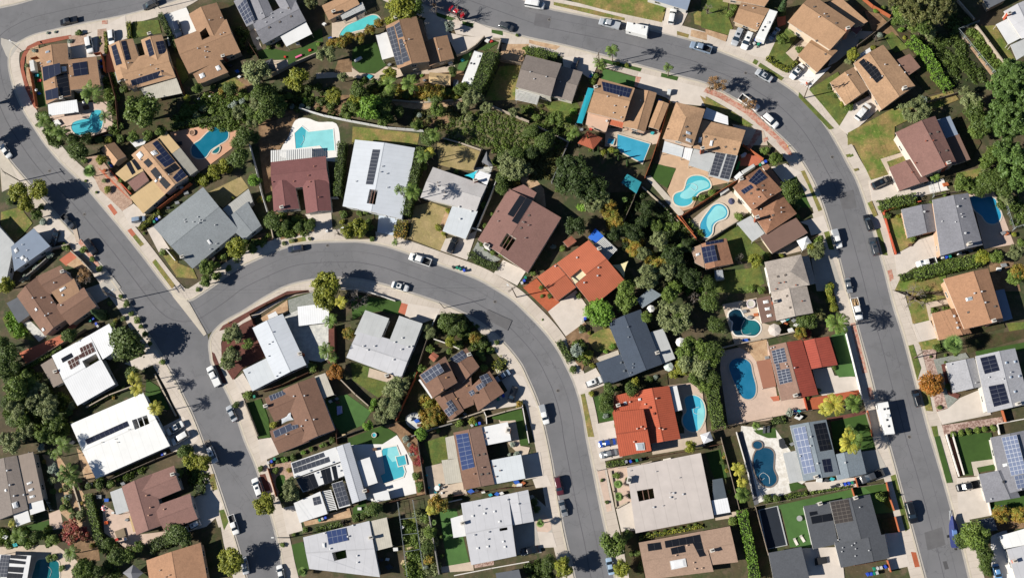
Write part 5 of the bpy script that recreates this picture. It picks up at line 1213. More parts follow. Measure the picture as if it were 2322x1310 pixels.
S(1000, 420, 1040, 400, 1095, 575, 1045, 592, n=(1, 4), k='navy'); S(1088, 375, 1128, 366, 1172, 536, 1132, 546, n=(1, 4), k='navy'); S(1305, 372, 1350, 352, 1388, 492, 1345, 513, n=(1, 4), k='navy'); S(1400, 378, 1468, 367, 1500, 478, 1430, 490, n=(2, 3), k='navy'); S(1175, 725, 1465, 632, 1482, 685, 1190, 777, n=(6, 1), k='navy')
V(1160, 570, 1260, 680, 1130, 725, 1360, 590, 1412, 625); C(1358, 318, 'c9bda8')
A('p', 2.5, (1262, 800, 1588, 705, 1640, 840, 1330, 905), 'brib', open=True); A('p', 2.4, (1032, 650, 1088, 625, 1110, 720, 1060, 748), 'grib', open=True)
T(400, 0)
H('white-driveway brown house', 'large brown shingle house with a bright white driveway and two skylights', 'b9a48c', Wg('g', 3.1, (112, 665, -22, 360, 450, 175, 578, 470), 'brown', p=.24), Wg('g', 3.1, (110, 130, 362, 25, 480, 290, 232, 400), 'brown', r=.49, p=.24))
A('p', 2.9, (150, 668, 385, 540, 465, 650, 200, 762), 'brown', dh=.5); K(350, 605, 385, 590, 405, 625, 370, 642); K(203, 675, 245, 658, 260, 690, 222, 712)
X(205, 290, 265, 253, 305, 335, 235, 370); V(195, 440, 265, 428, 260, 465, 285, 470, 300, 185, 405, 165, 430, 300, 400, 315, 265, 520); C(432, 520, '8a4a38')
H('dark grey house', 'dark grey shingle house with a white patio cover over its garden side', 'c9c9c8', Wg('g', 3.2, (780, 402, 680, 200, 1070, 5, 1166, 190), 'char', p=.25), Wg('g', 3.1, (515, 12, 640, -40, 745, 200, 632, 242), 'char', r=.62, p=.22), Wg('g', 3.2, (640, -40, 780, -90, 880, 130, 735, 200), 'char', p=.25), Wg('g', 3.2, (865, -40, 1050, -60, 1112, 82, 960, 120), 'char', p=.25))
S(548, 65, 622, -15, 704, 178, 628, 222, n=(3, 5), k='grey'); V(858, 127, 860, 165, 945, 118, 805, 205, 765, 125); B(835, 250, 930, 200, 1032, 150, 1010, 75)
A('p', 2.7, (922, 308, 1162, 190, 1222, 306, 990, 422), 'offw', open=True)
H('top-edge tan pool house', 'tan flat-pitched house at the top edge beside a turquoise pool', 'd0b8a0', Wg('g', 3, (1308, 52, 1372, 185, 1650, 40, 1590, -75), 'tan', p=.16)); lattice((1465, 112, 1675, 22, 1700, 85, 1495, 180), 2.6, 15); C(1425, 120, '8a5a48')
T(800, 0)
H('two-storey brown house', 'tall brown house with a wide grey solar field and white patio cover', 'b8a68e', Wg('g', 5.4, (295, 236, 573, 150, 692, 555, 405, 622), 'brown', r=.47, p=.26), Wg('g', 3, (645, 376, 850, 318, 913, 528, 690, 598), 'brown', p=.2), Wg('p', 3.2, (583, 175, 626, 180, 680, 372, 636, 372), 'brown'))
S(303, 260, 365, 236, 452, 578, 395, 590, n=(2, 9), k='slate'); S(372, 230, 418, 198, 455, 330, 408, 345, n=(1, 4), k='slate'); S(412, 360, 440, 350, 513, 545, 450, 570, n=(1, 5), k='slate'); V(465, 375, 462, 410, 775, 447, 508, 358); C(395, 172, 'e0d8cc')
A('p', 2.7, (207, 320, 305, 290, 372, 510, 265, 540), 'offw', open=True)
T(1200, 0)
H('grey-brown lattice house', 'two-storey grey-brown house with a white lattice patio cover', 'c9c4b8', Wg('g', 5, (-123, 785, -28, 495, 292, 575, 195, 872), 'greybr', p=.22), Wg('g', 2.9, (482, 650, 386, 916, 190, 865, 280, 592), 'greybr', p=.2))
V(155, 695, 10, 652, 45, 715, 282, 740); lattice((-123, 800, 95, 862, 70, 945, -128, 902), 2.5, 9, 'cfcfcc', gap=.38)
H('tan two-storey house', 'tan two-storey house with a blue solar row and pink rear terrace', 'd9b59c', Wg('g', 5.2, (524, 1010, 632, 706, 952, 795, 855, 1090), 'tan', r=.55, p=.2), Wg('g', 3.0, (930, 800, 1148, 838, 1042, 1192, 840, 1140), 'tan', r=.65, p=.2), Wg('p', 2.9, (530, 1005, 732, 1062, 692, 1186, 508, 1120), 'pinkst'))
S(652, 735, 925, 800, 895, 880, 668, 820, n=(8, 2), k='blue'); C(600, 795, '9a9186', h=1.0); V(705, 872, 808, 868, 1003, 908, 862, 968, 770, 955, 760, 1020, 830, 1060); A('p', 2.7, (735, 1066, 858, 1095, 842, 1156, 722, 1122), 'terra', open=True)
A('g', 2.6, (1165, 905, 1258, 935, 1165, 1172, 1070, 1142), 'tan', open=True, p=.2); V(700, 1092, r=.3)
T(1450, 200)
H('rambling shake house', 'sprawling tan shake house with skylights and a solar carport by its kidney pool', 'e0c4ac', Wg('g', 5.2, (330, 126, 592, 190, 482, 522, 208, 455), 'shake', hip=1, p=.25), Wg('g', 3.3, (480, 540, 560, 282, 956, 380, 880, 606), 'shake', p=.2), Wg('p', 2.9, (570, 270, 604, 175, 795, 255, 800, 330), 'wrib'))
K(420, 388, 465, 398, 460, 420, 416, 412, hx='c9d2dc'); K(420, 452, 468, 462, 463, 490, 415, 476, hx='c9d2dc'); K(535, 445, 562, 447, 556, 492, 528, 488); K(640, 472, 664, 477, 655, 522, 628, 517); C(565, 553, 'a05a40'); B(420, 350, 395, 430, 597, 438, 775, 530, 855, 550, 677, 462); V(252, 372, hx='4a4542')
A('p', 2.7, (620, 788, 692, 560, 885, 605, 806, 842), 'gflat', open=True); S(692, 567, 772, 586, 702, 796, 630, 780, n=(2, 7), k='slate'); S(790, 590, 868, 606, 800, 822, 722, 806, n=(2, 7), k='slate')
A('p', 2.65, (440, 694, 490, 546, 690, 592, 626, 754), 'gflat', open=True); A('p', 2.8, (204, 575, 226, 476, 400, 530, 380, 622), 'bflat', open=True); A('p', 2.6, (402, 532, 482, 546, 452, 655, 376, 622), 'wrib', open=True)
T(1600, 330)
H('brown shake corner house', 'two-storey brown shake house with navy solar arrays and a brown flat carport', 'e4dccb', Wg('g', 5, (245, 375, 495, 192, 690, 402, 420, 585), 'shake2', p=.2), Wg('g', 3.3, (405, 588, 668, 415, 822, 612, 545, 798), 'shake2', hip=3, p=.25), Wg('p', 3.0, (505, 185, 560, 168, 695, 345, 640, 388), 'shake2'))
S(385, 320, 482, 212, 555, 290, 450, 356, n=(4, 3), k='blue'); S(315, 405, 405, 350, 432, 378, 345, 438, n=(4, 1), k='blue'); V(515, 407, 430, 525, 480, 465, 585, 445, 680, 562, 682, 602, 498, 575, 577, 672); B(512, 362, 410, 432, 605, 628); V(465, 400, hx='3a3836', r=.3); C(460, 655, 'a5583c'); C(318, 312, 'c9a890')
A('p', 2.9, (490, 818, 815, 650, 920, 785, 600, 972), 'brflat', wall='d8c8ac'); A('p', 2.5, (280, 700, 410, 630, 532, 790, 422, 866), 'gflat', open=True)
H('small brown solar cottage', 'small brown shake cottage with two navy solar arrays beside a lawn', 'd5c2a8', Wg('g', 3, (-40, 885, 185, 832, 250, 1062, 0, 1118), 'shake2', r=.35, p=.2), Wg('p', 2.7, (-132, 925, -45, 890, -8, 1100, -95, 1055), 'tanfl'))
S(0, 870, 155, 838, 160, 868, 5, 897, n=(4, 1), k='blue'); S(-40, 916, 76, 892, 108, 1034, -8, 1062, n=(3, 3), k='blue'); K(-90, 975, -55, 965, -50, 985, -85, 998)
T(1600, 560)
H('mottled grey shake house', 'two-storey mottled grey shake house with a hipped upper roof', 'e6e2da', Wg('g', 5.2, (585, 402, 530, 135, 860, 66, 938, 340), 'gshake', hip=2, p=.25), Wg('g', 4.4, (588, 402, 912, 350, 970, 592, 640, 662), 'gshake', r=.49, p=.22), Wg('p', 2.9, (855, 88, 930, 75, 992, 326, 930, 340), 'gshake'))
B(650, 265, 717, 252, 733, 440, 762, 545); V(660, 325, 708, 318, 812, 345, 632, 380, 868, 487, hx='a05a44'); C(618, 495, 'a0563c')
A('p', 2.9, (455, 465, 580, 435, 642, 656, 505, 686), 'brflat'); K(515, 485, 562, 477, 568, 503, 522, 512); K(530, 548, 577, 540, 582, 565, 538, 572); K(548, 610, 590, 600, 597, 625, 555, 633)
T(1600, 660)
H('red tile and shingle house', 'house with a red barrel-tile front slope and a brown shingle solar slope', 'd8b8a0', Wg('g', 3.2, (560, 495, 868, 437, 1016, 930, 680, 986), 'redtile', m2='olive', r=.51, p=.24), Wg('g', 3.0, (880, 446, 1110, 405, 1190, 662, 940, 702), 'redtile', r=.42, p=.2))
S(593, 537, 706, 506, 733, 632, 618, 655, n=(3, 5), k='grey'); S(628, 655, 660, 650, 670, 705, 640, 712, n=(1, 2), k='grey'); S(640, 715, 752, 692, 780, 812, 668, 840, n=(3, 5), k='grey'); V(720, 655, 733, 678, 588, 515, 612, 505, 800, 690); C(805, 940, 'b9a99a', h=.8)
A('p', 2.6, (455, 630, 585, 607, 637, 855, 516, 876), 'terracop', open=True)
T(1922, 0)
H('tan shake lattice house', 'tan shake house with a black solar block and a brown lattice patio', 'd0b49c', Wg('g', 3.1, (52, 574, 320, 404, 610, 776, 305, 990), 'shake', p=.22), Wg('g', 2.9, (-160, 745, 52, 606, 192, 806, -15, 948), 'shake', r=.62, p=.2))
S(100, 562, 192, 488, 322, 703, 262, 750, n=(2, 7), k='black'); V(205, 703, 335, 585, 465, 593, 310, 690, 515, 655, 0, 680); C(505, 805, 'd8d0c8'); A('p', 2.5, (58, 520, 200, 430, 212, 462, 70, 548), 'offw', open=True); A('p', 2.6, (432, 545, 560, 484, 656, 606, 548, 682), 'woodl', open=True)
H('purple-brown house', 'two-storey purple-brown house with a lower garage wing and blue-grey lean-to', 'd5cabf', Wg('g', 5, (428, 1195, 788, 1045, 985, 1472, 672, 1592), 'purple', r=.63, p=.22), Wg('g', 2.9, (370, 1510, 580, 1428, 732, 1630, 465, 1718), 'purple', r=.68, p=.22))
B(738, 1208, 808, 1190, 820, 1378, 888, 1358); V(703, 1272, 768, 1268, 610, 1470, 578, 1555, hx='a05a44'); C(897, 1478, 'a8553c')
A('p', 2.8, (800, 1082, 922, 1045, 996, 1210, 875, 1250), 'bluegrey', wall='c8c2b8'); A('p', 2.7, (885, 1248, 1000, 1205, 1106, 1436, 985, 1475), 'brflat')
T(1922, 330)
H('charcoal pool house', 'charcoal shingle two-storey house with a deep blue pool behind it', 'd0a88c', Wg('g', 5, (762, 490, 1086, 428, 1216, 893, 836, 994), 'char', r=.56, p=.2), Wg('g', 2.9, (483, 575, 755, 522, 800, 770, 540, 832), 'char', r=.64, p=.22))
V(990, 550, 1058, 790, 690, 598, r=.25); V(1020, 618, 1030, 645, 1035, 482, 968, 690, 848, 685, hx='e8e8e8', r=.12); C(1088, 892, 'c9bdb0')
T(1922, 660)
H('orange-tan shingle house', 'orange-tan shingle house with a lower garage wing beside a fan palm', 'cfa98a', Wg('g', 5, (862, -110, 1265, -205, 1406, 270, 1050, 342), 'orange', r=.64, p=.2), Wg('g', 2.9, (755, 200, 985, 150, 1118, 378, 822, 442), 'orange', r=.7, p=.2))
K(1060, 62, 1115, 50, 1122, 80, 1070, 92, hx='9aa4ac'); V(1238, 103, 980, 285, 1140, 20, 1205, 5, r=.2); V(958, 225, 990, 330, r=.28); B(1085, 190, 1325, 138); C(1303, 272, 'c99a84')
A('p', 2.8, (1328, -5, 1410, -20, 1486, 246, 1398, 272), 'bluegrey', open=True)
H('gravel-garden grey house', 'light grey shingle house with four navy solar panels and a pink gravel garden', 'd4d0c8', Wg('g', 4.6, (1150, 585, 1508, 512, 1640, 1010, 1260, 1096), 'grey', r=.57, p=.18), Wg('g', 2.9, (885, 646, 1140, 598, 1215, 856, 950, 916), 'grey', r=.66, p=.2))
S(1192, 600, 1325, 572, 1368, 712, 1235, 745, n=(2, 4), k='navy'); S(1268, 855, 1405, 830, 1455, 1005, 1318, 1040, n=(2, 5), k='navy'); K(1415, 635, 1435, 630, 1440, 652, 1420, 657, hx='b8c8dc'); K(1493, 625, 1513, 620, 1518, 645, 1498, 648, hx='b8c8dc'); K(1455, 765, 1475, 760, 1478, 782, 1460, 785, hx='b8c8dc'); K(1533, 755, 1552, 752, 1556, 772, 1538, 776, hx='b8c8dc'); K(1493, 895, 1513, 890, 1518, 912, 1498, 916, hx='b8c8dc'); V(1465, 730, 1270, 775, 1398, 790, 1150, 825, 932, 658, r=.15); C(1525, 1015, 'c9c2b8')
T(1922, 980)
H('long-solar grey house', 'grey shingle house with a long blue-white solar field at the right edge', 'd0ccc4', Wg('g', 3.2, (1285, 46, 1620, -25, 1730, 480, 1395, 560), 'char', p=.14), Wg('g', 2.9, (1178, 376, 1425, 328, 1556, 582, 1248, 632), 'char', r=.68, p=.2))
S(1385, 46, 1522, 20, 1612, 362, 1474, 390, n=(4, 9), k='lblue'); S(1498, 392, 1640, 366, 1665, 480, 1530, 508, n=(4, 3), k='lblue'); K(1395, 282, 1438, 273, 1442, 300, 1400, 310); V(1400, 445, hx='4a4a4c', r=.3); V(1560, 510, 1290, 598)
H('white-roofed corner house', 'grey and white roofed house cut by the bottom right corner', 'e8e4dc', Wg('p', 3, (1430, 1052, 1650, 1000, 1720, 1330, 1520, 1340), 'lgrey'), Wg('p', 2.8, (1360, 932, 1600, 862, 1655, 1000, 1410, 1046), 'white')); C(1495, 1155, 'd06a44', h=.9)
shed((1175, 785, 1312, 760, 1350, 876, 1222, 896), 2.6, 'dgrey', 'dark blue-grey shed roof behind the big street tree', flat=True)
T(1922, 0)
H('top-right grey house', 'grey shingle house in the top right corner with white patio covers', 'dcd6cc', Wg('g', 3.2, (1405, 105, 1640, -15, 1760, 320, 1565, 350), 'lgrey', p=.15)); C(1442, 137, 'c0583c')
A('p', 2.7, (1335, 222, 1460, 160, 1566, 340, 1448, 402), 'offw', open=True); A('p', 2.6, (1465, 408, 1590, 352, 1625, 478, 1522, 542), 'gflat', open=True)
shed((1218, -5, 1388, -65, 1442, -10, 1266, 78), 2.8, 'dgrey', 'small dark roof at the top edge near the pines', flat=True)
T(1600, 0)
H('broad tan-brown house', 'broad two-storey tan-brown house with a garage wing above a white driveway', 'dac6ae', Wg('g', 5, (738, 200, 960, -45, 1346, 215, 1120, 452), 'tan', r=.6, p=.22), Wg('g', 2.9, (830, 503, 968, 345, 1190, 458, 1002, 656), 'tan', r=.7, p=.2), Wg('p', 2.9, (1105, 28, 1205, -30, 1462, 196, 1350, 250), 'tan'))
B(977, 65, 1095, 152, 1175, 212, 1080, 490, 1000, 370); V(1020, 158, 1068, 130); C(1274, 272, 'c98a70'); A('p', 2.5, (1302, 268, 1350, 218, 1412, 255, 1360, 312), 'maroon', open=True)
H('trailer-side tan house', 'tan shingle house at the top edge with a long white trailer alongside', 'd8c4a8', Wg('g', 2.9, (250, 196, 322, 20, 575, 82, 466, 279), 'tan', r=.62, p=.2), Wg('g', 3.1, (140, -20, 230, -180, 640, -90, 530, 62), 'tan', p=.2)); V(428, 78, 342, 57, 465, 218, 462, 240)
T(1200, 0)
H('top-edge pale grey house', 'pale grey shingle house at the top edge beside a dry lawn', 'd8d6d0', Wg('g', 3, (1050, -15, 1100, -170, 1475, -70, 1422, 96), 'bluegrey', p=.15))
T(200, 200)
H('tan patchwork-roof house', 'tan house with mixed solar arrays and flat tan roof wings', 'cbbfb2', Wg('g', 3.3, (388, 602, 620, 452, 898, 796, 690, 956), 'shake', r=.5, p=.2), Wg('p', 2.9, (374, 982, 590, 824, 692, 956, 494, 1128), 'cream'), Wg('p', 2.8, (355, 850, 497, 748, 546, 830, 420, 928), 'purple'), Wg('p', 2.8, (245, 770, 440, 606, 497, 745, 330, 842), 'cream'), Wg('p', 2.9, (622, 452, 700, 390, 826, 535, 750, 592), 'cream'), Wg('p', 2.85, (750, 594, 828, 536, 986, 738, 908, 792), 'greyflat'))
S(576, 498, 618, 470, 776, 660, 733, 690, n=(1, 6), k='blue'); S(606, 622, 650, 594, 735, 688, 690, 712, n=(1, 3), k='blue'); S(682, 735, 778, 672, 825, 722, 724, 778, n=(2, 1), k='black'); S(760, 805, 836, 722, 884, 785, 800, 848, n=(2, 2), k='blue')
S(495, 665, 538, 632, 580, 680, 540, 716, n=(1, 2), k='black'); S(558, 748, 603, 710, 662, 785, 618, 825, n=(1, 3), k='black'); S(637, 838, 675, 800, 742, 870, 700, 910, n=(1, 4), k='black'); S(340, 680, 375, 660, 425, 760, 395, 780, n=(1, 1), k='black'); S(385, 650, 420, 635, 480, 725, 445, 740, n=(1, 1), k='black')
K(430, 600, 470, 570, 500, 606, 462, 642); K(562, 580, 600, 556, 630, 590, 592, 612); K(595, 835, 615, 820, 628, 838, 605, 852); K(636, 804, 655, 790, 667, 806, 648, 820); V(730, 780, 475, 648)
A('p', 2.3, (375, 480, 535, 445, 505, 505, 422, 532), 'offw', open=True)
shed((115, 555, 235, 487, 342, 614, 232, 698), 2.5, 'tan', 'small tan gabled garden shed beside the patchwork-roof house', r=.45)
T(400, 330)
H('blue-grey long house', 'long blue-grey shingle house on the corner of two streets', 'd8d2c8', Wg('g', 3.2, (145, 1108, -209, 729, 240, 374, 566, 760), 'blueg', p=.16), Wg('g', 3.2, (764, 721, 608, 848, 420, 690, 640, 505), 'blueg', p=.07))
A('p', 2.9, (415, 572, 650, 390, 688, 505, 485, 655), 'grib', wall='c9c4ba'); V(75, 668, 82, 690, 155, 690, 195, 645, 215, 672, 240, 678, 205, 700, 350, 718, 362, 885, 308, 935); K(275, 856, 297, 845, 322, 880, 300, 893); C(65, 1010, 'd8cfc2')
H('maroon-roofed house', 'maroon-roofed house with twin front gables around an entry court', 'd6cfc4', Wg('g', 3.2, (866, 405, 850, 150, 1345, 95, 1376, 345), 'maroon', p=.22), Wg('g', 3.2, (858, 320, 1060, 320, 1108, 570, 875, 594), 'maroon', p=.25), Wg('g', 3.2, (1130, 320, 1372, 320, 1396, 586, 1168, 613), 'maroon', p=.25))
V(1240, 190, 1190, 272, 1205, 328, 1058, 325, 868, 330, 1180, 375, 1283, 468, hx='b07a66'); C(955, 562, 'e8e6e2', h=.9); lattice((850, 45, 850, 150, 1225, 108, 1225, 20), 2.6, 20, gap=.3)
T(800, 330)
H('white metal-roof house', 'white standing-seam metal house with one dark solar strip and a beamed courtyard', 'dfe2e4', Wg('g', 3.2, (20, -52, 560, 22, 440, 662, -92, 546), 'bwhite', p=.10))
S(178, 35, 242, 38, 178, 352, 116, 348, n=(1, 10), k='slate'); X(152, 392, 226, 402, 200, 532, 124, 518, beams=2); V(265, 190, 250, 240, 305, 255, 30, 325, 312, 380)
A('p', 3.0, (190, 560, 310, 590, 300, 630, 185, 580), 'pinkst')
H('pale gravel-roof house', 'pale gravel-roofed house with a white flat garage wing and dry lawns', 'd4cfc4', Wg('g', 3.1, (608, 468, 722, 194, 1206, 362, 1110, 592), 'gravelg', p=.14), Wg('p', 2.9, (895, 545, 1125, 590, 1016, 842, 808, 770), 'bflat'))
V(958, 553, 1066, 593, 965, 663, hx='e0e0e0', r=.22); V(765, 335, 770, 365, 862, 370, 830, 427, 822, 457, hx='8a7a70'); C(1107, 324, 'b5553a'); A('p', 2.7, (1095, 290, 1128, 222, 1242, 262, 1206, 360), 'wrib', open=True)
T(1000, 500)
H('purple-brown courtyard house', 'big purple-brown house with an open courtyard and black solar slabs', 'd8cdc0', Wg('g', 3.3, (610, -286, 1082, -26, 778, 470, 330, 172), 'purple', r=.46, p=.14), Wg('p', 3.1, (632, -280, 742, -325, 862, -250, 822, -180), 'purple'))
S(712, -230, 765, -205, 650, -30, 598, -55, n=(1, 1), k='black'); S(768, -205, 822, -180, 690, 33, 636, 5, n=(1, 1), k='black'); X(592, 110, 680, 160, 602, 274, 524, 225, beams=2); V(515, 8, 735, 15, 748, 20, 788, 45, 760, 158, 505, -80, hx='9a8f8a'); B(718, 68, 790, -45); C(415, 232, 'f0ece6', sx=1.6, sy=.8, rz=-.5)
H('salmon tile house', 'salmon-red metal tile house with a cream opening in the roof and red gravel front', 'd8b098', Wg('g', 3.3, (865, 508, 1045, 724, 1215, 600, 1035, 386), 'terra', r=.5, p=.2), Wg('g', 3.3, (1654, 540, 1330, 175, 1041, 383, 1365, 772), 'terra', r=.5, p=.2))
X(1165, 507, 1255, 432, 1310, 490, 1206, 576, floor='white'); A('p', 3.5, (1170, 508, 1254, 438, 1304, 490, 1208, 570), 'creamf', open=True); V(1030, 412, 1225, 335, 1418, 425, 1410, 498, 1290, 560, r=.2); C(1425, 262, 'c9a890'); lattice((1378, 225, 1465, 145, 1590, 262, 1500, 366), 2.6, 14)
A('p', 2.7, (1324, 150, 1390, 70, 1466, 142, 1384, 210), 'btarp', open=True); shed((1098, 190, 1175, 138, 1222, 186, 1142, 242), 2.2, 'rust', 'rusty red-roofed shed behind the salmon tile house', flat=True)
T(1200, 660)
H('dark slate house', 'dark slate-blue L-shaped house with a pale grey patio roof', 'b8bcc0', Wg('g', 3.3, (708, 282, 1004, 164, 1200, 655, 905, 770), 'slate', p=.2), Wg('p', 3.0, (600, 646, 850, 555, 960, 748, 682, 852), 'slate'))
V(890, 322, 893, 415, 935, 655, 932, 688, 915, 735, hx='8a8f96'); V(828, 643, 855, 718, r=.28, hx='6a7076'); C(1152, 560, 'c99a80'); A('p', 2.7, (1085, 370, 1206, 337, 1316, 606, 1198, 652), 'gflat', open=True)
shed((966, 75, 1090, -30, 1195, 35, 1018, 152), 2.6, 'steel', 'blue-grey flat shed between the garden trees', flat=True)
T(1400, 820)
H('red tile pool house', 'red tile house with a white side awning beside a kidney pool', 'c9c0cc', Wg('g', 4.8, (20, 854, -45, 452, 235, 425, 307, 800), 'red', p=.1), Wg('g', 3.2, (-35, 465, -32, 306, 200, 250, 240, 430), 'red', p=.15), Wg('g', 3.2, (155, 265, 466, 215, 568, 692, 260, 745), 'red', p=.22))
K(55, 362, 82, 355, 88, 378, 60, 385); K(185, 330, 212, 324, 216, 346, 190, 352); V(112, 362, 350, 330, 410, 607, 378, 598, 150, 720, 178, 602, 215, 585, 248, 602, 250, 382, hx='e0b8a8', r=.2); V(290, 412, 330, 466, hx='8a4a3a', r=.3); C(8, 395, 'f0ece6'); K(158, 732, 240, 725, 248, 792, 172, 798, hx='b9c2c8')
A('p', 2.6, (470, 225, 535, 214, 584, 430, 520, 448), 'offw', open=True)
T(1200, 980)
H('beige flat-roof house', 'wide beige flat-roofed house with a gridded courtyard opening', 'd8cdbf', Wg('p', 3.2, (878, 316, 1545, 183, 1664, 770, 958, 905), 'beige'))
X(968, 525, 1116, 500, 1130, 590, 988, 620, beams=2); C(898, 430, 'f2efea', sx=.9, sy=1.6, rz=-.2); V(1120, 672, 1272, 583, 1385, 555, 1300, 545, r=.22); V(1140, 352, 1350, 408, 1265, 543, 1303, 598, 1200, 660, 910, 345, r=.1); m_ = MB()
A('p', 2.6, (1640, 612, 1783, 586, 1812, 716, 1664, 742), 'wrib', open=True); A('p', 2.5, (1650, 425, 1740, 410, 1778, 585, 1655, 610), 'screen', open=True)
H('bottom-edge tan house', 'tan shingle house at the bottom edge with black solar and a white skylight', 'd0b8a0', Wg('g', 3, (1052, 1325, 985, 990, 1560, 885, 1660, 1250), 'tanb', p=.12), Wg('g', 3, (1610, 1195, 1540, 890, 1806, 842, 1880, 1165), 'tanb', p=.12))
S(1062, 1000, 1180, 985, 1195, 1050, 1072, 1068, n=(2, 1), k='black'); S(1218, 975, 1535, 915, 1550, 985, 1228, 1038, n=(5, 1), k='black'); S(1272, 1040, 1395, 1012, 1408, 1075, 1285, 1098, n=(2, 1), k='black'); S(1470, 992, 1550, 985, 1580, 1110, 1535, 1120, n=(1, 2), k='black'); K(1265, 1155, 1405, 1130, 1420, 1205, 1280, 1235); V(1480, 1170, 1495, 1225, 1320, 1105, 1420, 1015, 1555, 1220, hx='e0c0a8'); C(1645, 1060, 'e8e4de')
T(1750, 880)
H('solar-covered grey house', 'steel-grey house with pale blue solar panels on one slope and black on the other', 'c9ccd0', Wg('g', 3.3, (163, 335, 490, 280, 613, 776, 285, 836), 'steel', p=.2), Wg('g', 2.9, (545, 600, 798, 545, 852, 766, 590, 828), 'steel', r=.4, p=.2))
S(190, 360, 302, 338, 395, 750, 290, 772, n=(3, 7), k='lblue'); S(375, 322, 480, 305, 545, 550, 435, 568, n=(3, 5), k='black'); S(450, 640, 522, 630, 545, 750, 475, 757, n=(2, 2), k='navy'); V(350, 435, 410, 675, 660, 668, 348, 518, 255, 610, r=.2); C(395, 798, 'c99a80', h=.6)
A('p', 2.6, (100, 584, 215, 560, 286, 830, 160, 852), 'gflat', open=True)
T(1600, 980)
H('black-roofed modern house', 'big charcoal-black roofed house with a covered black pool in its lawn', 'c4c4c4', Wg('g', 3.4, (1115, 620, 1480, 555, 1582, 922, 1205, 992), 'dchar', p=.16), Wg('p', 3.1, (880, 662, 1122, 622, 1192, 1000, 968, 1050), 'dchar'), Wg('g', 3.3, (1160, 988, 1613, 915, 1656, 1130, 1218, 1216), 'dchar', r=.66, p=.1))
S(1122, 625, 1282, 598, 1326, 795, 1166, 822, n=(4, 6), k='dim'); S(932, 715, 1000, 705, 1010, 735, 940, 752, n=(1, 1), k='black'); S(945, 757, 1145, 722, 1152, 790, 960, 823, n=(2, 1), k='black'); V(1232, 1035, 1348, 1045, 1315, 1015, 1225, 1070, 1345, 1110, 1468, 1060, 1340, 995, 1190, 965, 1385, 672, r=.14); C(1025, 640, '8a8a8c', h=.7); C(1345, 588, '77777a', h=.6)
shed((565, 1082, 862, 1028, 935, 1310, 612, 1330), 3, 'dchar', 'flat charcoal outbuilding beside the driveway basketball court', wall='b8b8b8', flat=True, name='outbuilding', cat='outbuilding')
T(800, 980)
H('white-grey skylight villa', 'white-grey low house with many small skylights and a bright lawn strip', 'e2e2e0', Wg('g', 3.2, (1066, 1192, 974, 636, 1400, 553, 1472, 1110), 'lgrey', p=.07), Wg('g', 3.2, (1385, 556, 1578, 515, 1630, 800, 1420, 838), 'lgrey', p=.07))
for q in ((1080, 750), (1185, 728), (1275, 710), (1320, 800), (1355, 980), (1215, 1025), (1125, 1040), (1370, 1028)): K(q[0] - 12, q[1] - 9, q[0] + 10, q[1] - 12, q[0] + 13, q[1] + 8, q[0] - 9, q[1] + 11)
X(1320, 862, 1390, 850, 1393, 875, 1322, 887); V(1190, 688, 1125, 660, 1095, 922, 1222, 895, 1215, 960, 1490, 642, 1390, 605, r=.18); C(995, 815, 'c9b8a8'); A('p', 2.7, (880, 772, 990, 740, 1018, 930, 906, 947), 'offw', open=True)
shed((1285, 1265, 1495, 1230, 1520, 1325, 1300, 1340), 2.8, 'dgrey', 'dark grey roof at the bottom edge below the white-grey villa', flat=True, name='outbuilding', cat='outbuilding')
T(1000, 820)
H('white-winged brown house', 'brown shingle house with a blue solar block and two white flat wings', 'd4ccc0', Wg('g', 3.4, (110, 636, 365, 585, 482, 1100, 206, 1150), 'olive', r=.56, p=.16), Wg('p', 3.0, (365, 588, 600, 540, 632, 706, 396, 753), 'offw'), Wg('p', 3.0, (445, 885, 720, 832, 760, 1048, 480, 1100), 'bflat'))
CUR['wings'][0]['ob'].material_slots[0].material = _roofmat('dbrown')
S(132, 655, 242, 638, 303, 945, 190, 975, n=(2, 8), k='bblue'); B(333, 840, 387, 830, 365, 1012, 420, 1005); V(398, 637, 410, 690, 475, 940, 493, 1033, 530, 978, 375, 950, 300, 1008, hx='a58a80', r=.18); C(607, 618, 'd5a58c', sx=.9, sy=1.4, rz=-.2)
A('p', 2.5, (38, 680, 116, 660, 150, 865, 65, 882), 'brib', open=True); A('p', 2.5, (5, 885, 150, 866, 190, 1080, 40, 1102), 'brib', open=True)
T(800, 660)
H('brown six-array house', 'brown split-level house with six blue-grey solar arrays on crossing roofs', 'c9b8a8', Wg('g', 5, (595, 758, 832, 584, 942, 820, 720, 962), 'dbrown', p=.15), Wg('g', 3.2, (840, 660, 1022, 508, 1140, 680, 985, 830), 'dbrown', p=.15), Wg('g', 3.3, (1050, 870, 1230, 716, 1362, 912, 1125, 1080), 'dbrown', p=.15), Wg('g', 3.2, (735, 962, 880, 880, 1000, 1075, 880, 1163), 'dbrown', p=.15), Wg('p', 3.0, (860, 820, 1060, 740, 1090, 1020, 960, 1075), 'dbrown'))
S(605, 755, 775, 645, 822, 720, 660, 828, n=(5, 2), k='grey'); S(865, 610, 985, 530, 1032, 590, 945, 645, n=(4, 2), k='grey'); S(1140, 768, 1208, 738, 1256, 806, 1175, 845, n=(2, 2), k='grey'); S(1105, 855, 1172, 815, 1195, 850, 1130, 896, n=(3, 1), k='grey'); S(820, 1072, 868, 1040, 908, 1100, 862, 1130, n=(2, 2), k='grey'); S(838, 1005, 880, 976, 942, 1066, 900, 1090, n=(2, 3), k='grey'); S(1040, 905, 1080, 885, 1100, 920, 1065, 945, n=(2, 2), k='grey')
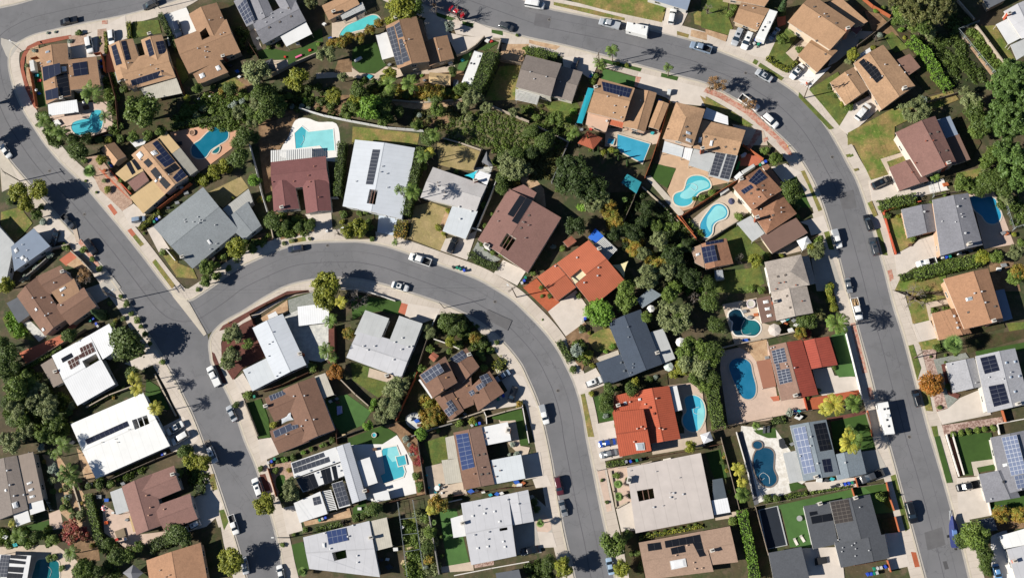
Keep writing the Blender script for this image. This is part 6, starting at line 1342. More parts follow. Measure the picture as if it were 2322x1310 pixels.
V(842, 778, 810, 655, 920, 885, 1030, 852, 935, 968, 808, 888, hx='c99a6a', r=.18); V(1118, 915, hx='3a3836', r=.25); C(1052, 575, 'd0ccc6'); A('p', 2.6, (592, 800, 606, 790, 722, 955, 708, 966), 'offw', open=True)
shed((682, 595, 722, 545, 776, 580, 728, 638), 2.0, 'rust', 'small red-roofed garden shed beside the six-array brown house', p=.2)
T(600, 500)
H('light grey twin-wing house', 'light grey house with two flat front wings and a lawn court between', 'd8d8d4', Wg('g', 3.2, (735, 1232, 845, 985, 1345, 1130, 1229, 1416), 'lgrey', p=.1), Wg('p', 3.25, (906, 805, 1122, 880, 1036, 1085, 808, 1020), 'gflat'), Wg('p', 3.25, (1212, 855, 1422, 926, 1325, 1180, 1112, 1108), 'gflat'))
V(1240, 1057, 1172, 1095, 1290, 1137, 1325, 1132, 990, 1130, 930, 1165, 1160, 1252, 1230, 1160, 890, 1130, hx='e4e4e4', r=.2); C(1105, 1395, 'a5583c', h=.7)
T(400, 660)
H('blue-white L-shaped house', 'blue-white L-shaped house on the corner beside a red mulch garden', 'd8d8d4', Wg('g', 3.3, (684, 330, 956, 203, 1170, 662, 895, 792), 'bwhite', p=.14), Wg('p', 3.0, (598, 708, 850, 582, 1000, 735, 685, 898), 'bflat'))
V(860, 458, 830, 478, 865, 368, 645, 735, 925, 735, 900, 765, 830, 585, hx='e8e8e8', r=.16); C(1118, 565, 'a5583c', h=.8)
A('p', 2.7, (1090, 140, 1280, 115, 1372, 165, 1372, 280, 1102, 313), 'wrib', open=True); shed((820, 216, 893, 180, 915, 218, 832, 252), 2.2, 'offw', 'small white shed behind the blue-white corner house', flat=True)
T(600, 820)
H('sail-court brown house', 'brown shingle house with a pale shade sail over its entry court', 'c4bcc4', Wg('g', 3.4, (160, 250, 450, 135, 632, 612, 345, 728), 'dbrown', r=.5, p=.2), Wg('g', 3.2, (90, 540, 0, 328, 262, 220, 330, 430), 'dbrown', p=.2), Wg('g', 3.2, (126, 826, 45, 622, 300, 515, 400, 715), 'dbrown', p=.2))
S(38, 305, 178, 252, 190, 290, 55, 352, n=(5, 1), k='grey'); S(75, 625, 232, 552, 256, 608, 95, 683, n=(3, 1), k='grey'); S(245, 572, 298, 562, 303, 590, 255, 612, n=(2, 1), k='grey'); V(362, 305, 447, 518, 265, 310, 375, 525, 335, 578, 200, 652, r=.2); C(20, 400, 'd0ccc6')
A('p', 2.7, (450, 132, 545, 100, 626, 296, 526, 328), 'brib', open=True)
H('silver solar modern house', 'silver and white modern house covered in black solar panels beside a pool', 'dcdcdc', Wg('g', 3.4, (645, 765, 768, 724, 918, 1232, 790, 1274), 'silver', p=.18), Wg('p', 3.2, (235, 908, 640, 765, 692, 892, 266, 1046), 'offw'), Wg('p', 3.1, (280, 1052, 690, 905, 725, 1020, 345, 1172), 'offw'), Wg('p', 3.2, (603, 1096, 702, 1066, 772, 1290, 670, 1318), 'offw'), Wg('p', 3.1, (262, 1270, 500, 1165, 566, 1365, 315, 1448), 'offw'))
S(242, 912, 525, 815, 540, 852, 255, 958, n=(7, 1), k='slate'); S(256, 960, 572, 853, 586, 898, 268, 1005, n=(8, 1), k='slate'); S(282, 1050, 440, 1002, 485, 1120, 350, 1165, n=(3, 1), k='black'); S(502, 975, 585, 948, 610, 1080, 538, 1103, n=(2, 1), k='black'); S(600, 940, 640, 932, 662, 1055, 628, 1066, n=(1, 1), k='black'); S(605, 1098, 700, 1070, 765, 1280, 672, 1308, n=(3, 5), k='slate'); S(430, 1222, 490, 1206, 508, 1276, 445, 1292, n=(2, 2), k='slate')
V(408, 980, 610, 905, 655, 940, 680, 980, 468, 998, 500, 1040, hx='e8e8e8', r=.2); C(905, 1160, 'a5583c', h=.6); lattice((515, 1165, 598, 1150, 655, 1330, 575, 1345), 2.6, 12)
A('p', 2.6, (825, 895, 945, 856, 1018, 1086, 900, 1126), 'offw', open=True); shed((975, 1186, 1110, 1150, 1132, 1236, 1000, 1262), 2.3, 'offw', 'small white garden shed at the end of the pool deck', flat=True)
T(400, 980)
H('bottom grey low house', 'light grey low house at the bottom edge with a blue solar block', 'd4d4d0', Wg('g', 3.1, (1196, 1226, 1140, 942, 1736, 794, 1832, 1300), 'lgrey', p=.06))
S(1350, 890, 1525, 855, 1545, 970, 1370, 1010, n=(4, 2), k='bblue'); X(1400, 1080, 1525, 1052, 1535, 1125, 1420, 1155, floor='turf'); K(1314, 990, 1340, 990, 1343, 1035, 1320, 1036); V(1335, 905, 1545, 935, 1385, 1045, 1628, 1108, 1632, 1168, 1590, 835, hx='e8e8e8', r=.2); C(1755, 945, 'e4e0da', h=1.0); A('p', 2.8, (1735, 800, 1893, 762, 1946, 1025, 1790, 1066), 'brib', open=True)
H('bottom terracotta house', 'terracotta shingle house at the bottom edge beside a yellow street tree', 'd0a888', Wg('g', 3.1, (-272, 1150, 218, 990, 280, 1330, -230, 1420), 'orange', p=.16)); V(-145, 1238, -95, 1300, -60, 1282, hx='b9a89a')
T(0, 980)
H('maroon-brown winged house', 'maroon-brown shingle house with two street-facing gables', 'c9c0b8', Wg('g', 3.3, (1095, 485, 1365, 375, 1485, 825, 1228, 922), 'purple', r=.47, p=.2), Wg('g', 3.2, (1568, 296, 1630, 515, 1330, 640, 1235, 420), 'purple', p=.22), Wg('g', 3.2, (1712, 546, 1780, 776, 1480, 892, 1395, 660), 'purple', p=.22))
V(1320, 567, 1355, 675, 1340, 745, 1478, 690, hx='c99a80', r=.2); C(1568, 378, '8a8f94'); A('p', 2.6, (990, 536, 1096, 496, 1160, 706, 1046, 740), 'gflat', open=True); A('p', 2.4, (1160, 750, 1185, 745, 1222, 890, 1200, 895), 'cream', open=True)
T(0, 660)
H('bright white flat house', 'bright white low roof house with one long solar strip and gridded opening', 'e8e8e8', Wg('g', 3.3, (635, 1195, 862, 1686, 1530, 1390, 1288, 912), 'white', p=.05))
S(765, 1334, 1140, 1168, 1160, 1212, 785, 1380, n=(9, 1), k='navy'); X(1185, 1160, 1322, 1112, 1346, 1190, 1216, 1245, beams=2, bm='f2f2f2'); V(1162, 1245, 920, 1360, 1040, 1330, 1060, 1360, hx='b0a090', r=.1)
H('white ribbed courtyard house', 'white ribbed-metal house with a square open courtyard and brown solar panels', 'e0dcd4', Wg('g', 3.3, (697, 1030, 465, 580, 808, 392, 1036, 836), 'wrib', p=.1), Wg('p', 3.3, (808, 392, 982, 292, 1090, 500, 925, 614), 'wrib', z=[3.3, 3.3, 4.1, 4.1]))
X(737, 628, 862, 560, 896, 620, 776, 692, beams=0, floor='lawn')
S(714, 512, 822, 458, 858, 542, 745, 598, n=(4, 2), k='brown'); S(672, 592, 735, 560, 748, 592, 690, 622, n=(2, 1), k='brown'); S(605, 630, 690, 585, 716, 655, 635, 706, n=(3, 2), k='brown'); S(548, 606, 640, 555, 660, 590, 565, 643, n=(1, 1), k='black'); C(510, 725, 'a5684c', h=.9)
A('p', 2.8, (365, 662, 468, 600, 566, 820, 482, 866), 'taupe')
T(0, 500)
H('conifer-side brown house', 'brown shingle house with an orange-brown centre flat and white skylights', 'c4b0a0', Wg('g', 3.4, (150, 680, 340, 500, 592, 890, 405, 1040), 'dbrown', r=.48, p=.2), Wg('g', 3.3, (546, 402, 662, 545, 450, 668, 322, 505), 'dbrown', p=.22), Wg('g', 3.3, (755, 600, 868, 770, 628, 942, 500, 762), 'dbrown', p=.22), Wg('p', 3.4, (458, 640, 665, 520, 718, 638, 545, 760), 'brown'))
K(535, 620, 585, 592, 595, 610, 545, 643); K(312, 797, 328, 783, 343, 805, 325, 818); K(374, 978, 392, 962, 408, 985, 388, 1000); K(553, 668, 568, 660, 576, 676, 562, 684); V(298, 697, 378, 695, 410, 856, 440, 838, 490, 560, 555, 762, 470, 738, r=.2); C(575, 465, 'b9bcc0', h=1.0)
A('p', 2.7, (58, 742, 168, 686, 266, 850, 166, 922), 'dgrey')
T(0, 330)
H('pale grey flat-roof house', 'pale grey flat-roofed house with white pipework on its roof by the left edge', 'd0d2d6', Wg('p', 3.2, (98, 912, 302, 744, 452, 906, 128, 1132), 'bluegrey'), Wg('p', 3.1, (-90, 640, 128, 880, 60, 1200, -90, 1310), 'gflat'))
K(125, 940, 150, 920, 168, 950, 142, 972); K(182, 1010, 208, 988, 226, 1012, 200, 1034); K(216, 1028, 240, 1008, 256, 1034, 232, 1052); V(205, 893, 150, 1015, 245, 945, hx='f0f0f0', r=.14)
T(0, 980)
H('bottom-left dark brown house', 'dark brown shingle house with white canopies at the left edge', 'c4b8ac', Wg('g', 3.2, (-110, 265, 150, 205, 252, 690, -60, 805), 'greybr', r=.6, p=.16), Wg('p', 3.0, (148, 210, 296, 174, 386, 602, 236, 642), 'taupe'))
K(240, 455, 285, 438, 290, 455, 248, 474); K(255, 512, 298, 498, 302, 518, 262, 534); K(266, 572, 310, 560, 316, 580, 272, 594); K(40, 512, 62, 505, 66, 528, 46, 535); K(108, 635, 152, 618, 165, 670, 125, 686); V(68, 342, 92, 472, 130, 570, 218, 560, r=.25)
A('p', 2.6, (255, 632, 382, 592, 406, 700, 274, 742), 'offw', open=True); A('p', 2.6, (120, 738, 250, 696, 276, 800, 146, 846), 'offw', open=True)
T(0, 980)
w_ = H('white solar pergola', 'white-framed pergola carrying dark solar panels in the bottom left corner', 'e8e8e8', Wg('p', 2.8, (-40, 1095, 280, 1105, 240, 1340, -60, 1340), 'offw', open=True)); w_['root'].name = 'solar_pergola'; w_['root']['category'] = 'pergola'; w_['root']['group'] = ''; del w_['root']['group']
S(95, 1098, 240, 1110, 232, 1140, 90, 1130, n=(3, 1), k='black'); S(88, 1140, 230, 1160, 225, 1185, 80, 1175, n=(3, 1), k='black'); S(75, 1205, 215, 1212, 205, 1262, 70, 1252, n=(3, 1), k='black'); S(70, 1262, 205, 1272, 195, 1310, 60, 1310, n=(3, 1), k='black'); S(10, 1100, 85, 1105, 60, 1300, -30, 1300, n=(3, 6), k='slate')
gazebo((1105, 1262, 1198, 1188, 1290, 1262, 1200, 1340), 2.5, '85858a', 'grey pyramid-roofed gazebo beside the terracotta house')
# ---------------------------------------------------------------- pools
T(0, 0); pool('turquoise kidney pool with feathery palms on two sides', 'turq', 645, 1150, 665, 1105, 740, 1080, 800, 1068, 832, 1010, 880, 993, 925, 1010, 930, 1080, 918, 1150, 880, 1195, 800, 1198, 720, 1218, 668, 1195)
T(200, 200); pool('dark teal pool with diving board in a salmon-coloured deck', 'teal', 1165, 345, 1240, 360, 1264, 410, 1250, 465, 1180, 510, 1105, 560, 1060, 622, 1000, 635, 945, 612, 930, 560, 950, 510, 1010, 470, 1080, 400, spa=(1122, 585, 1140, 560, 1185, 530, 1182, 565, 1160, 588), spk='green')
T(400, 0); pool('angular pale turquoise pool in a bright white deck', 'pale', 1065, 1200, 1130, 1140, 1190, 1190, 1410, 1165, 1425, 1355, 1335, 1360, 1290, 1312, 1075, 1340, s=False, coping='f0efea', shelf=(1065, 1200, 1130, 1140, 1165, 1172, 1160, 1230, 1130, 1330, 1075, 1338), shk='turq', hose=(1140, 1220, 1150, 1260, 1120, 1310))
T(800, 0); pool('turquoise free-form pool below a white slatted pergola', 'aqua', -110, 300, -60, 240, 20, 200, 150, 145, 215, 145, 248, 185, 240, 230, 100, 265, 0, 290, -110, 340)
T(1200, 0); pool('blue rectangular pool behind the tan two-storey house', 'blue', 795, 1213, 1088, 1300, 1020, 1472, 790, 1350, s=False, spa=(715, 1250, 770, 1260, 755, 1305, 702, 1295), sps=False, spk='blue')
T(1450, 200); pool('kidney pool with pale shelf in a tan flagstone patio', 'turq', 430, 830, 480, 795, 560, 795, 620, 830, 640, 880, 620, 910, 540, 940, 490, 1000, 450, 1050, 380, 1065, 320, 1042, 305, 990, 330, 950, 400, 920, shelf=(480, 850, 560, 830, 615, 850, 620, 890, 530, 930, 470, 985, 420, 1000, 370, 985, 375, 950, 440, 900), hose=(420, 880, 470, 860, 520, 890, 500, 925, 460, 900), coping='e4d8c4')
pool('kidney pool with broad pale floor beside a navy umbrella', 'blue', 620, 1110, 660, 1062, 720, 1045, 772, 1070, 792, 1120, 770, 1170, 700, 1200, 662, 1240, 650, 1310, 600, 1348, 560, 1305, 545, 1240, 570, 1180, shelf=(640, 1120, 690, 1062, 750, 1068, 782, 1120, 755, 1165, 690, 1195, 650, 1235, 640, 1300, 605, 1240, 610, 1170), coping='e4dccc')
T(1922, 330); pool('deep blue free-form pool behind the charcoal house', 'deep', 1100, 480, 1150, 460, 1210, 476, 1280, 460, 1332, 490, 1345, 540, 1382, 620, 1362, 680, 1310, 706, 1250, 690, 1208, 635, 1140, 575)
T(1600, 660); pool('dark green-black figure-eight pool with a white rim', 'dark', 210, 200, 262, 165, 312, 175, 342, 230, 390, 258, 450, 268, 490, 310, 488, 360, 440, 400, 340, 396, 270, 392, 240, 340, 246, 280, 216, 250, shelf=(345, 250, 400, 265, 450, 272, 482, 312, 480, 358, 438, 392, 350, 385, 325, 330), shk='green', coping='eeeae2', hose=(350, 260, 320, 330, 340, 390, 410, 380))
pool('long oval blue pool beside the tall leafy hedge', 'oval', 222, 640, 272, 605, 340, 605, 402, 650, 422, 740, 452, 860, 440, 940, 390, 972, 330, 952, 280, 870, 216, 710, coping='c4b4a4')
T(1400, 820); pool('kidney pool with pale side shelf below a white gazebo tent', 'sky', 605, 340, 652, 305, 712, 310, 762, 350, 786, 430, 780, 520, 740, 600, 692, 628, 630, 612, 590, 550, 594, 490, 622, 440, shelf=(745, 340, 775, 400, 780, 520, 740, 600, 722, 600, 720, 440, 750, 410), hose=(735, 405, 690, 420, 690, 460, 730, 470))
T(600, 820); pool('angular turquoise pool with a square raised spa', 'turq', 1055, 800, 1070, 780, 1188, 758, 1212, 830, 1262, 990, 1250, 1030, 1070, 1092, 1045, 1022, 1085, 1000, s=False, shelf=(1110, 775, 1188, 762, 1210, 830, 1225, 880, 1150, 900, 1105, 840), shk='pale', spa=(1185, 855, 1262, 840, 1280, 920, 1208, 940), sps=False, spk='turq', coping='ece6da')
T(1600, 980); pool('dark navy kidney pool with round spa in pale travertine', 'navy', 470, 150, 560, 140, 610, 180, 612, 260, 610, 330, 638, 400, 630, 450, 580, 486, 520, 470, 462, 400, 430, 300, 432, 220, spa=(465, 78, 502, 95, 505, 130, 470, 148, 430, 130, 430, 95), spk='navy', coping='8a7d74', hose=(575, 460, 570, 400, 520, 362, 485, 390, 500, 430, 530, 410))
pool('black covered rectangular pool set in a lawn', 'dark', 485, 700, 640, 665, 725, 1010, 555, 1045, s=False, coping='b9bbbc')
T(0, 980); pool('green-teal pool curving below a pale stone patio', 'green', 340, 1150, 420, 1140, 520, 1160, 532, 1230, 512, 1340, 300, 1345, 312, 1220, hose=(430, 1200, 465, 1240, 450, 1300))
for o in COL.objects:
    if o.name.startswith('swimming_pool') and 'black covered' in o['label']:
        for ch in o.children:
            if ch.name.startswith('water'): ch.name = 'pool_cover'; ch.data.materials[0] = M('1c2430', .12, 1.0, .7)
# ---------------------------------------------------------------- trees, palms, shrubs and hedges
T(0, 0)
ts('P', 830, 840, 120, 400, 1080, 90, 470, 1160, 80, 560, 1200, 90, 950, 1050, 65); ts('g', 1290, 990, 175, 710, 300, 40, 990, 1170, 42, 1080, 1140, 45, 1200, 1230, 60, 1330, 1215, 55, 1450, 1180, 60, 1080, 1250, 50); ts('d', 660, 1250, 70, 780, 1240, 60, 900, 1260, 50, 1110, 800, 45, 1000, 930, 50)
ts('y', 980, 1260, 45); ts('w', 310, 460, 26, 630, 370, 30, 430, 300, 20, 500, 290, 18); ts('o', 240, 595, 24, 290, 835, 22, 340, 1130, 30); ts('y', 905, 395, 14, 900, 340, 14); hedge('d', 1.5, 55, 1440, 130, 1500, 260, 1588, 440); hedge('y', 1.2, 40, 1155, 205, 1165, 335); hedge('y', .9, 28, 945, 290, 955, 420, 950, 480)
t('d', -170, 880, 130, 9); t('d', -190, 1230, 110, 8)
cover(.5, 'g', 940, 660, 1040, 640, 1100, 1200, 1020, 1200); cover(.35, 'd', 330, 1000, 620, 1200, 620, 1310, 440, 1310)
T(400, 0)
t('o', 720, 660, 150, 9); t('y', 1090, 720, 125, 7); t('o', 1350, 480, 90, 8); t('o', 760, 920, 100, 6); ts('d', 830, 960, 110, 630, 1220, 105, 490, 800, 75, 720, 1240, 60, 560, 1290, 70, 860, 820, 70); ts('y', 1410, 870, 85, 100, 890, 45); t('g', 1560, 1000, 95); ts('u', 410, 815, 45, 1480, 390, 70, 1400, 400, 55, 1550, 350, 60)
ts('g', 190, 800, 55, 500, 1040, 60, 320, 1000, 50, 420, 990, 45, 760, 1060, 70, 330, 790, 35, 830, 430, 30, 920, 410, 25); ts('w', 520, 940, 42, 590, 910, 36, 480, 960, 30); ts('o', 190, 1050, 50, 250, 980, 45, 690, 1100, 60, 1220, 20, 65, 1500, 700, 55); t('n', 1210, 40, 60); hedge('g', 1.6, 60, -40, 1140, 200, 1090, 460, 1050)
ts('w', 1040, 960, 30, 1130, 960, 36, 1180, 980, 30); ts('l', 1160, 910, 35, 1280, 400, 25); ts('g', 640, 880, 38, 1010, 870, 45, 950, 960, 60, 1390, 950, 40)
cover(.45, 'g', 160, 870, 620, 820, 800, 1050, 500, 1180, 0, 1110, 0, 1020); cover(.3, 'd', 880, 850, 1300, 760, 1588, 900, 1588, 1060, 1140, 990, 880, 1010); cover(.3, 'd', 520, 280, 640, 260, 700, 500, 640, 560)
T(800, 0)
t('y', 430, 80, 150, 8); t('g', 540, 60, 110, 7); ts('b', 730, 40, 95, 945, 130, 95); ts('w', 870, 240, 52); ts('u', 60, 340, 55, 160, 275, 60, 230, 210, 55); ts('y', 330, 200, 55, 330, 670, 75, 30, 920, 80); ts('P', 330, 760, 85, 520, 760, 100, 740, 1210, 75); ts('l', 160, 980, 130, 620, 680, 20)
ts('g', 280, 1070, 75, 770, 990, 70, 40, 780, 55, 960, 820, 60, 1000, 790, 55, 860, 830, 45, 580, 1130, 60); ts('u', 700, 810, 60, 780, 820, 60, 640, 870, 38, 780, 890, 40, 200, 830, 40, 430, 860, 35); ts('d', 690, 1240, 85, 330, 850, 70, 900, 640, 52, 480, 860, 50, 230, 900, 60); ts('y', 915, 880, 38, 970, 840, 30); ts('w', 600, 1040, 34, 690, 900, 25)
ts('o', 1060, 880, 85, 1000, 960, 60, 1200, 960, 60, 1450, 1010, 55, 1050, 1060, 45); ts('g', 1570, 460, 30, 1540, 440, 22, 1480, 320, 20); hedge('d', 5.0, 130, 1250, 480, 1190, 650, 1110, 800, look='tall dense')
cover(.7, 'g', 880, 1060, 1250, 990, 1588, 1100, 1588, 1310, 820, 1310, 860, 1150, size=.8); cover(.6, 'o', 880, 1060, 1250, 990, 1588, 1100, 1588, 1310, 820, 1310, 860, 1150, size=.7); cover(.4, 'u', 340, 790, 900, 770, 960, 880, 400, 900); cover(.3, 'n', 560, 990, 980, 980, 860, 1180, 560, 1150); cover(.3, 'g', 0, 700, 300, 700, 400, 900, 60, 860)
T(1200, 0)
t('P', 745, 450, 75, 8); t('P', 1255, 605, 52, 6); t('P', 630, 560, 60, 4); t('P', 660, 590, 55, 3); ts('g', 570, 740, 42, 470, 890, 32, 1205, 95, 18, 600, 690, 35); hedge('g', 1.2, 80, -20, 455, 80, 470, 230, 515); ts('d', 40, 1170, 60, 150, 1270, 95, 230, 1180, 50); ts('g', 240, 1070, 75, 60, 1060, 45); ts('P', 420, 1190, 60, 370, 1230, 45); t('x', 530, 1250, 26, 4.5); ts('l', 360, 1080, 40, 400, 1010, 42)
ts('y', 800, 570, 22, 880, 590, 25); cover(.6, 'g', -60, 960, 130, 950, 380, 1230, 330, 1310, 0, 1310, size=.9); cover(.4, 'o', 60, 980, 380, 1080, 390, 1220, 200, 1150, size=.8)
T(1600, 0)
ts('R', 100, 760, 95, 390, 940, 75); ts('g', 690, 360, 55, 780, 270, 42, 840, 450, 42, 1290, 970, 44, 250, 75, 48, 220, 130, 45); t('x', 700, 50, 65, 8); hedge('y', .9, 40, 555, 525, 640, 585, 735, 635, 815, 560); ts('d', 1175, 865, 32, 1115, 785, 36); ts('y', 1230, 940, 32, 1330, 490, 58, 1510, 440, 34); ts('o', 1285, 555, 42, 1400, 380, 30); ts('b', 20, 85, 55, 1540, 340, 40); ts('l', 1530, 100, 26)
T(1922, 0)
t('n', 640, 90, 150, 12); t('n', 800, 110, 110, 11); t('g', 470, 90, 90, 8); t('n', 720, 190, 80, 9); t('d', 560, 160, 90, 8); t('o', 730, 310, 66, 5); hedge('l', 2.2, 90, 575, 365, 700, 470, 770, 590, 800, 640); hedge('l', 2.2, 85, 800, 670, 870, 740, 905, 790); ts('g', 890, 570, 38, 420, 200, 42, 600, 240, 60, 260, 100, 25, 320, 75, 25); t('o', 600, 990, 125, 6); t('y', 45, 500, 52); ts('y', 510, 340, 22)
t('c', 1490, 640, 120, 12); t('c', 1400, 800, 130, 13); t('c', 1520, 800, 130, 14); t('c', 1400, 980, 130, 12); t('c', 1530, 980, 140, 14); t('c', 1470, 1140, 140, 12); t('c', 1330, 1090, 90, 9); ts('o', 1120, 930, 100, 1060, 830, 52); ts('g', 1180, 1060, 80, 1170, 1190, 72, 980, 260, 40); ts('w', 680, 900, 40, 290, 320, 34); ts('l', 480, 270, 30)
cover(.35, 'd', 560, 330, 960, 280, 1280, 720, 980, 800, 860, 700); cover(.5, 'g', 1050, 290, 1170, 260, 1390, 590, 1350, 700); cover(.35, 'd', 860, 60, 1150, 220, 900, 260)
T(0, 330)
t('y', 180, 420, 105, 8); t('y', 340, 410, 105, 8); t('y', 240, 530, 85, 7); t('F', 810, 235, 82, 4); ts('d', 710, 50, 105, 90, 500, 45); ts('y', 915, 130, 52, 970, 400, 42, 365, 1050, 30); ts('g', 770, 320, 18, 868, 423, 18, 755, 935, 42, 830, 1020, 32, 895, 1105, 36, 330, 620, 58, 595, 915, 44, 370, 560, 40, 680, 80, 40); ts('w', 390, 690, 45, 450, 985, 42, 330, 1095, 40, 240, 1180, 45, 210, 1210, 30)
t('R', 760, 1180, 92, 5); t('y', 60, 1260, 85, 6); hedge('y', 1.3, 45, 1260, 745, 1430, 600); ts('g', 1460, 960, 38, 1085, 320, 34, 1100, 260, 30, 760, 140, 34, 1300, 790, 18); ts('o', 940, 320, 30, 1170, 380, 28)
T(400, 330)
t('d', 560, 120, 105, 6); ts('y', 350, 240, 68, 430, 150, 50, 250, 310, 50, 1490, 690, 30); t('l', 700, 310, 66, 5); ts('u', 760, 490, 46); ts('l', 830, 480, 36); hedge('d', 3.5, 70, 1490, -20, 1470, 200, 1450, 440, look='tall dark'); t('d', 870, 680, 90, 5); ts('d', 980, 720, 52, 1100, 740, 52, 1200, 720, 52, 700, 870, 40); ts('g', 930, 790, 40, 1060, 660, 36, 620, 860, 40, 470, 1110, 36)
t('y', 545, 940, 105, 7); t('g', 680, 920, 50); ts('g', 290, 1100, 78, 270, 1220, 62, 360, 1170, 50, 370, 1080, 45, 430, 1010, 40); t('b', 300, 1020, 55, 3); ts('y', 390, 1000, 30, 510, 480, 26); t('y', 1340, 1250, 135, 8); t('y', 1560, 770, 85, 6); ts('o', 970, 880, 26, 1050, 858, 26, 1200, 840, 22, 780, 700, 26); ts('g', 190, 1295, 26, 130, 300, 32); t('b', 1455, 790, 45, 3); ts('g', 1120, 360, 0.1 + 20, 1500, 620, 45)
cover(.5, 'g', 900, 620, 1240, 660, 1240, 780, 920, 840); cover(.4, 'g', 620, 850, 880, 780, 880, 860, 480, 1080); cover(.35, 'y', 180, 260, 480, 120, 500, 220, 240, 380)
T(800, 330)
t('P', 640, 100, 75, 7); t('Q', 690, 60, 60, 6); t('P', 545, 410, 95, 10); t('P', 420, 400, 55, 9); hedge('d', 3.5, 85, 610, 40, 560, 250, 510, 460, 475, 610, look='tall dark'); t('y', 50, 740, 92, 6); hedge('u', 1.6, 120, 440, 700, 420, 810); ts('g', 490, 630, 28, 140, 690, 40, 170, 740, 30, 630, 200, 50, 60, 610, 34, 120, 600, 34, 170, 840, 30); t('P', 380, 870, 36, 2); ts('y', 770, 740, 40, 860, 590, 30, 820, 790, 26)
t('o', 1430, 190, 120, 7); ts('d', 1340, 390, 56, 1480, 80, 75, 1330, 300, 60, 1360, 100, 60); ts('g', 1180, 540, 38, 1470, 270, 60, 1250, 620, 22, 1190, 720, 32, 1390, 340, 50, 640, 170, 36, 930, 240, 26); t('l', 1375, 860, 44, 3.5); hedge('d', 1.0, 65, 1060, 970, 1130, 1035, 1220, 1075, 1300, 1090); ts('g', 1260, 960, 32, 1340, 985, 26, 1160, 890, 24, 1200, 935, 26); ts('u', 1470, 330, 45)
cover(.5, 'g', 1250, 0, 1588, 0, 1588, 200, 1330, 430, 1280, 250)
T(1200, 330)
t('D', 430, 270, 180, 9); t('D', 340, 330, 110, 7); t('o', 570, 520, 90, 6); t('l', 470, 560, 50); t('D', 420, 730, 102, 6); t('u', 740, 600, 82, 3); t('u', 790, 680, 55); t('u', 720, 540, 55); ts('D', 770, 800, 70, 860, 910, 42); t('u', 950, 920, 75, 3); ts('o', 1030, 970, 70, 1165, 865, 84, 1070, 1190, 108, 1150, 1160, 60); t('u', 1180, 1060, 72, 3); ts('g', 1160, 1090, 50, 890, 1290, 85, 1300, 1290, 70, 1240, 730, 50, 1330, 720, 50); ts('F', 860, 490, 32, 1360, 920, 46)
for q in ((885, 150, 28, 5), (805, 110, 22, 4), (715, 70, 20, 4), (625, 30, 18, 4)): t('x', q[0], q[1], q[2], q[3])
ts('y', 1100, 690, 28, 1140, 700, 24, 930, 985, 30, 740, 40, 40, 670, 60, 35); ts('g', 1560, 470, 40, 250, 395, 30, 780, 60, 40, 560, 30, 34, 30, 1150, 30, 110, 1280, 26, 300, 930, 36, 1490, 480, 26); ts('w', 220, 910, 28); ts('D', 20, 60, 70, 120, 30, 60)
cover(.6, 'D', 860, 430, 1000, 420, 1330, 640, 1588, 900, 1500, 1310, 1240, 1310, 1190, 900, 900, 700); cover(.4, 'u', 640, 520, 760, 520, 850, 720, 1230, 1080, 1150, 1130, 880, 900, 700, 720); cover(.4, 'n', 0, 60, 330, 60, 250, 330, 0, 300); cover(.4, 'l', 1350, 1180, 1588, 1250, 1588, 1310, 1300, 1310); cover(.4, 'g', 1350, 640, 1560, 800, 1540, 930, 1400, 760)
T(1600, 330)
t('d', 775, 415, 98, 10); ts('g', 530, 50, 46, 640, 120, 64, 60, 430, 46, 295, 640, 46, 1110, 1275, 40); ts('d', 10, 470, 32, 820, 560, 42); ts('y', 440, 1030, 62, 685, 990, 24); ts('g', 550, 1000, 42, 500, 1050, 40); t('b', 305, 1020, 52, 2.5); t('g', 1020, 860, 48, 4); t('o', 1010, 950, 78, 5); t('y', 945, 920, 48, 4); ts('g', 1580, 560, 32, 830, 640, 24, 410, 1290, 40, 500, 1300, 45); ts('y', 660, 110, 40)
T(1922, 330)
hedge('g', 2.0, 100, 310, 540, 430, 510, 590, 480); ts('d', 360, 635, 36); ts('y', 455, 635, 20, 1500, 800, 26, 530, 820, 18); ts('g', 1040, 330, 80, 1190, 330, 66, 1300, 80, 78, 1240, 150, 58, 1000, 370, 50, 590, 840, 34, 870, 440, 30, 750, 510, 16, 1110, 380, 55); ts('o', 1500, 50, 70, 1430, 480, 58, 1250, 230, 50); t('c', 1530, 290, 130, 10); ts('d', 1400, 180, 62, 1360, 300, 112, 1280, 380, 60); t('g', 1390, 170, 50, 4); hedge('g', 2.3, 105, 620, 1160, 900, 1085, 1180, 1030); hedge('g', 1.2, 60, 480, 1190, 610, 1160); t('y', 1225, 1010, 68, 4); ts('g', 1340, 1000, 58, 1560, 880, 45); ts('o', 1500, 960, 70); t('u', 1540, 1130, 75, 5); t('P', 790, 285, 45, 3)
for i in range(6): t('g', 490 + i * 6, 668 + i * 22, 11)
cover(.4, 'd', 1330, 440, 1588, 450, 1588, 720, 1480, 720)
T(0, 660)
t('x', 880, 200, 85, 7); ts('d', 630, 400, 78, 80, 560, 105, 140, 680, 70, 30, 480, 90); t('d', 1140, 480, 180, 9); t('o', 1120, 560, 80, 7); t('d', 1195, 740, 72, 4); t('Q', 1210, 790, 70, 6); t('Q', 1240, 880, 72, 7); t('Q', 1400, 1050, 78, 7); ts('g', 240, 760, 58, 150, 900, 115, 290, 830, 60, 480, 1170, 85, 400, 1290, 80, 220, 1180, 70); t('o', 350, 920, 105, 5); ts('o', 290, 1010, 72, 430, 1080, 105, 150, 1060, 92, 250, 1250, 72, 650, 1030, 48); hedge('g', 1.2, 42, 200, 700, 380, 600, 545, 500); hedge('g', .8, 36, 800, 1040, 960, 950, 1120, 870)
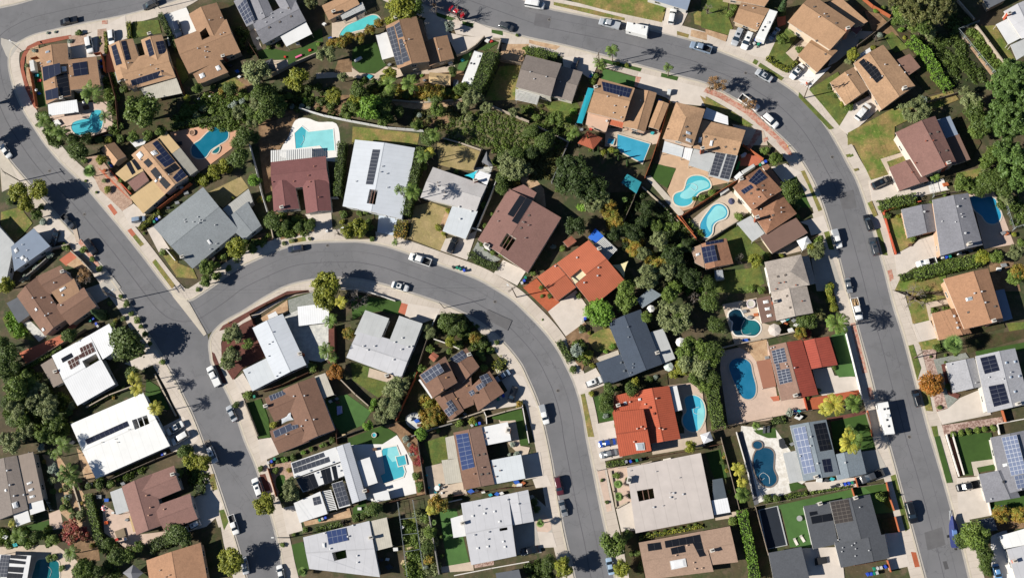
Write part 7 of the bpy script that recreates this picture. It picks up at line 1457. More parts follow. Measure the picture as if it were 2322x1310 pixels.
ts('g', 1140, 120, 40, 1230, 260, 40, 1310, 390, 40, 1350, 470, 28, 1090, 50, 26, 1460, 640, 32, 990, 110, 30, 1010, 320, 45, 1110, 250, 30, 1180, 200, 30, 1270, 320, 30); ts('u', 1040, 270, 30, 680, 1040, 30, 1020, 960, 20); ts('d', 60, 1010, 60, 30, 700, 90, 90, 800, 60, 570, 1120, 50, 620, 1090, 50); cover(.5, 'g', 20, 640, 280, 700, 480, 880, 620, 1000, 620, 1310, 180, 1310, 60, 1080); cover(.4, 'l', 20, 180, 150, 200, 300, 420, 120, 420)
T(400, 660)
t('o', 520, 380, 98, 6); t('g', 470, 420, 60, 5); t('o', 480, 600, 95, 6); t('g', 460, 640, 70, 5); ts('g', 645, 470, 54, 1230, 690, 50, 640, 940, 46, 500, 520, 40); t('y', 1350, 60, 122, 8); t('Q', 1480, 100, 70, 6); t('b', 1570, 50, 95, 4); t('P', 1390, 260, 75, 5); t('P', 1350, 530, 85, 6); t('P', 1410, 600, 55, 4); t('u', 1550, 390, 62, 3); t('r', 1430, 730, 75, 4); t('d', 540, 1020, 36); ts('y', 870, 1205, 38, 1420, 700, 40); ts('d', 1380, 320, 20, 1170, 260, 0.1 + 18)
T(800, 660)
t('b', 50, 80, 110, 5); t('o', 690, 360, 66, 3); ts('d', 850, 260, 88, 960, 320, 68, 960, 480, 48, 1180, 480, 50, 1150, 560, 50, 900, 340, 60, 800, 300, 50); ts('y', 880, 450, 52, 1080, 1170, 46, 680, 1010, 42); ts('g', 700, 520, 46, 620, 690, 48, 1180, 690, 44, 960, 1190, 40, 770, 1255, 26, 1240, 530, 40, 870, 540, 34, 1170, 600, 36, 1050, 400, 30); ts('u', 1110, 420, 58, 720, 1080, 55, 1500, 1020, 40); for_ = 0
ts('d', 968, 225, 25, 1120, 315, 25, 1297, 460, 30); hedge('y', 1.0, 90, 1290, 690, 1345, 620); t('o', 370, 880, 110, 5); t('o', 460, 830, 62, 4); t('o', 340, 1030, 100, 5); t('o', 270, 1110, 75, 4); ts('l', 190, 1000, 42, 140, 1210, 52, 620, 1290, 58, 170, 1060, 36); t('u', 700, 1190, 60, 2); ts('d', 540, 760, 46)
cover(.5, 'd', 780, 240, 1000, 220, 1250, 480, 1180, 560, 960, 420, 780, 420); cover(.5, 'u', 620, 960, 780, 960, 860, 1120, 640, 1250, 600, 1080)
T(1200, 660)
t('l', 640, 220, 135, 6); t('g', 870, 90, 98, 5); t('g', 840, 150, 60, 4); ts('g', 1260, 40, 78, 1050, 230, 55); t('o', 1300, 220, 150, 7); t('d', 1350, 280, 95, 6); t('g', 1420, 560, 105, 6); t('o', 1490, 660, 125, 7); t('g', 1560, 540, 100, 6); t('y', 1390, 690, 68, 5); t('y', 1300, 750, 50); ts('g', 1500, 770, 70, 1580, 860, 62, 1440, 470, 60); ts('d', 445, 35, 35, 530, 145, 32, 185, 45, 30); t('g', 115, 45, 20); t('g', 120, 258, 11); hedge('d', 1.2, 58, 270, 455, 320, 540, 365, 625); ts('d', 400, 705, 40, 490, 500, 40, 480, 340, 40); ts('w', 430, 530, 60, 470, 360, 24); ts('y', 540, 570, 50, 475, 540, 30, 570, 670, 28, 680, 320, 20, 540, 375, 22)
ts('l', 750, 500, 34, 690, 545, 22); ts('d', 720, 890, 62, 700, 1030, 72, 690, 970, 60, 920, 890, 66, 1080, 800, 40); ts('y', 560, 925, 32, 960, 820, 48); ts('w', 690, 1120, 28, 1140, 775, 26); ts('g', 790, 1210, 30, 780, 880, 34, 775, 1120, 26); t('b', 1490, 60, 60, 5); ts('g', 1060, 200, 30); cover(.5, 'g', 370, 480, 470, 440, 540, 600, 480, 680)
T(1600, 660)
t('d', 910, 270, 88, 4); t('n', 1020, 205, 55, 3); t('v', 900, 390, 60, 2.5); t('u', 850, 380, 55); t('P', 1190, 290, 115, 8); ts('y', 1110, 0, 48, 1125, 80, 44, 1150, 150, 50, 1130, -50, 36); t('d', 70, 540, 95, 6); t('g', 60, 620, 80, 6); t('d', 60, 790, 85, 5); hedge('g', 4.0, 100, 60, 880, 90, 1060, 120, 1210, look='tall leafy'); t('Q', 1160, 1020, 110, 6); t('Q', 1080, 1060, 70, 5); t('P', 1340, 1010, 90, 6); t('F', 1295, 1240, 46, 2); hedge('d', 1.0, 60, 610, 1165, 705, 1155); t('P', 455, 1210, 42, 3); ts('o', 160, 350, 36); t('w', 755, 1090, 38, 2); ts('g', 1160, 690, 24, 1020, 890, 22, 920, 960, 20)
T(1922, 660)
t('r', 735, 820, 108, 6); t('r', 770, 870, 70, 5); t('F', 950, 475, 98, 5); t('d', 810, 510, 42); t('b', 590, 50, 130, 6); ts('g', 880, 575, 18, 970, 570, 18, 830, 1045, 24, 880, 640, 0.1 + 14); 
for i, x in enumerate((950, 1020, 1090, 1165, 1235, 1310)): t('g', x, 1285 - i * 11, 32)
t('P', 40, 1000, 65, 4); ts('d', 910, 860, 34, 750, 590, 16); t('Q', 10, 1260, 45, 4); cover(.4, 'g', 760, 150, 900, 130, 910, 170, 770, 190)
T(0, 980)
t('P', 620, 370, 110, 7); t('P', 560, 110, 90, 6); t('P', 660, 420, 80, 6); t('P', 500, 200, 60, 5); ts('g', 480, 60, 62, 590, 610, 44, 570, 680, 40, 480, 530, 34, 480, 970, 62, 770, 1230, 88, 1150, 1110, 60, 640, 700, 30, 720, 500, 26, 450, 950, 40); ts('o', 130, 90, 100, 50, 60, 70, 470, 430, 46, 720, 740, 40, 650, 760, 36); ts('w', 490, 330, 58, 370, 140, 40, 610, 580, 40); ts('u', 400, 262, 26, 545, 520, 22, 740, 630, 18, 830, 1020, 30); t('v', 640, 890, 110, 4); t('v', 760, 920, 60, 3); hedge('g', 1.6, 75, 790, 570, 830, 720, 870, 900, 910, 1010)
t('P', 170, 940, 90, 5); ts('d', 330, 930, 62, 980, 1000, 62, 1060, 1120, 78, 440, 180, 34, 880, 1240, 62, 800, 480, 40, 900, 480, 50); t('P', 640, 1080, 85, 5); ts('g', 450, 1130, 40, 1000, 460, 50, 1250, 1020, 52, 560, 1215, 34, 490, 1120, 34); hedge('d', 2.2, 110, 1370, 1020, 1588, 930); t('Q', 110, 820, 0.1 + 40, 3); cover(.5, 'g', 0, 870, 460, 870, 560, 960, 480, 1020, 0, 1010); cover(.4, 'd', 660, 1140, 900, 1160, 1060, 1200, 1060, 1310, 700, 1310); cover(.3, 'o', 520, 400, 740, 560, 800, 800, 600, 700); cover(.4, 'd', 900, 960, 1200, 1050, 1200, 1150, 960, 1160); cover(.3, 'g', 830, 440, 1340, 260, 1350, 320, 860, 540)
T(400, 980)
t('y', 150, 250, 78, 6); t('y', 255, 270, 75, 6); hedge('d', 1.4, 100, 180, 510, 240, 510); t('y', 490, 1180, 125, 7); t('y', 800, 640, 102, 7); t('o', 1020, 470, 68, 6); t('o', 1040, 560, 72, 6); t('d', 1040, 500, 50, 5); ts('d', 912, 262, 26, 1050, 220, 36, 760, 322, 32, 950, 580, 40, 1403, 72, 38); ts('l', 975, 243, 34, 1147, 180, 25, 1300, 122, 18); ts('g', 1215, 150, 28, 1335, 107, 27, 890, 345, 36, 1160, 880, 30, 1060, 920, 22, 955, 1010, 26); t('d', 0, 900, 105, 5); t('d', 80, 960, 80, 4); ts('d', 80, 170, 70, 120, 150, 45); t('F', 1140, 1250, 52, 2); hedge('g', .9, 50, 1270, 875, 1480, 820); ts('u', 1010, 340, 26, 860, 295, 18); t('b', 1490, 810, 30, 2); t('g', 30, 370, 50); cover(.3, 'd', 100, 330, 280, 300, 290, 480, 120, 460)
T(800, 980)
t('d', 190, 690, 78, 4); t('u', 770, 650, 88, 5); t('Q', 700, 700, 50, 4); t('F', 735, 810, 30, 2); ts('g', 690, 890, 60, 570, 390, 46, 600, 470, 42, 600, 510, 28, 650, 780, 46, 800, 1110, 24, 790, 940, 20); ts('d', 680, 1030, 62, 20, 770, 42, 100, 750, 40, 880, 585, 36); t('u', 690, 1145, 50); ts('w', 480, 60, 36, 1440, 105, 32, 1475, 190, 28, 1410, 200, 18, 660, 1220, 30, 510, 110, 26, 530, 190, 28); t('v', 555, 150, 52, 1.6); t('v', 580, 260, 52, 1.6); t('l', 610, 40, 48); cover(.6, 'g', 440, 790, 560, 770, 640, 1280, 500, 1290); cover(.5, 'o', 570, 640, 700, 700, 760, 1250, 660, 1290, 600, 900)
T(1200, 980)
t('g', 770, 1000, 108, 6); t('y', 310, 1210, 88, 6); t('y', 820, 1230, 75, 5); t('d', 180, 1180, 78, 4); ts('d', 655, 430, 18, 697, 627, 20, 40, 620, 42, 70, 690, 40); t('F', 805, 465, 46, 2); t('F', 810, 575, 46, 2); ts('g', 785, 390, 34, 880, 420, 20, 910, 570, 24); hedge('g', 1.0, 50, 705, 290, 850, 265); t('y', 1450, 130, 56); t('F', 100, 815, 42, 2.5)
for x, y in ((1010, 925), (1070, 912), (1140, 900), (1225, 885), (1295, 870), (1370, 855), (1440, 842), (1500, 830)): t('g', x, y, 18)
hedge('y', .6, 30, 1000, 950, 1280, 895, 1560, 840); ts('d', 890, 920, 50, 920, 1090, 26, 980, 1080, 34, 1010, 1200, 42); cover(.4, 'd', -20, 1150, 160, 1120, 180, 1310, -20, 1310)
T(1600, 980)
t('Q', 295, 330, 68, 2.6); t('Q', 330, 455, 55, 2.6); t('P', 340, 560, 78, 3); ts('d', 560, 600, 45, 640, 595, 45); hedge('g', .8, 45, 730, 585, 900, 548); hedge('l', 2.6, 80, 330, 720, 380, 960, 420, 1140, 445, 1310, look='leafy bamboo'); t('Q', 1300, 90, 105, 6); t('P', 1340, 50, 80, 6); ts('g', 250, 800, 46, 210, 530, 22, 170, 190, 20); ts('u', 165, 225, 20, 190, 340, 20); hedge('g', .5, 25, 950, 545, 1320, 488); ts('d', 150, 270, 28, 660, 1260, 0.1 + 20)
T(1922, 980)
t('g', 300, 580, 46, 4); t('g', 1130, 900, 120, 7); t('d', 1180, 980, 90, 6); t('d', 1030, 970, 68, 5); ts('d', 1230, 1100, 78, 1240, 1180, 60, 1260, 1260, 45); t('u', 1380, 740, 74, 4); t('u', 1540, 740, 72, 4); ts('g', 1340, 310, 26)
for i in range(7): t('y', 917 + i * 14, 75 + i * 45, 9)

# ---------------------------------------------------------------- taller trees of the green belt
T(400, 0); t('d', 760, 830, 105, 7); t('g', 900, 900, 75, 5); t('d', 690, 1030, 80, 5); t('o', 560, 1010, 75, 5); t('d', 930, 1000, 70, 5)
T(800, 0); t('d', 60, 850, 95, 6); t('d', 250, 980, 105, 7); t('o', 1100, 890, 90, 6); t('d', 420, 1010, 60, 4); t('d', 330, 1080, 60, 4); t('d', 760, 900, 60, 4)
T(1000, 200); cover(.6, 'g', 130, 470, 420, 540, 900, 600, 1090, 620, 1100, 510, 700, 320, 400, 230, size=.8); cover(.5, 'n', 130, 470, 420, 540, 900, 600, 1090, 620, 1100, 510, 700, 320, 400, 230, size=.7); g('slope', 130, 270, 420, 200, 700, 300, 900, 400, 1120, 500, 1090, 620, 900, 600, 560, 560, 400, 540, 120, 460); t('d', 930, 500, 100, 4); t('d', 790, 390, 65, 2.5); t('o', 620, 670, 105, 6); t('o', 770, 740, 70, 5); t('d', 560, 880, 55, 4)
T(1200, 330); t('D', 620, 370, 115, 8); t('D', 330, 190, 105, 7); t('o', 650, 470, 85, 6); t('D', 1060, 560, 75, 4); t('D', 950, 780, 85, 5); t('D', 1290, 1000, 100, 6); t('o', 1250, 1130, 85, 6); t('D', 1360, 1120, 80, 5); t('D', 1470, 1190, 95, 6); t('D', 860, 760, 70, 5); t('g', 1150, 720, 60, 3); t('D', 1420, 900, 70, 4); t('D', 1010, 690, 65, 4); t('D', 520, 420, 100, 7)
T(1600, 560); t('d', 40, 480, 95, 6); t('d', 90, 700, 80, 5); t('d', 30, 330, 80, 5)
T(1922, 0); g('bank_shade', 560, 330, 700, 300, 960, 280, 1080, 420, 1290, 700, 1200, 830, 980, 800, 900, 700, 720, 500); g('bank_shade', 850, 0, 960, 0, 1130, 195, 980, 280, 900, 260); t('c', 1550, 1050, 165, 14); t('c', 1440, 900, 150, 14); t('c', 1420, 710, 115, 12); t('c', 1550, 720, 120, 13); t('d', 1130, 1010, 105, 7); t('d', 1210, 1130, 95, 7); t('n', 560, 50, 115, 11); t('n', 870, 50, 105, 11); t('d', 690, 220, 100, 9); t('n', 450, 20, 90, 10); t('g', 470, 170, 70, 6)
T(1922, 330); t('c', 1545, 190, 160, 13); t('d', 1260, 300, 95, 7); t('d', 1180, 400, 70, 5); t('c', 1440, 40, 120, 10); t('d', 1400, 400, 80, 6); t('g', 1500, 1180, 70, 5)
T(0, 660); t('g', 240, 960, 85, 4); t('d', 330, 1060, 75, 4); t('o', 470, 1000, 75, 4); t('d', 130, 1160, 80, 4); t('d', 60, 620, 95, 6)
# ---------------------------------------------------------------- fences and walls
T(0, 0); F('wood', 868, 505, 925, 492, 945, 570, 955, 660); F('wood', 300, 545, 355, 530); F('wood', 285, 640, 310, 760, 345, 970); F('dwood', 1000, 680, 1060, 900, 1085, 1180)
T(200, 200); F('wood', 645, 1095, 790, 985, 938, 868); F('red', 205, 745, 300, 860, 395, 960); F('dwood', 10, 470, 220, 400)
T(400, 0); F('block', 870, 690, 1080, 580, 1275, 495); F('vinyl', 1120, 990, 1340, 1055, 1588, 1105); F('dwood', 0, 620, 80, 860); F('dwood', 660, 400, 750, 540)
T(800, 0); F('vinyl', 0, 1105, 320, 1165, 640, 1190); F('block', 1190, 345, 1120, 420, 1030, 480, 940, 515); F('block', 1270, 365, 1338, 370, 1310, 470); F('gwood', 1310, 550, 1520, 590); F('block', 1260, 970, 1420, 1040, 1588, 1110); F('edge', 330, 905, 640, 930, 980, 900)
T(1000, 200); F('edge', 870, 350, 1010, 420, 1150, 490); F('edge', 20, 455, 180, 500, 370, 565); F('chain', 1300, 90, 1220, 330, 1130, 560, 1000, 860)
T(1450, 200); F('wood', 375, 1165, 620, 1005, 860, 855, 1030, 710); F('wood', 370, 1165, 430, 1250, 480, 1310); F('wood', 50, 815, 110, 660, 190, 420, 268, 140); F('wood', 930, 525, 1010, 580, 1110, 650); F('red', 1500, 0.1 - 40, 1510, -20)
T(1600, 330); F('wood', -50, 860 - 330, 0.1 - 20, 520); F('block', 0, 870, 140, 780, 280, 695)
T(1200, 330); F('gwood', 345, 0, 285, 160, 210, 345); F('gwood', 990, 350, 940, 500, 850, 700); F('edge', 1020, 380, 1200, 540, 1350, 700, 1530, 890); F('wood', 1330, 640, 1430, 760, 1540, 890)
T(800, 330); F('vinyl', 1305, 310, 1240, 480, 1125, 750); F('vinyl', 1060, 745, 1160, 775); F('gwood', 1165, 50, 1095, 225)
T(400, 330); F('vinyl', 670, 0, 730, 220, 780, 440, 832, 610); F('block', 865, 745, 885, 840); F('vinyl', 1390, 482, 1460, 480)
T(600, 500); F('white', 690, 622, 820, 622, 900, 635, 1040, 680, 1180, 728); F('gwood', 1470, 1075, 1395, 1300); F('dwood', 640, 950, 645, 1290)
T(400, 660); F('dwood', 675, 215, 830, 125, 1000, 45, 1190, 5); F('dwood', 680, 225, 710, 305); F('dwood', 800, 905, 960, 850, 1200, 740); F('block', 630, 1005, 690, 1160, 745, 1305)
T(800, 660); F('wood', 590, 735, 540, 850, 480, 980, 400, 1170); F('white', 735, 435, 850, 475, 965, 525); F('white', 765, 215, 715, 320); F('block', 860, 1180, 1040, 1130, 1190, 1080); F('gblock', 540, 1310, 700, 1250, 900, 1195); F('white', 1180, 1075, 1205, 1130, 1210, 1195)
T(1000, 820); F('white', 735, 395, 765, 560, 795, 730); F('block', 420, 500, 590, 450, 730, 415)
T(600, 820); F('dark', 660, 695, 830, 630, 1015, 570); F('dwood', 1195, 545, 1290, 620, 1385, 700); F('gwood', 1385, 705, 1415, 900, 1440, 1060, 1460, 1195); F('block', 700, 170, 830, 300, 945, 400); F('dwood', 655, 610, 665, 740); F('wood', 45, 960, 80, 1080, 118, 1210)
T(800, 980); F('gblock', 695, 740, 740, 1000, 785, 1270); F('dwood', 300, 640, 500, 590, 660, 555); F('dwood', 700, 610, 990, 560, 1300, 510, 1550, 490); F('white', 850, 630, 985, 600); F('white', 920, 1285, 1250, 1220, 1588, 1160); F('chain', 415, 630, 445, 850, 500, 1290); F('chain', 550, 610, 590, 850, 640, 1200); F('chain', 445, 780, 575, 765); F('chain', 460, 920, 590, 905); F('chain', 490, 1070, 610, 1050)
T(1200, 980); F('block', 800, 320, 1000, 290, 1100, 265); F('dwood', 1060, 230, 1300, 190, 1420, 170, 1588, 140); F('edge', 735, 350, 765, 530, 785, 680, 880, 630)
T(1600, 660); F('block', 130, 520, 270, 485, 500, 440, 810, 372); F('vinyl', 1242, 330, 1320, 640, 1402, 975); F('red', 880, 950, 910, 1070); F('gwood', 160, 1225, 480, 1160, 800, 1100, 950, 1075); F('gwood', 1440, 1100, 1500, 1310)
T(1600, 980); F('gwood', 135, 50, 210, 330, 300, 690); F('gwood', 440, 665, 760, 605, 1060, 545, 1310, 500); F('gwood', 445, 670, 500, 880, 560, 1100); F('wood', 1310, 505, 1330, 570); F('wood', 1340, 410, 1362, 490); F('white', 275, 0, 370, 330, 430, 580); F('gwood', 1365, 492, 1588, 460); F('dwood', 0, 135, 150, 105)
T(1922, 980); F('wood', 340, 450, 375, 600, 410, 700); F('wood', 420, 760, 455, 890); F('white', 880, 20, 935, 200, 995, 395); F('white', 935, 15, 985, 190, 1040, 380); F('white', 1260, 630, 1285, 740); F('dwood', 0.1 + 55, 1195, 345, 1145); F('wood', 350, 1150, 380, 1250)
T(1922, 660); F('wood', 1380, 1075, 1410, 1180); F('white', 1340, 1205, 1360, 1290); F('white', 1345, 1195, 1588, 1150); F('wood', 170, 1080, 215, 1305)
T(1922, 0); F('chain', 1170, 212, 985, 285, 1100, 420, 1240, 590, 1360, 722); F('block', 1145, 248, 1260, 400, 1400, 592); F('gwood', 80, 430, 240, 310, 390, 190); F('wood', 130, 0, 220, 75, 375, 165); F('block', 960, 0, 1130, 195); F('gwood', 720, 930, 860, 890, 990, 850)
T(1922, 330); F('red', 318, 600, 370, 790, 430, 982); F('red', 318, 600, 480, 550, 650, 510); F('chain', 1390, 440, 1440, 620, 1485, 765); F('gwood', 770, 470, 900, 440, 1000, 425); F('chain', 1500, 750, 1588, 720); F('chain', 735, 350, 765, 470)
T(0, 330); F('white', 1510, 945, 1588, 1040); F('block', 430, 950, 640, 900); F('gblock', 200, 1230, 330, 1130, 440, 1030); F('block', 660, 960, 760, 1050, 850, 1150)
T(0, 660); F('gwood', 195, 705, 380, 600, 560, 490, 790, 350); F('block', 800, 1050, 1000, 940, 1210, 860); F('edge', 1400, 750, 1500, 950, 1588, 1120)
T(0, 980); F('gwood', 1000, 430, 1200, 340, 1420, 245, 1588, 180); F('chain', 290, 180, 380, 500, 490, 700); F('gwood', 690, 420, 750, 520); F('edge', 660, 460, 710, 620, 750, 750)
# ---------------------------------------------------------------- cars, trailers, boat
T(0, 0); U('suv', 'white', 818, 488, 790, 328, 'd'); U('suv', 'white', 1010, 405, 1000, 275, 'd', look='white family car under eaves'); U('pickup', 'black', 540, 208, 695, 170, bed='cover'); U('suv', 'dgrey', 1285, 72, 1420, 15)
T(400, 0); U('suv', 'navy', 30, 335, -5, 195, 'd')
T(800, 0); U('sedan', 'red', 1000, 145, 875, 70); U('suv', 'dgrey', 1448, 265, 1322, 215, look='dark grey hatchback kerbside')
T(1200, 0); U('van', 'white', 140, 58, -35, 28); U('pickup', 'silver', 630, 190, 815, 238, bed='cover'); U('suv', 'white', 1304, 80, 1274, 218, 'd'); U('pickup', 'bgrey', 1450, 400, 1640, 455); U('sedan', 'navy', 395, 625, 425, 530, 'd')
trailer('travel_trailer', 'trailer', 'boxy white travel trailer parked behind a silver pickup', (882, 196, 868, 272, 1060, 322, 1076, 236), 2.9, ac=(1020, 248), win=(945, 215))
T(1600, 0); U('suv', 'silver', 252, 410, 322, 258, 'd', sun=True); U('suv', 'white', 335, 455, 415, 280, 'd', sun=True); U('sedan', 'bgrey', 585, 352, 652, 262, 'd'); U('sedan', 'silver', 455, 638, 597, 722, sun=True); U('sedan', 'white', 772, 705, 872, 590, 'd', sun=True); U('pickup', 'white', 475, 985, 310, 868); U('suv', 'white', 645, 1140, 520, 1032); U('suv', 'white', 1482, 930, 1352, 1082, 'd', look='white estate car on driveway')
trailer('motor_trailer', 'trailer', 'long white trailer parked beside the tan house at the top edge', (450, 336, 532, 362, 652, 102, 578, 80), 3.3, ac=(560, 205), win=(535, 245, 515, 275), motor=False)
T(800, 0); trailer('motorhome', 'motorhome', 'long white motorhome beside a tall dark hedge', (1094, 454, 1174, 476, 1070, 770, 978, 740), 3.2, ac=(1128, 510, 1050, 715), win=(1065, 572, 1092, 577), motor=True)
T(0, 330); U('sedan', 'white', 90, 105, 10, 0); U('pickup', 'dgrey', 655, 738, 560, 625); U('suv', 'black', 858, 972, 775, 852); U('suv', 'bgrey', 1302, 655, 1192, 672, 'd'); U('sedan', 'black', 475, 900, 508, 765, 'd')
T(400, 330); U('suv', 'navy', 1003, 937, 1142, 915)
T(800, 330); U('suv', 'black', 928, 825, 868, 965, 'd'); U('pickup', 'white', 500, 990, 712, 1062, sun=True); U('sedan', 'white', 500, 1290, 350, 1245, sun=True)
T(1922, 330); U('suv', 'black', 390, 298, 222, 372, 'd', sun=True); U('suv', 'black', 165, 622, 215, 762); U('suv', 'dgrey', 215, 828, 262, 985, sun=True); U('pickup', 'white', 622, 1072, 800, 1030, 'd')
T(1600, 330); U('pickup', 'white', 1208, 920, 1158, 755, bed='topper', look='white canopied pickup kerbside')
T(1600, 560); U('sedan', 'grey', 1302, 400, 1278, 285)
T(1600, 660); U('pickup', 'white', 1388, 258, 1335, 62, bed='logs', look='firewood-laden white pickup')
T(1922, 660); U('suv', 'black', 602, 885, 648, 1038)
trailer('motorhome', 'motorhome', 'long white motorhome parked at the kerb by yellowing palms', (428, 1282, 338, 1290, 268, 1006, 364, 990), 3.2, ac=(362, 1120), win=(332, 1060, 362, 1055, 356, 1157, 372, 1213), motor=True)
T(200, 820); U('pickup', 'white', 1090, 42, 1170, 215, bed='cover'); U('sedan', 'silver', 1258, 395, 1325, 530); U('sedan', 'white', 708, 642, 858, 550, 'd', sun=True); U('suv', 'white', 755, 730, 902, 640, 'd', look='roof-barred white car'); U('suv', 'white', 1145, 905, 1085, 765, look='dark-roofed white car kerbside', sun=True)
T(400, 980); U('suv', 'white', 702, 410, 758, 572, sun=True); U('pickup', 'white', 542, 915, 488, 742, sun=True); U('suv', 'white', 80, 875, 212, 805, 'd', sun=True); U('sedan', 'silver', 600, 1115, 630, 1275, look='silver saloon under tree'); U('sedan', 'white', 922, 1190, 955, 1340)
T(800, 660); U('sedan', 'bgrey', 1288, 800, 1412, 722, 'd'); U('suv', 'black', 1412, 998, 1462, 858, 'd')
T(1200, 660); U('suv', 'white', 658, 788, 512, 845, 'd', sun=True); U('pickup', 'white', 158, 1195, 112, 1020, bed='topper', look='white pickup with grey canopy')
T(1200, 980); U('sedan', 'blue', 622, 108, 778, 78, 'd'); U('sedan', 'grey', 635, 208, 792, 172, 'd'); U('suv', 'maroon', 285, 562, 248, 395); U('sedan', 'grey', 328, 752, 285, 605); U('sedan', 'lblue', 712, 1125, 745, 1280); U('sedan', 'black', -80, 1080, 80, 1045, 'd')
T(1750, 880); U('pickup', 'dgrey', 800, 830, 1005, 750, 'd')
T(1922, 980); U('suv', 'black', 600, 815, 545, 622, look='black off-road car kerbside'); U('pickup', 'black', 982, 502, 1198, 458, 'd'); U('sedan', 'sky', 1372, 1330, 1330, 1185, 'd')
# blue covered boat on its trailer
def boat():
    bow, stern = W(935, 745, 1.2), W(970, 1035, 1.2); d = stern - bow; L = d.length; d.normalize(); n = Vector((-d.y, d.x, 0)); o = Vector(((bow.x + stern.x) / 2, (bow.y + stern.y) / 2, 0)); root = empty('motor_boat', o)
    st = [(0, .12, 1.75, 1.2), (.12, .55, 1.7, .9), (.3, 1.0, 1.65, .7), (.6, 1.2, 1.6, .6), (.92, 1.15, 1.6, .6), (1.0, 1.0, 1.6, .65)]
    hull, cov = MB(), MB(); R = []
    for t_, w, zt, zb in st:
        c = bow + d * L * t_; R.append([Vector((c.x, c.y, 0)) + n * w + Vector((0, 0, zt)), Vector((c.x, c.y, 0)) + n * w * .6 + Vector((0, 0, zb + .25)), Vector((c.x, c.y, zb)), Vector((c.x, c.y, 0)) - n * w * .6 + Vector((0, 0, zb + .25)), Vector((c.x, c.y, 0)) - n * w + Vector((0, 0, zt)), Vector((c.x, c.y, zt + .28 + .35 * math.sin(math.pi * t_)))])
    for a, b in zip(R, R[1:]):
        for i in range(4): hull.face([a[i], a[i + 1], b[i + 1], b[i]])
        cov.face([a[4], b[4], b[5], a[5]]); cov.face([a[5], b[5], b[0], a[0]])
    hull.face(R[-1][:5]); cov.face([R[-1][0], R[-1][5], R[-1][4]]); hull.build('hull', paint('e8e8ea', .3), root, o, weld=True); cov.build('blue_cover', M('1f2f6c', .12, 1.0, .7), root, o, weld=True)
    c = bow + d * L * .52; m = MB(); m.hexa([c + n * .55 - d * .8 + Vector((0, 0, .55)), c + n * .55 + d * .9 + Vector((0, 0, .55)), c - n * .55 + d * .9 + Vector((0, 0, .55)), c - n * .55 - d * .8 + Vector((0, 0, .55))][::-1], [c + n * .45 - d * .4 + Vector((0, 0, 1.35)), c + n * .5 + d * .9 + Vector((0, 0, 1.4)), c - n * .5 + d * .9 + Vector((0, 0, 1.4)), c - n * .45 - d * .4 + Vector((0, 0, 1.35))][::-1]); m.build('cabin', paint('6f8fc8', .3), root, o, weld=True)
    k = MB(); e = stern + d * .35; k.box((e.x, e.y, .9), .5, .4, 1.1, math.atan2(d.y, d.x)); k.build('outboard_motor', DARK, root, o)
    k = MB()
    for s in (.5, -.5): a = bow + n * s * .3 - d * 1.2; b = stern + n * s; k.tube((a.x, a.y, .45), (b.x, b.y, .5), .06, .06, 6)
    k.build('trailer_frame', METAL, root, o)
    for s in (1, -1): c = bow + d * L * .65 + n * 1.25 * s; k = MB(); k.tube((c.x - n.x * .1, c.y - n.y * .1, .35), (c.x + n.x * .1, c.y + n.y * .1, .35), .33, .33, 12); k.build('wheel', TYRE, root, o)
    tag(root, 'motor boat under a dark blue cover on a trailer at the kerb', 'boat')
boat()
T(1600, 330); trailer('small_trailer', 'trailer', 'small grey camping trailer standing on a back lawn', (80, 1122, 152, 1116, 170, 1200, 86, 1214), 2.0, hx='a9adb2', z0=.5)
# ---------------------------------------------------------------- bins
T(800, 330); bins('g', 940, 1100, 'g', 966, 1110, 'b', 1003, 1124, 'k', 905, 1094)
T(1000, 500); bins('g', 762, 514, 'b', 750, 540, 'w', 730, 562, 'g', 1322, 862, 'b', 1298, 882, 'w', 1276, 898)
T(400, 980); bins('g', 885, 238, 'b', 858, 260, 'w', 828, 272, 'g', 1290, 790, 'w', 1316, 775, 'b', 1343, 763)
T(1200, 980); bins('y', 875, 262, 'b', 913, 260, 'g', 970, 250, 'k', 1003, 241)
T(1600, 980); bins('k', 1190, 472, 'w', 1225, 468, 'b', 1256, 464, 'b', 1290, 457, 'g', 1320, 451)
T(1922, 980); bins('g', 240, 1226, 'w', 270, 1221, 'w', 302, 1215, 'b', 340, 1207, 'b', 182, 1276, 'b', 212, 1271, 'g', 240, 1266, 'w', 265, 1262, 'g', 1325, 686, 'b', 1365, 679, 'b', 1395, 672, 'w', 1425, 668)
T(1922, 330); bins('w', 855, 1006, 'b', 890, 1003, 'g', 922, 998)
T(1600, 0); bins('b', 450, 364, 'g', 476, 400, 'b', 500, 380, 'w', 438, 394)
T(1200, 0); bins('b', 553, 692, 'w', 564, 664, 'g', 560, 678)
T(800, 660); bins('g', 1308, 972, 'w', 1332, 956, 'b', 1356, 940, 'w', 1074, 1206, 'g', 1110, 1196, 'b', 1142, 1188)
T(0, 330); bins('g', 984, 160, 'b', 1000, 182, 'g', 1390, 686, 'b', 1414, 664, 'w', 1436, 646)
T(0, 660); bins('g', 814, 264, 'b', 840, 246, 'b', 868, 294, 'w', 882, 316)
T(1600, 330); bins('g', 490, 176, 'w', 516, 160, 'b', 541, 145)
T(400, 660); bins('g', 703, 948)
T(200, 820); bins('b', 668, 830, 'w', 692, 822)
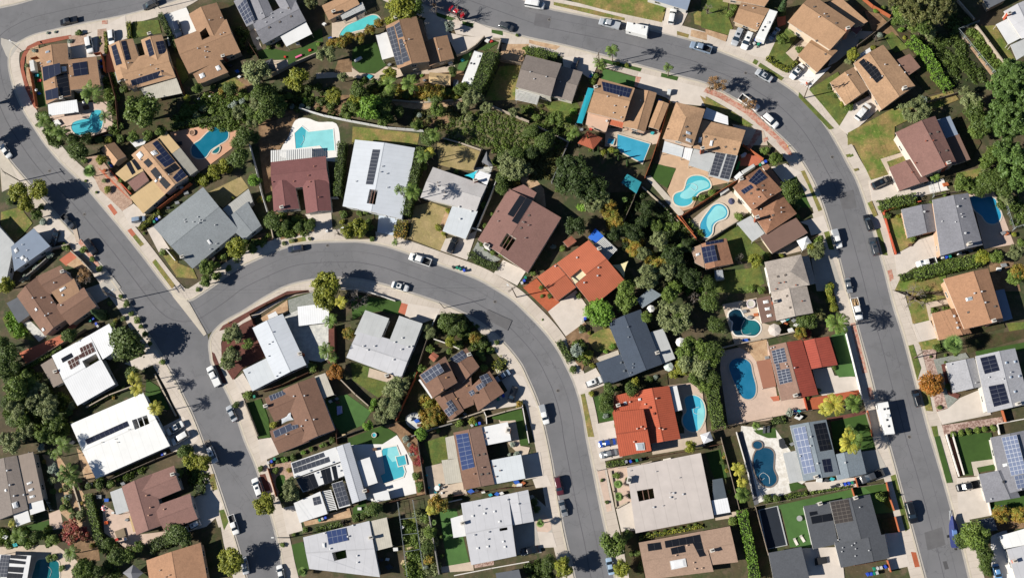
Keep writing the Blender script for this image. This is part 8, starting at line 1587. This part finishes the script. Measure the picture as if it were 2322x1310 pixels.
# ---------------------------------------------------------------- umbrellas, tents, garden things
T(1200, 660); umbrella(1095, 155, 36, 'f2f0ea', 'white umbrella beside the blue-grey flat shed'); umbrella(1362, 455, 44, 'f4f2ee', 'white umbrella between the dark slate house and the big trees'); umbrella(1255, 675, 44, 'eaf0ea', 'white and green striped umbrella below the dark slate house', 'c9d6cc')
T(1600, 660); umbrella(622, 345, 58, 'd8cdc4', 'large beige umbrella beside the dark figure-eight pool')
T(1600, 330); umbrella(235, 497, 32, '4a4a66', 'navy umbrella on the patio by the brown shake corner house')
T(0, 980); umbrella(925, 680, 25, 'd42c3c', 'red and white striped umbrella on a pink gravel yard', 'f4f0ec')
T(0, 0); umbrella(745, 915, 15, 'f4f4f2', 'small white umbrella near the turquoise kidney pool'); umbrella(318, 805, 15, 'f0f0ee', 'small white umbrella behind the orange fence by the corner')
T(1400, 820); gazebo((745, 655, 835, 625, 862, 705, 775, 738), 2.4, 'e4e4e8', 'white tent canopy at the end of the kidney pool', 'canopy_tent', 'canopy tent', rise=.7)
T(1600, 330); gazebo((820, 856, 915, 815, 962, 884, 872, 946), 2.4, 'f6f6f6', 'bright white tent canopy behind the flat brown carport', 'canopy_tent', 'canopy tent', rise=.8)
T(400, 0); gazebo((775, 570, 860, 528, 905, 640, 800, 650), 2.4, '55575c', 'dark grey gazebo at the edge of the lawn with a pink slide', rise=.9)
T(800, 330); gazebo((1160, 148, 1205, 52, 1262, 180, 1230, 190), 2.4, '6d6f74', 'dark grey pointed gazebo above the pale gravel-roof house', rise=1.0); sail((1004, 270, 1126, 222, 1088, 304), 2.6, '2fc0d4', 'turquoise triangular shade sail beside the pale gravel-roof house')
T(1200, 0); gazebo((435, 1290, 525, 1178, 660, 1245, 575, 1345), 2.6, 'c4623f', 'red tile roofed garden gazebo beside slim cypresses', mat=RM['rtile2'](), rise=.8)
P4 = (530, 790, 583, 800, 476, 1112, 427, 1105); T(1200, 0); CUR_keep = CUR
gz = gazebo(P4, 2.5, '1aa0b4', 'long turquoise awning along the tan two-storey house', 'awning', 'awning', mat=RM['tarp'](), rise=.12)
T(1200, 330); gazebo((882, 255, 1010, 330, 965, 432, 830, 335), 2.3, '2a8f9c', 'dark teal tarpaulin cover in the shaded garden', 'tarpaulin_cover', 'awning', mat=RM['tealtarp'](), rise=.12)
T(1200, 330); sail((745, 1075, 890, 1040, 855, 1190), 2.5, 'e0d4a4', 'cream shade sail beside the salmon tile house')
T(600, 820); sail((125, 490, 236, 455, 262, 520, 155, 558), 2.9, 'd8dce0', 'pale grey shade sail over the brown court house entry'); tub(985, 658, 24, .5, 'd8cfc0', 'turq', 'round stone fire bowl on the lawn by the angular pool', 'fire_bowl', 'fire bowl'); simple_box('garden_table', 'table', 'lilac covered garden table on the shaded turf', (648, 400, 692, 395, 696, 460, 652, 478), .1, .8, 'b9b4e0')
T(1600, 660); tub(408, 112, 40, .95, 'd8cdd0', 'c9c6b8', 'round white-rimmed hot tub beside the dark pool'); simple_box('barbecue', 'barbecue', 'black barbecue beside the round hot tub', (335, 92, 362, 88, 368, 135, 335, 138), .1, 1.0, '2b2b2e'); lounger(527, 1255, 1.45, '55585c', 'dark grey sun lounger on the turf'); lounger(565, 1250, 1.45, '55585c', 'dark grey sun lounger on the turf')
T(1600, 980); lounger(815, 990, 2.0, 'eee6dc', 'cream sun lounger beside the covered pool'); lounger(876, 962, 2.1, 'eee6dc', 'cream sun lounger beside the covered pool'); simple_box('spa_cover', 'hot tub', 'black covered oval hot tub on the pale travertine', (660, 60, 700, 48, 718, 85, 718, 130, 690, 145, 668, 125), .1, .95, '35383d'); simple_box('covered_table', 'table', 'black covered table on the basketball court', (985, 1130, 1085, 1118, 1092, 1175, 990, 1195), .1, .85, '232428')
T(1600, 980); simple_box('patio_rug', 'rug', 'grey patterned outdoor rug beside the covered pool', (765, 710, 880, 690, 918, 830, 800, 862), .09, .14, '9a9a9a'); table_round(845, 772, 24, .75, 'a9a9a8', 'round grey table on the patterned outdoor rug')
T(800, 980); table_round(757, 500, 24, .75, 'f4f4f2', 'round white garden table with turquoise chairs')
for x, y in ((778, 470), (690, 495), (746, 538), (665, 385), (800, 545), (815, 495)): T(800, 980); p_ = W(x, y, .5); p_.z = .06; r_ = empty('garden_chair', p_, x * .1); m_ = MB(); m_.box((0, 0, .35), .5, .5, .08); m_.build('seat', M('35a8b4' if x < 790 else 'e8e8e6', .05), r_); m_ = MB(); m_.box((-.24, 0, .43), .07, .5, .5); m_.build('backrest', M('35a8b4' if x < 790 else 'e8e8e6', .05), r_); m_ = MB(); [m_.box((a, b, 0), .05, .05, .35) for a in (-.2, .2) for b in (-.2, .2)]; m_.build('leg_frame', METAL, r_); later(r_, ('turquoise' if x < 790 else 'white') + ' garden chair', 'chair', p_, 'garden chairs')
T(400, 0); simple_box('play_slide', 'slide', 'pink plastic play slide on the artificial lawn', (1068, 512, 1126, 486, 1132, 500, 1075, 526), .1, .6, 'ee6f9c'); simple_box('play_box', 'toy', 'red plastic toy box at the upper end of the lawn', (1185, 446, 1208, 438, 1216, 456, 1192, 466), .1, .5, 'd83c2c'); simple_box('play_box', 'toy', 'red plastic toy box left of the pink slide', (966, 505, 982, 502, 986, 520, 968, 522), .1, .5, 'd83c2c'); tub(140, 1195, 32, .6, 'c9a58c', '8a6a55', 'round stone fire pit on the salmon pool deck', 'fire_pit', 'fire pit'); simple_box('diving_board', 'diving board', 'white diving board at the end of the dark teal pool', (440, 1165, 482, 1133, 495, 1145, 452, 1180), .45, .56, 'ece8e0')
T(0, 980); simple_box('garden_cube', 'seat', 'orange seat cube in the pink gravel yard', (936, 800, 968, 795, 970, 822, 940, 826), .1, .6, 'e8642c'); simple_box('lounge_chair', 'chair', 'white lounge chair beside a raised bed', (1112, 945, 1136, 942, 1142, 968, 1118, 974), .1, .55, 'f0f0f0'); simple_box('raised_bed', 'planter', 'brown square raised bed beside white lounge chairs', (1028, 890, 1118, 856, 1140, 940, 1050, 950), .05, .4, '8a7a64')
T(400, 660); p_ = W(475, 285); r_ = empty('fire_hydrant', p_); m_ = MB(); m_.tube((0, 0, 0), (0, 0, .6), .13, .12, 10); m_.tube((0, 0, .6), (0, 0, .75), .14, .03, 10); m_.build('barrel', paint('e8b020'), r_); m_ = MB(); m_.tube((-.22, 0, .45), (.22, 0, .45), .06, .06, 8); m_.build('outlets', paint('e8b020'), r_); tag(r_, 'yellow fire hydrant in the red mulch by the street corner', 'hydrant')
T(1600, 330); p_ = W(737, 12); r_ = empty('fire_hydrant', p_); m_ = MB(); m_.tube((0, 0, 0), (0, 0, .6), .13, .12, 10); m_.tube((0, 0, .6), (0, 0, .75), .14, .03, 10); m_.build('barrel', paint('e8b020'), r_); m_ = MB(); m_.tube((-.22, 0, .45), (.22, 0, .45), .06, .06, 8); m_.build('outlets', paint('e8b020'), r_); tag(r_, 'yellow fire hydrant at the kerb above the brown shake corner house', 'hydrant')
T(0, 0); simple_box('storage_shed', 'shed', 'small white storage shed behind the corner fence', (262, 548, 300, 538, 316, 634, 275, 642), .05, 2.0, 'dcdcd8'); simple_box('patio_table', 'table', 'white table beside the turquoise kidney pool', (478, 1090, 520, 1072, 552, 1115, 505, 1140), .1, .75, 'f0efec')
T(800, 0); simple_box('hammock_bed', 'lounger', 'white garden swing bed on the dark lawn', (8, 540, 72, 505, 86, 525, 22, 562), .4, .75, 'e4e4e6'); shed((685, 742, 690, 652, 886, 672, 878, 772), 2.4, 'cream', 'tan gabled canvas garage beside the long motorhome', p=.4, name='canvas_garage', cat='shed')
T(800, 0); simple_box('storage_box', 'box', 'grey storage box at the end of the long motorhome', (905, 715, 950, 720, 945, 785, 900, 780), .05, 1.6, '6f757c')
T(1450, 200); simple_box('storage_bench', 'box', 'grey lidded bench against the orange fence', (722, 935, 800, 890, 812, 912, 735, 965), .05, .9, 'c4c4c2'); simple_box('storage_shed', 'shed', 'long pale shed roof along the orange fence', (918, 745, 1030, 678, 1045, 702, 935, 775), .05, 2.0, 'c9c9c6'); simple_box('storage_shed', 'shed', 'white folded-roof shed beside the solar carport', (850, 800, 905, 748, 935, 778, 880, 822), .05, 2.0, 'ececec'); simple_box('kayak', 'kayak', 'green kayak lying in the yard beside the solar carport', (862, 735, 890, 660, 912, 655, 890, 730), .1, .45, '2f9a4c')
T(1450, 200); simple_box('covered_boat', 'boat', 'small pale covered dinghy in the side yard', (912, 600, 950, 575, 968, 585, 955, 610, 920, 622), .1, .9, 'c9ccd6')
T(1200, 0); simple_box('equipment_rack', 'rack', 'white equipment rack on the driveway of the tan two-storey house', (1248, 800, 1282, 806, 1270, 850, 1240, 848), .1, 1.4, 'd8dcdc')
T(400, 330); simple_box('tree_stake', 'post', 'white utility box at the driveway edge by the maroon-roofed house', (1340, 758, 1362, 755, 1365, 775, 1345, 778), .1, .9, 'ececec')
T(1200, 980); simple_box('garden_bench', 'bench', 'white bench against the wall above the beige flat house', (1205, 240, 1275, 225, 1280, 238, 1208, 252), .1, .6, 'ece6dc')
def clutter(*c):
    """small yard things: kind, x, y, size m, height m, colour"""
    for i in range(0, len(c), 6):
        k, x, y, s, h, hx = c[i:i + 6]; p = W(x, y, h); o = Vector((p.x, p.y, .1)); r = RS.uniform(0, 1.5); m = MB(); ca, sa = math.cos(r), math.sin(r); q = [(p.x + (a * ca - b * sa) * s, p.y + (a * sa + b * ca) * s * .7) for a, b in ((-.5, -.5), (.5, -.5), (.5, .5), (-.5, .5))]
        m.hexa([(a, b, .05) for a, b in q], [(a, b, h - .06) for a, b in q]); m.hexa([(lerp(Vector(v), Vector((p.x, p.y)), -.06).x, lerp(Vector(v), Vector((p.x, p.y)), -.06).y, h - .06) for v in q], [(*v, h) for v in q])
        nm, cat, look = {'box': ('storage_box', 'box', 'storage box'), 'tub': ('garden_planter', 'planter', 'garden planter'), 'unit': ('cooling_unit', 'cooling unit', 'cooling unit'), 'seat': ('patio_ottoman', 'ottoman', 'patio ottoman')}[k]
        names = {'e4e4e2': 'white', '8a8d90': 'grey', 'b5653c': 'orange-brown', '2f62c0': 'blue', '39b0b8': 'turquoise', '6a4e3c': 'brown', 'c9b48c': 'tan', 'c23a34': 'red', '3a3d42': 'dark'}
        ob = m.build(nm, M(hx, .08), None, o, weld=True); later(ob, 'small ' + names[hx] + ' ' + look, cat, o, 'things left in the yards')
T(400, 0); clutter('box', 545, 640, 1.0, .8, '2f62c0', 'seat', 565, 690, .9, .6, 'e4e4e2', 'box', 480, 590, 1.1, .7, '3a3d42', 'box', 300, 865, .8, .6, 'e4e4e2', 'tub', 200, 890, .8, .5, '8a8d90', 'box', 735, 345, 1.0, .9, '8a8d90', 'seat', 1090, 390, 1.0, .7, 'e4e4e2', 'box', 1385, 345, 1.1, .8, '2f62c0', 'tub', 1330, 215, 1.0, .8, 'e4e4e2', 'box', 1455, 180, .9, .8, '3a3d42')
T(800, 0); clutter('seat', 330, 580, .9, .7, '8a8d90', 'seat', 150, 690, 1.5, .4, '39b0b8', 'box', 1210, 365, 1.2, .8, 'e4e4e2', 'box', 1245, 372, .9, .6, 'c23a34', 'box', 875, 565, 1.2, 1.0, 'e4e4e2', 'seat', 648, 722, .9, .7, '8a8d90', 'box', 985, 540, .9, .8, '39b0b8')
T(1200, 0); clutter('seat', 940, 1190, .9, .6, '3a3d42', 'seat', 975, 1200, .9, .6, '3a3d42', 'seat', 1015, 1205, .9, .6, '3a3d42', 'tub', 1110, 1195, .9, .7, '39b0b8', 'box', 1175, 905, .9, .8, '2f62c0', 'box', 555, 1160, .8, .6, 'c23a34', 'tub', 470, 1165, 1.0, .6, '8a8d90')
T(1600, 660); clutter('box', 700, 265, 1.1, .8, 'e4e4e2', 'box', 735, 250, .9, .7, '39b0b8', 'box', 720, 295, 1.0, .5, 'b5653c', 'box', 800, 260, 1.1, .9, '8a8d90', 'box', 815, 300, 1.0, .8, 'e4e4e2', 'box', 765, 350, 1.4, .7, 'e4e4e2', 'seat', 455, 210, 1.1, .6, 'b5653c', 'seat', 350, 180, 1.1, .7, '8a8d90', 'box', 360, 445, 1.4, .5, '2f62c0', 'seat', 398, 235, 1.2, .5, '8a8d90', 'unit', 555, 595, 1.0, .9, '8a8d90', 'box', 800, 1085, 1.2, .8, '2f62c0', 'box', 840, 1080, .9, .8, '39b0b8', 'box', 885, 1070, .9, 1.0, '3a3d42', 'box', 840, 1130, 1.6, .9, 'e4e4e2')
T(1000, 820); clutter('box', 270, 1165, 1.4, .9, '2f62c0', 'box', 320, 1160, 1.0, .8, '3a3d42', 'box', 380, 1170, .9, .7, 'e4e4e2', 'box', 680, 1080, 1.3, .7, '2f62c0', 'box', 705, 1110, 1.4, .6, 'e4e4e2', 'box', 740, 1090, 1.0, .5, 'b5653c', 'box', 660, 1110, 1.0, .6, 'c9b48c', 'box', 505, 1188, 1.1, .9, '2f62c0', 'box', 545, 1182, 1.0, .9, 'e4e4e2', 'box', 445, 1196, .9, .9, '39b0b8', 'unit', 215, 470, .9, .8, '8a8d90')
T(600, 820); clutter('seat', 590, 355, .9, .7, 'e4e4e2', 'seat', 648, 330, .9, .7, '8a8d90', 'seat', 655, 365, .9, .6, '6a4e3c', 'seat', 620, 345, .8, .6, '3a3d42', 'tub', 712, 662, 1.1, .8, 'c9b48c', 'seat', 990, 785, 1.0, .8, '6a4e3c', 'unit', 690, 895, 1.0, .8, 'e4e4e2', 'box', 1305, 515, 1.0, .8, 'e4e4e2', 'seat', 1370, 530, 1.2, .6, '2f62c0', 'seat', 1390, 570, 1.0, .6, '6a4e3c')
T(1922, 330); clutter('box', 1010, 965, 1.1, .9, 'e4e4e2', 'box', 1045, 970, .9, .8, '3a3d42', 'box', 1110, 945, 1.0, .8, '8a8d90', 'box', 885, 348, 1.3, .9, 'b5653c', 'box', 668, 448, 1.0, .4, '3a3d42', 'seat', 1405, 785, 1.1, .9, '8a8d90', 'box', 1435, 790, .9, .8, 'b5653c', 'box', 1365, 1110, 1.1, .8, 'e4e4e2', 'tub', 1410, 1075, 1.3, .6, '8a8d90', 'seat', 565, 893, .9, .5, '6a4e3c')
T(1750, 880); clutter('box', 430, 825, 1.4, .8, 'e4e4e2', 'box', 395, 800, 1.0, .9, 'b5653c', 'box', 545, 815, 1.0, .8, '39b0b8', 'box', 495, 825, 1.0, .8, '3a3d42', 'tub', 240, 245, 1.0, .9, 'e4e4e2', 'unit', 185, 500, 1.0, .8, '8a8d90', 'box', 550, 885, .9, .6, '3a3d42')
T(0, 980); clutter('seat', 1140, 785, .9, .5, '8a8d90', 'seat', 948, 748, .8, .5, '3a3d42', 'seat', 1015, 722, .8, .5, 'e4e4e2', 'tub', 1048, 962, .9, .6, 'c23a34', 'box', 958, 608, 1.2, .5, '2f62c0', 'seat', 890, 578, 1.4, .6, '8a8d90', 'box', 800, 470, 1.6, .8, '8a8d90', 'unit', 1105, 460, 1.1, .9, '8a8d90', 'box', 135, 1010, 1.2, .8, '39b0b8', 'box', 45, 940, 1.3, .7, 'e4e4e2', 'box', 650, 85, 1.5, .8, '3a3d42')
T(800, 980); clutter('box', 250, 1145, 1.2, .7, '3a3d42', 'box', 310, 1140, .9, .6, 'e4e4e2', 'box', 325, 1210, 1.6, .8, '3a3d42', 'box', 465, 1170, 1.6, .7, 'c9b48c', 'box', 385, 1050, 1.2, .7, 'e4e4e2', 'box', 525, 1050, 1.8, .3, 'c9b48c', 'box', 445, 850, .9, .8, 'e4e4e2', 'tub', 60, 685, 1.0, .6, 'e4e4e2')
T(0, 0); clutter('box', 330, 680, 1.1, .6, '39b0b8', 'box', 352, 725, 1.2, .4, 'c23a34', 'box', 350, 840, .9, .6, '2f62c0', 'seat', 770, 965, 1.6, .8, '6a4e3c', 'box', 910, 545, .9, .9, '2f62c0', 'box', 915, 600, .9, .8, '2f62c0', 'box', 915, 690, 1.2, .9, '8a8d90', 'seat', 835, 1235, 1.2, .5, '3a3d42')
T(200, 200); clutter('unit', 840, 895, 1.0, .9, 'e4e4e2', 'box', 880, 940, 1.4, .6, '8a8d90', 'box', 800, 1030, 1.2, .6, '8a8d90', 'box', 145, 740, 1.0, .5, 'b5653c', 'seat', 820, 495, 1.4, .5, '3a3d42', 'box', 720, 1075, .9, .7, '3a3d42')
for a, b, x, y in ((0, 330, 445, 230), (0, 330, 760, 620), (800, 660, 1280, 95), (1200, 660, 258, 895), (1600, 330, 1140, 105), (1922, 980, 555, 40), (1600, 0, 360, 660), (400, 330, 1360, 900), (1200, 0, 180, 180)):
    T(a, b); p_ = W(x, y); m_ = MB(); m_.tube((p_.x, p_.y, .02), (p_.x, p_.y, .06), .48, .48, 16); m_.tube((p_.x, p_.y, .06), (p_.x, p_.y, .066), .36, .36, 16, 1); ob = m_.build('manhole_cover', [M('8a8580', .1), M('4e4c4c', .1)], None, p_); later(ob, 'round iron manhole cover in the asphalt', 'manhole cover', p_, 'manhole covers')
T(1922, 980); sheet('road_patch', [tuple(W(x, y))[:2] for x, y in ((855, 1160), (890, 1155), (912, 1225), (876, 1232))], M('5a595b', .1, .6)); sheet('road_patch', [tuple(W(x, y))[:2] for x, y in ((690, 900), (850, 850), (880, 1010), (720, 1060))], M('6a696b', .12, .6)); T(200, 820); sheet('road_patch', [tuple(W(x, y))[:2] for x, y in ((1040, 710), (1090, 700), (1112, 748), (1062, 758))], M('857c72', .12, .6)); T(1000, 500); sheet('road_patch', [tuple(W(x, y))[:2] for x, y in ((420, 800), (640, 900), (600, 990), (400, 880))], M('69686a', .12, .6)); T(1200, 0); sheet('road_patch', [tuple(W(x, y))[:2] for x, y in ((60, 120), (200, 150), (180, 260), (40, 230))], M('68676a', .12, .6)); T(1600, 330); sheet('road_patch', [tuple(W(x, y))[:2] for x, y in ((1200, 420), (1330, 400), (1360, 560), (1230, 580))], M('6b6a6c', .12, .6))
# ---------------------------------------------------------------- poles and wires
T(1200, 0); p1_ = pole(637, 636, 11.5, 'tall utility pole among palms above the tan two-storey house', 1, az=1.1)
T(1600, 0); p2_ = pole(885, 886, 11, 'wooden utility pole beside the white driveway on the upper right', 2, lamp=math.pi * .95, az=.6)
T(1922, 660); p3_ = pole(596, 602, 11, 'wooden utility pole leaning over the grass strip by the grey house', 1, az=-.2)
T(1000, 500); p4_ = pole(680, 690, 11, 'utility pole with lamp in front of the red gravel garden', 2, lamp=math.pi * .75, az=.6)
T(0, 500); p5_ = pole(1110, 722, 12, 'utility pole with crossarms by the dark conifer', 2, lamp=.5, az=2.2)
T(800, 660); pole(822, 152, 7.5, 'plain dark pole at the kerb of the curved street', 0, lamp=False, r=.11)
T(0, 330); pole(182, 322, 9, 'dark utility pole beside the yellow-green trees on the left', 1, az=2.3)
T(0, 0); pole(1440, 80, 9, 'dark utility pole at the kerb on the top street', 0, r=.13); pole(205, 465, 6, 'grey street lamp at the street corner', 0, lamp=True, az=2.4, r=.09)
T(400, 980); p6_ = pole(1016, 945, 9.5, 'street lamp pole overhanging the lower left street', 0, lamp=math.pi * .98, az=math.pi)
T(400, 330); pole(1495, 818, 8, 'dark leaning pole beside the maroon house driveway', 0, lamp=math.pi * .9, r=.1)
T(1200, 980); pole(618, 345, 7, 'slim dark pole on the pink gravel strip', 0, r=.08)
top = lambda o, h: o.location + Vector((0, 0, h))
wire(top(p2_, 10.4), top(p1_, 10.9), 'power lines between the upper street poles'); wire(top(p2_, 10.4), top(p3_, 10.4), 'power lines along the right hand street'); wire(top(p5_, 11.4), top(p6_, 9.2), 'power lines along the left hand street', 2); wire(top(p4_, 10.4), top(p5_, 11.4), 'power lines crossing the middle street')
write_labels()
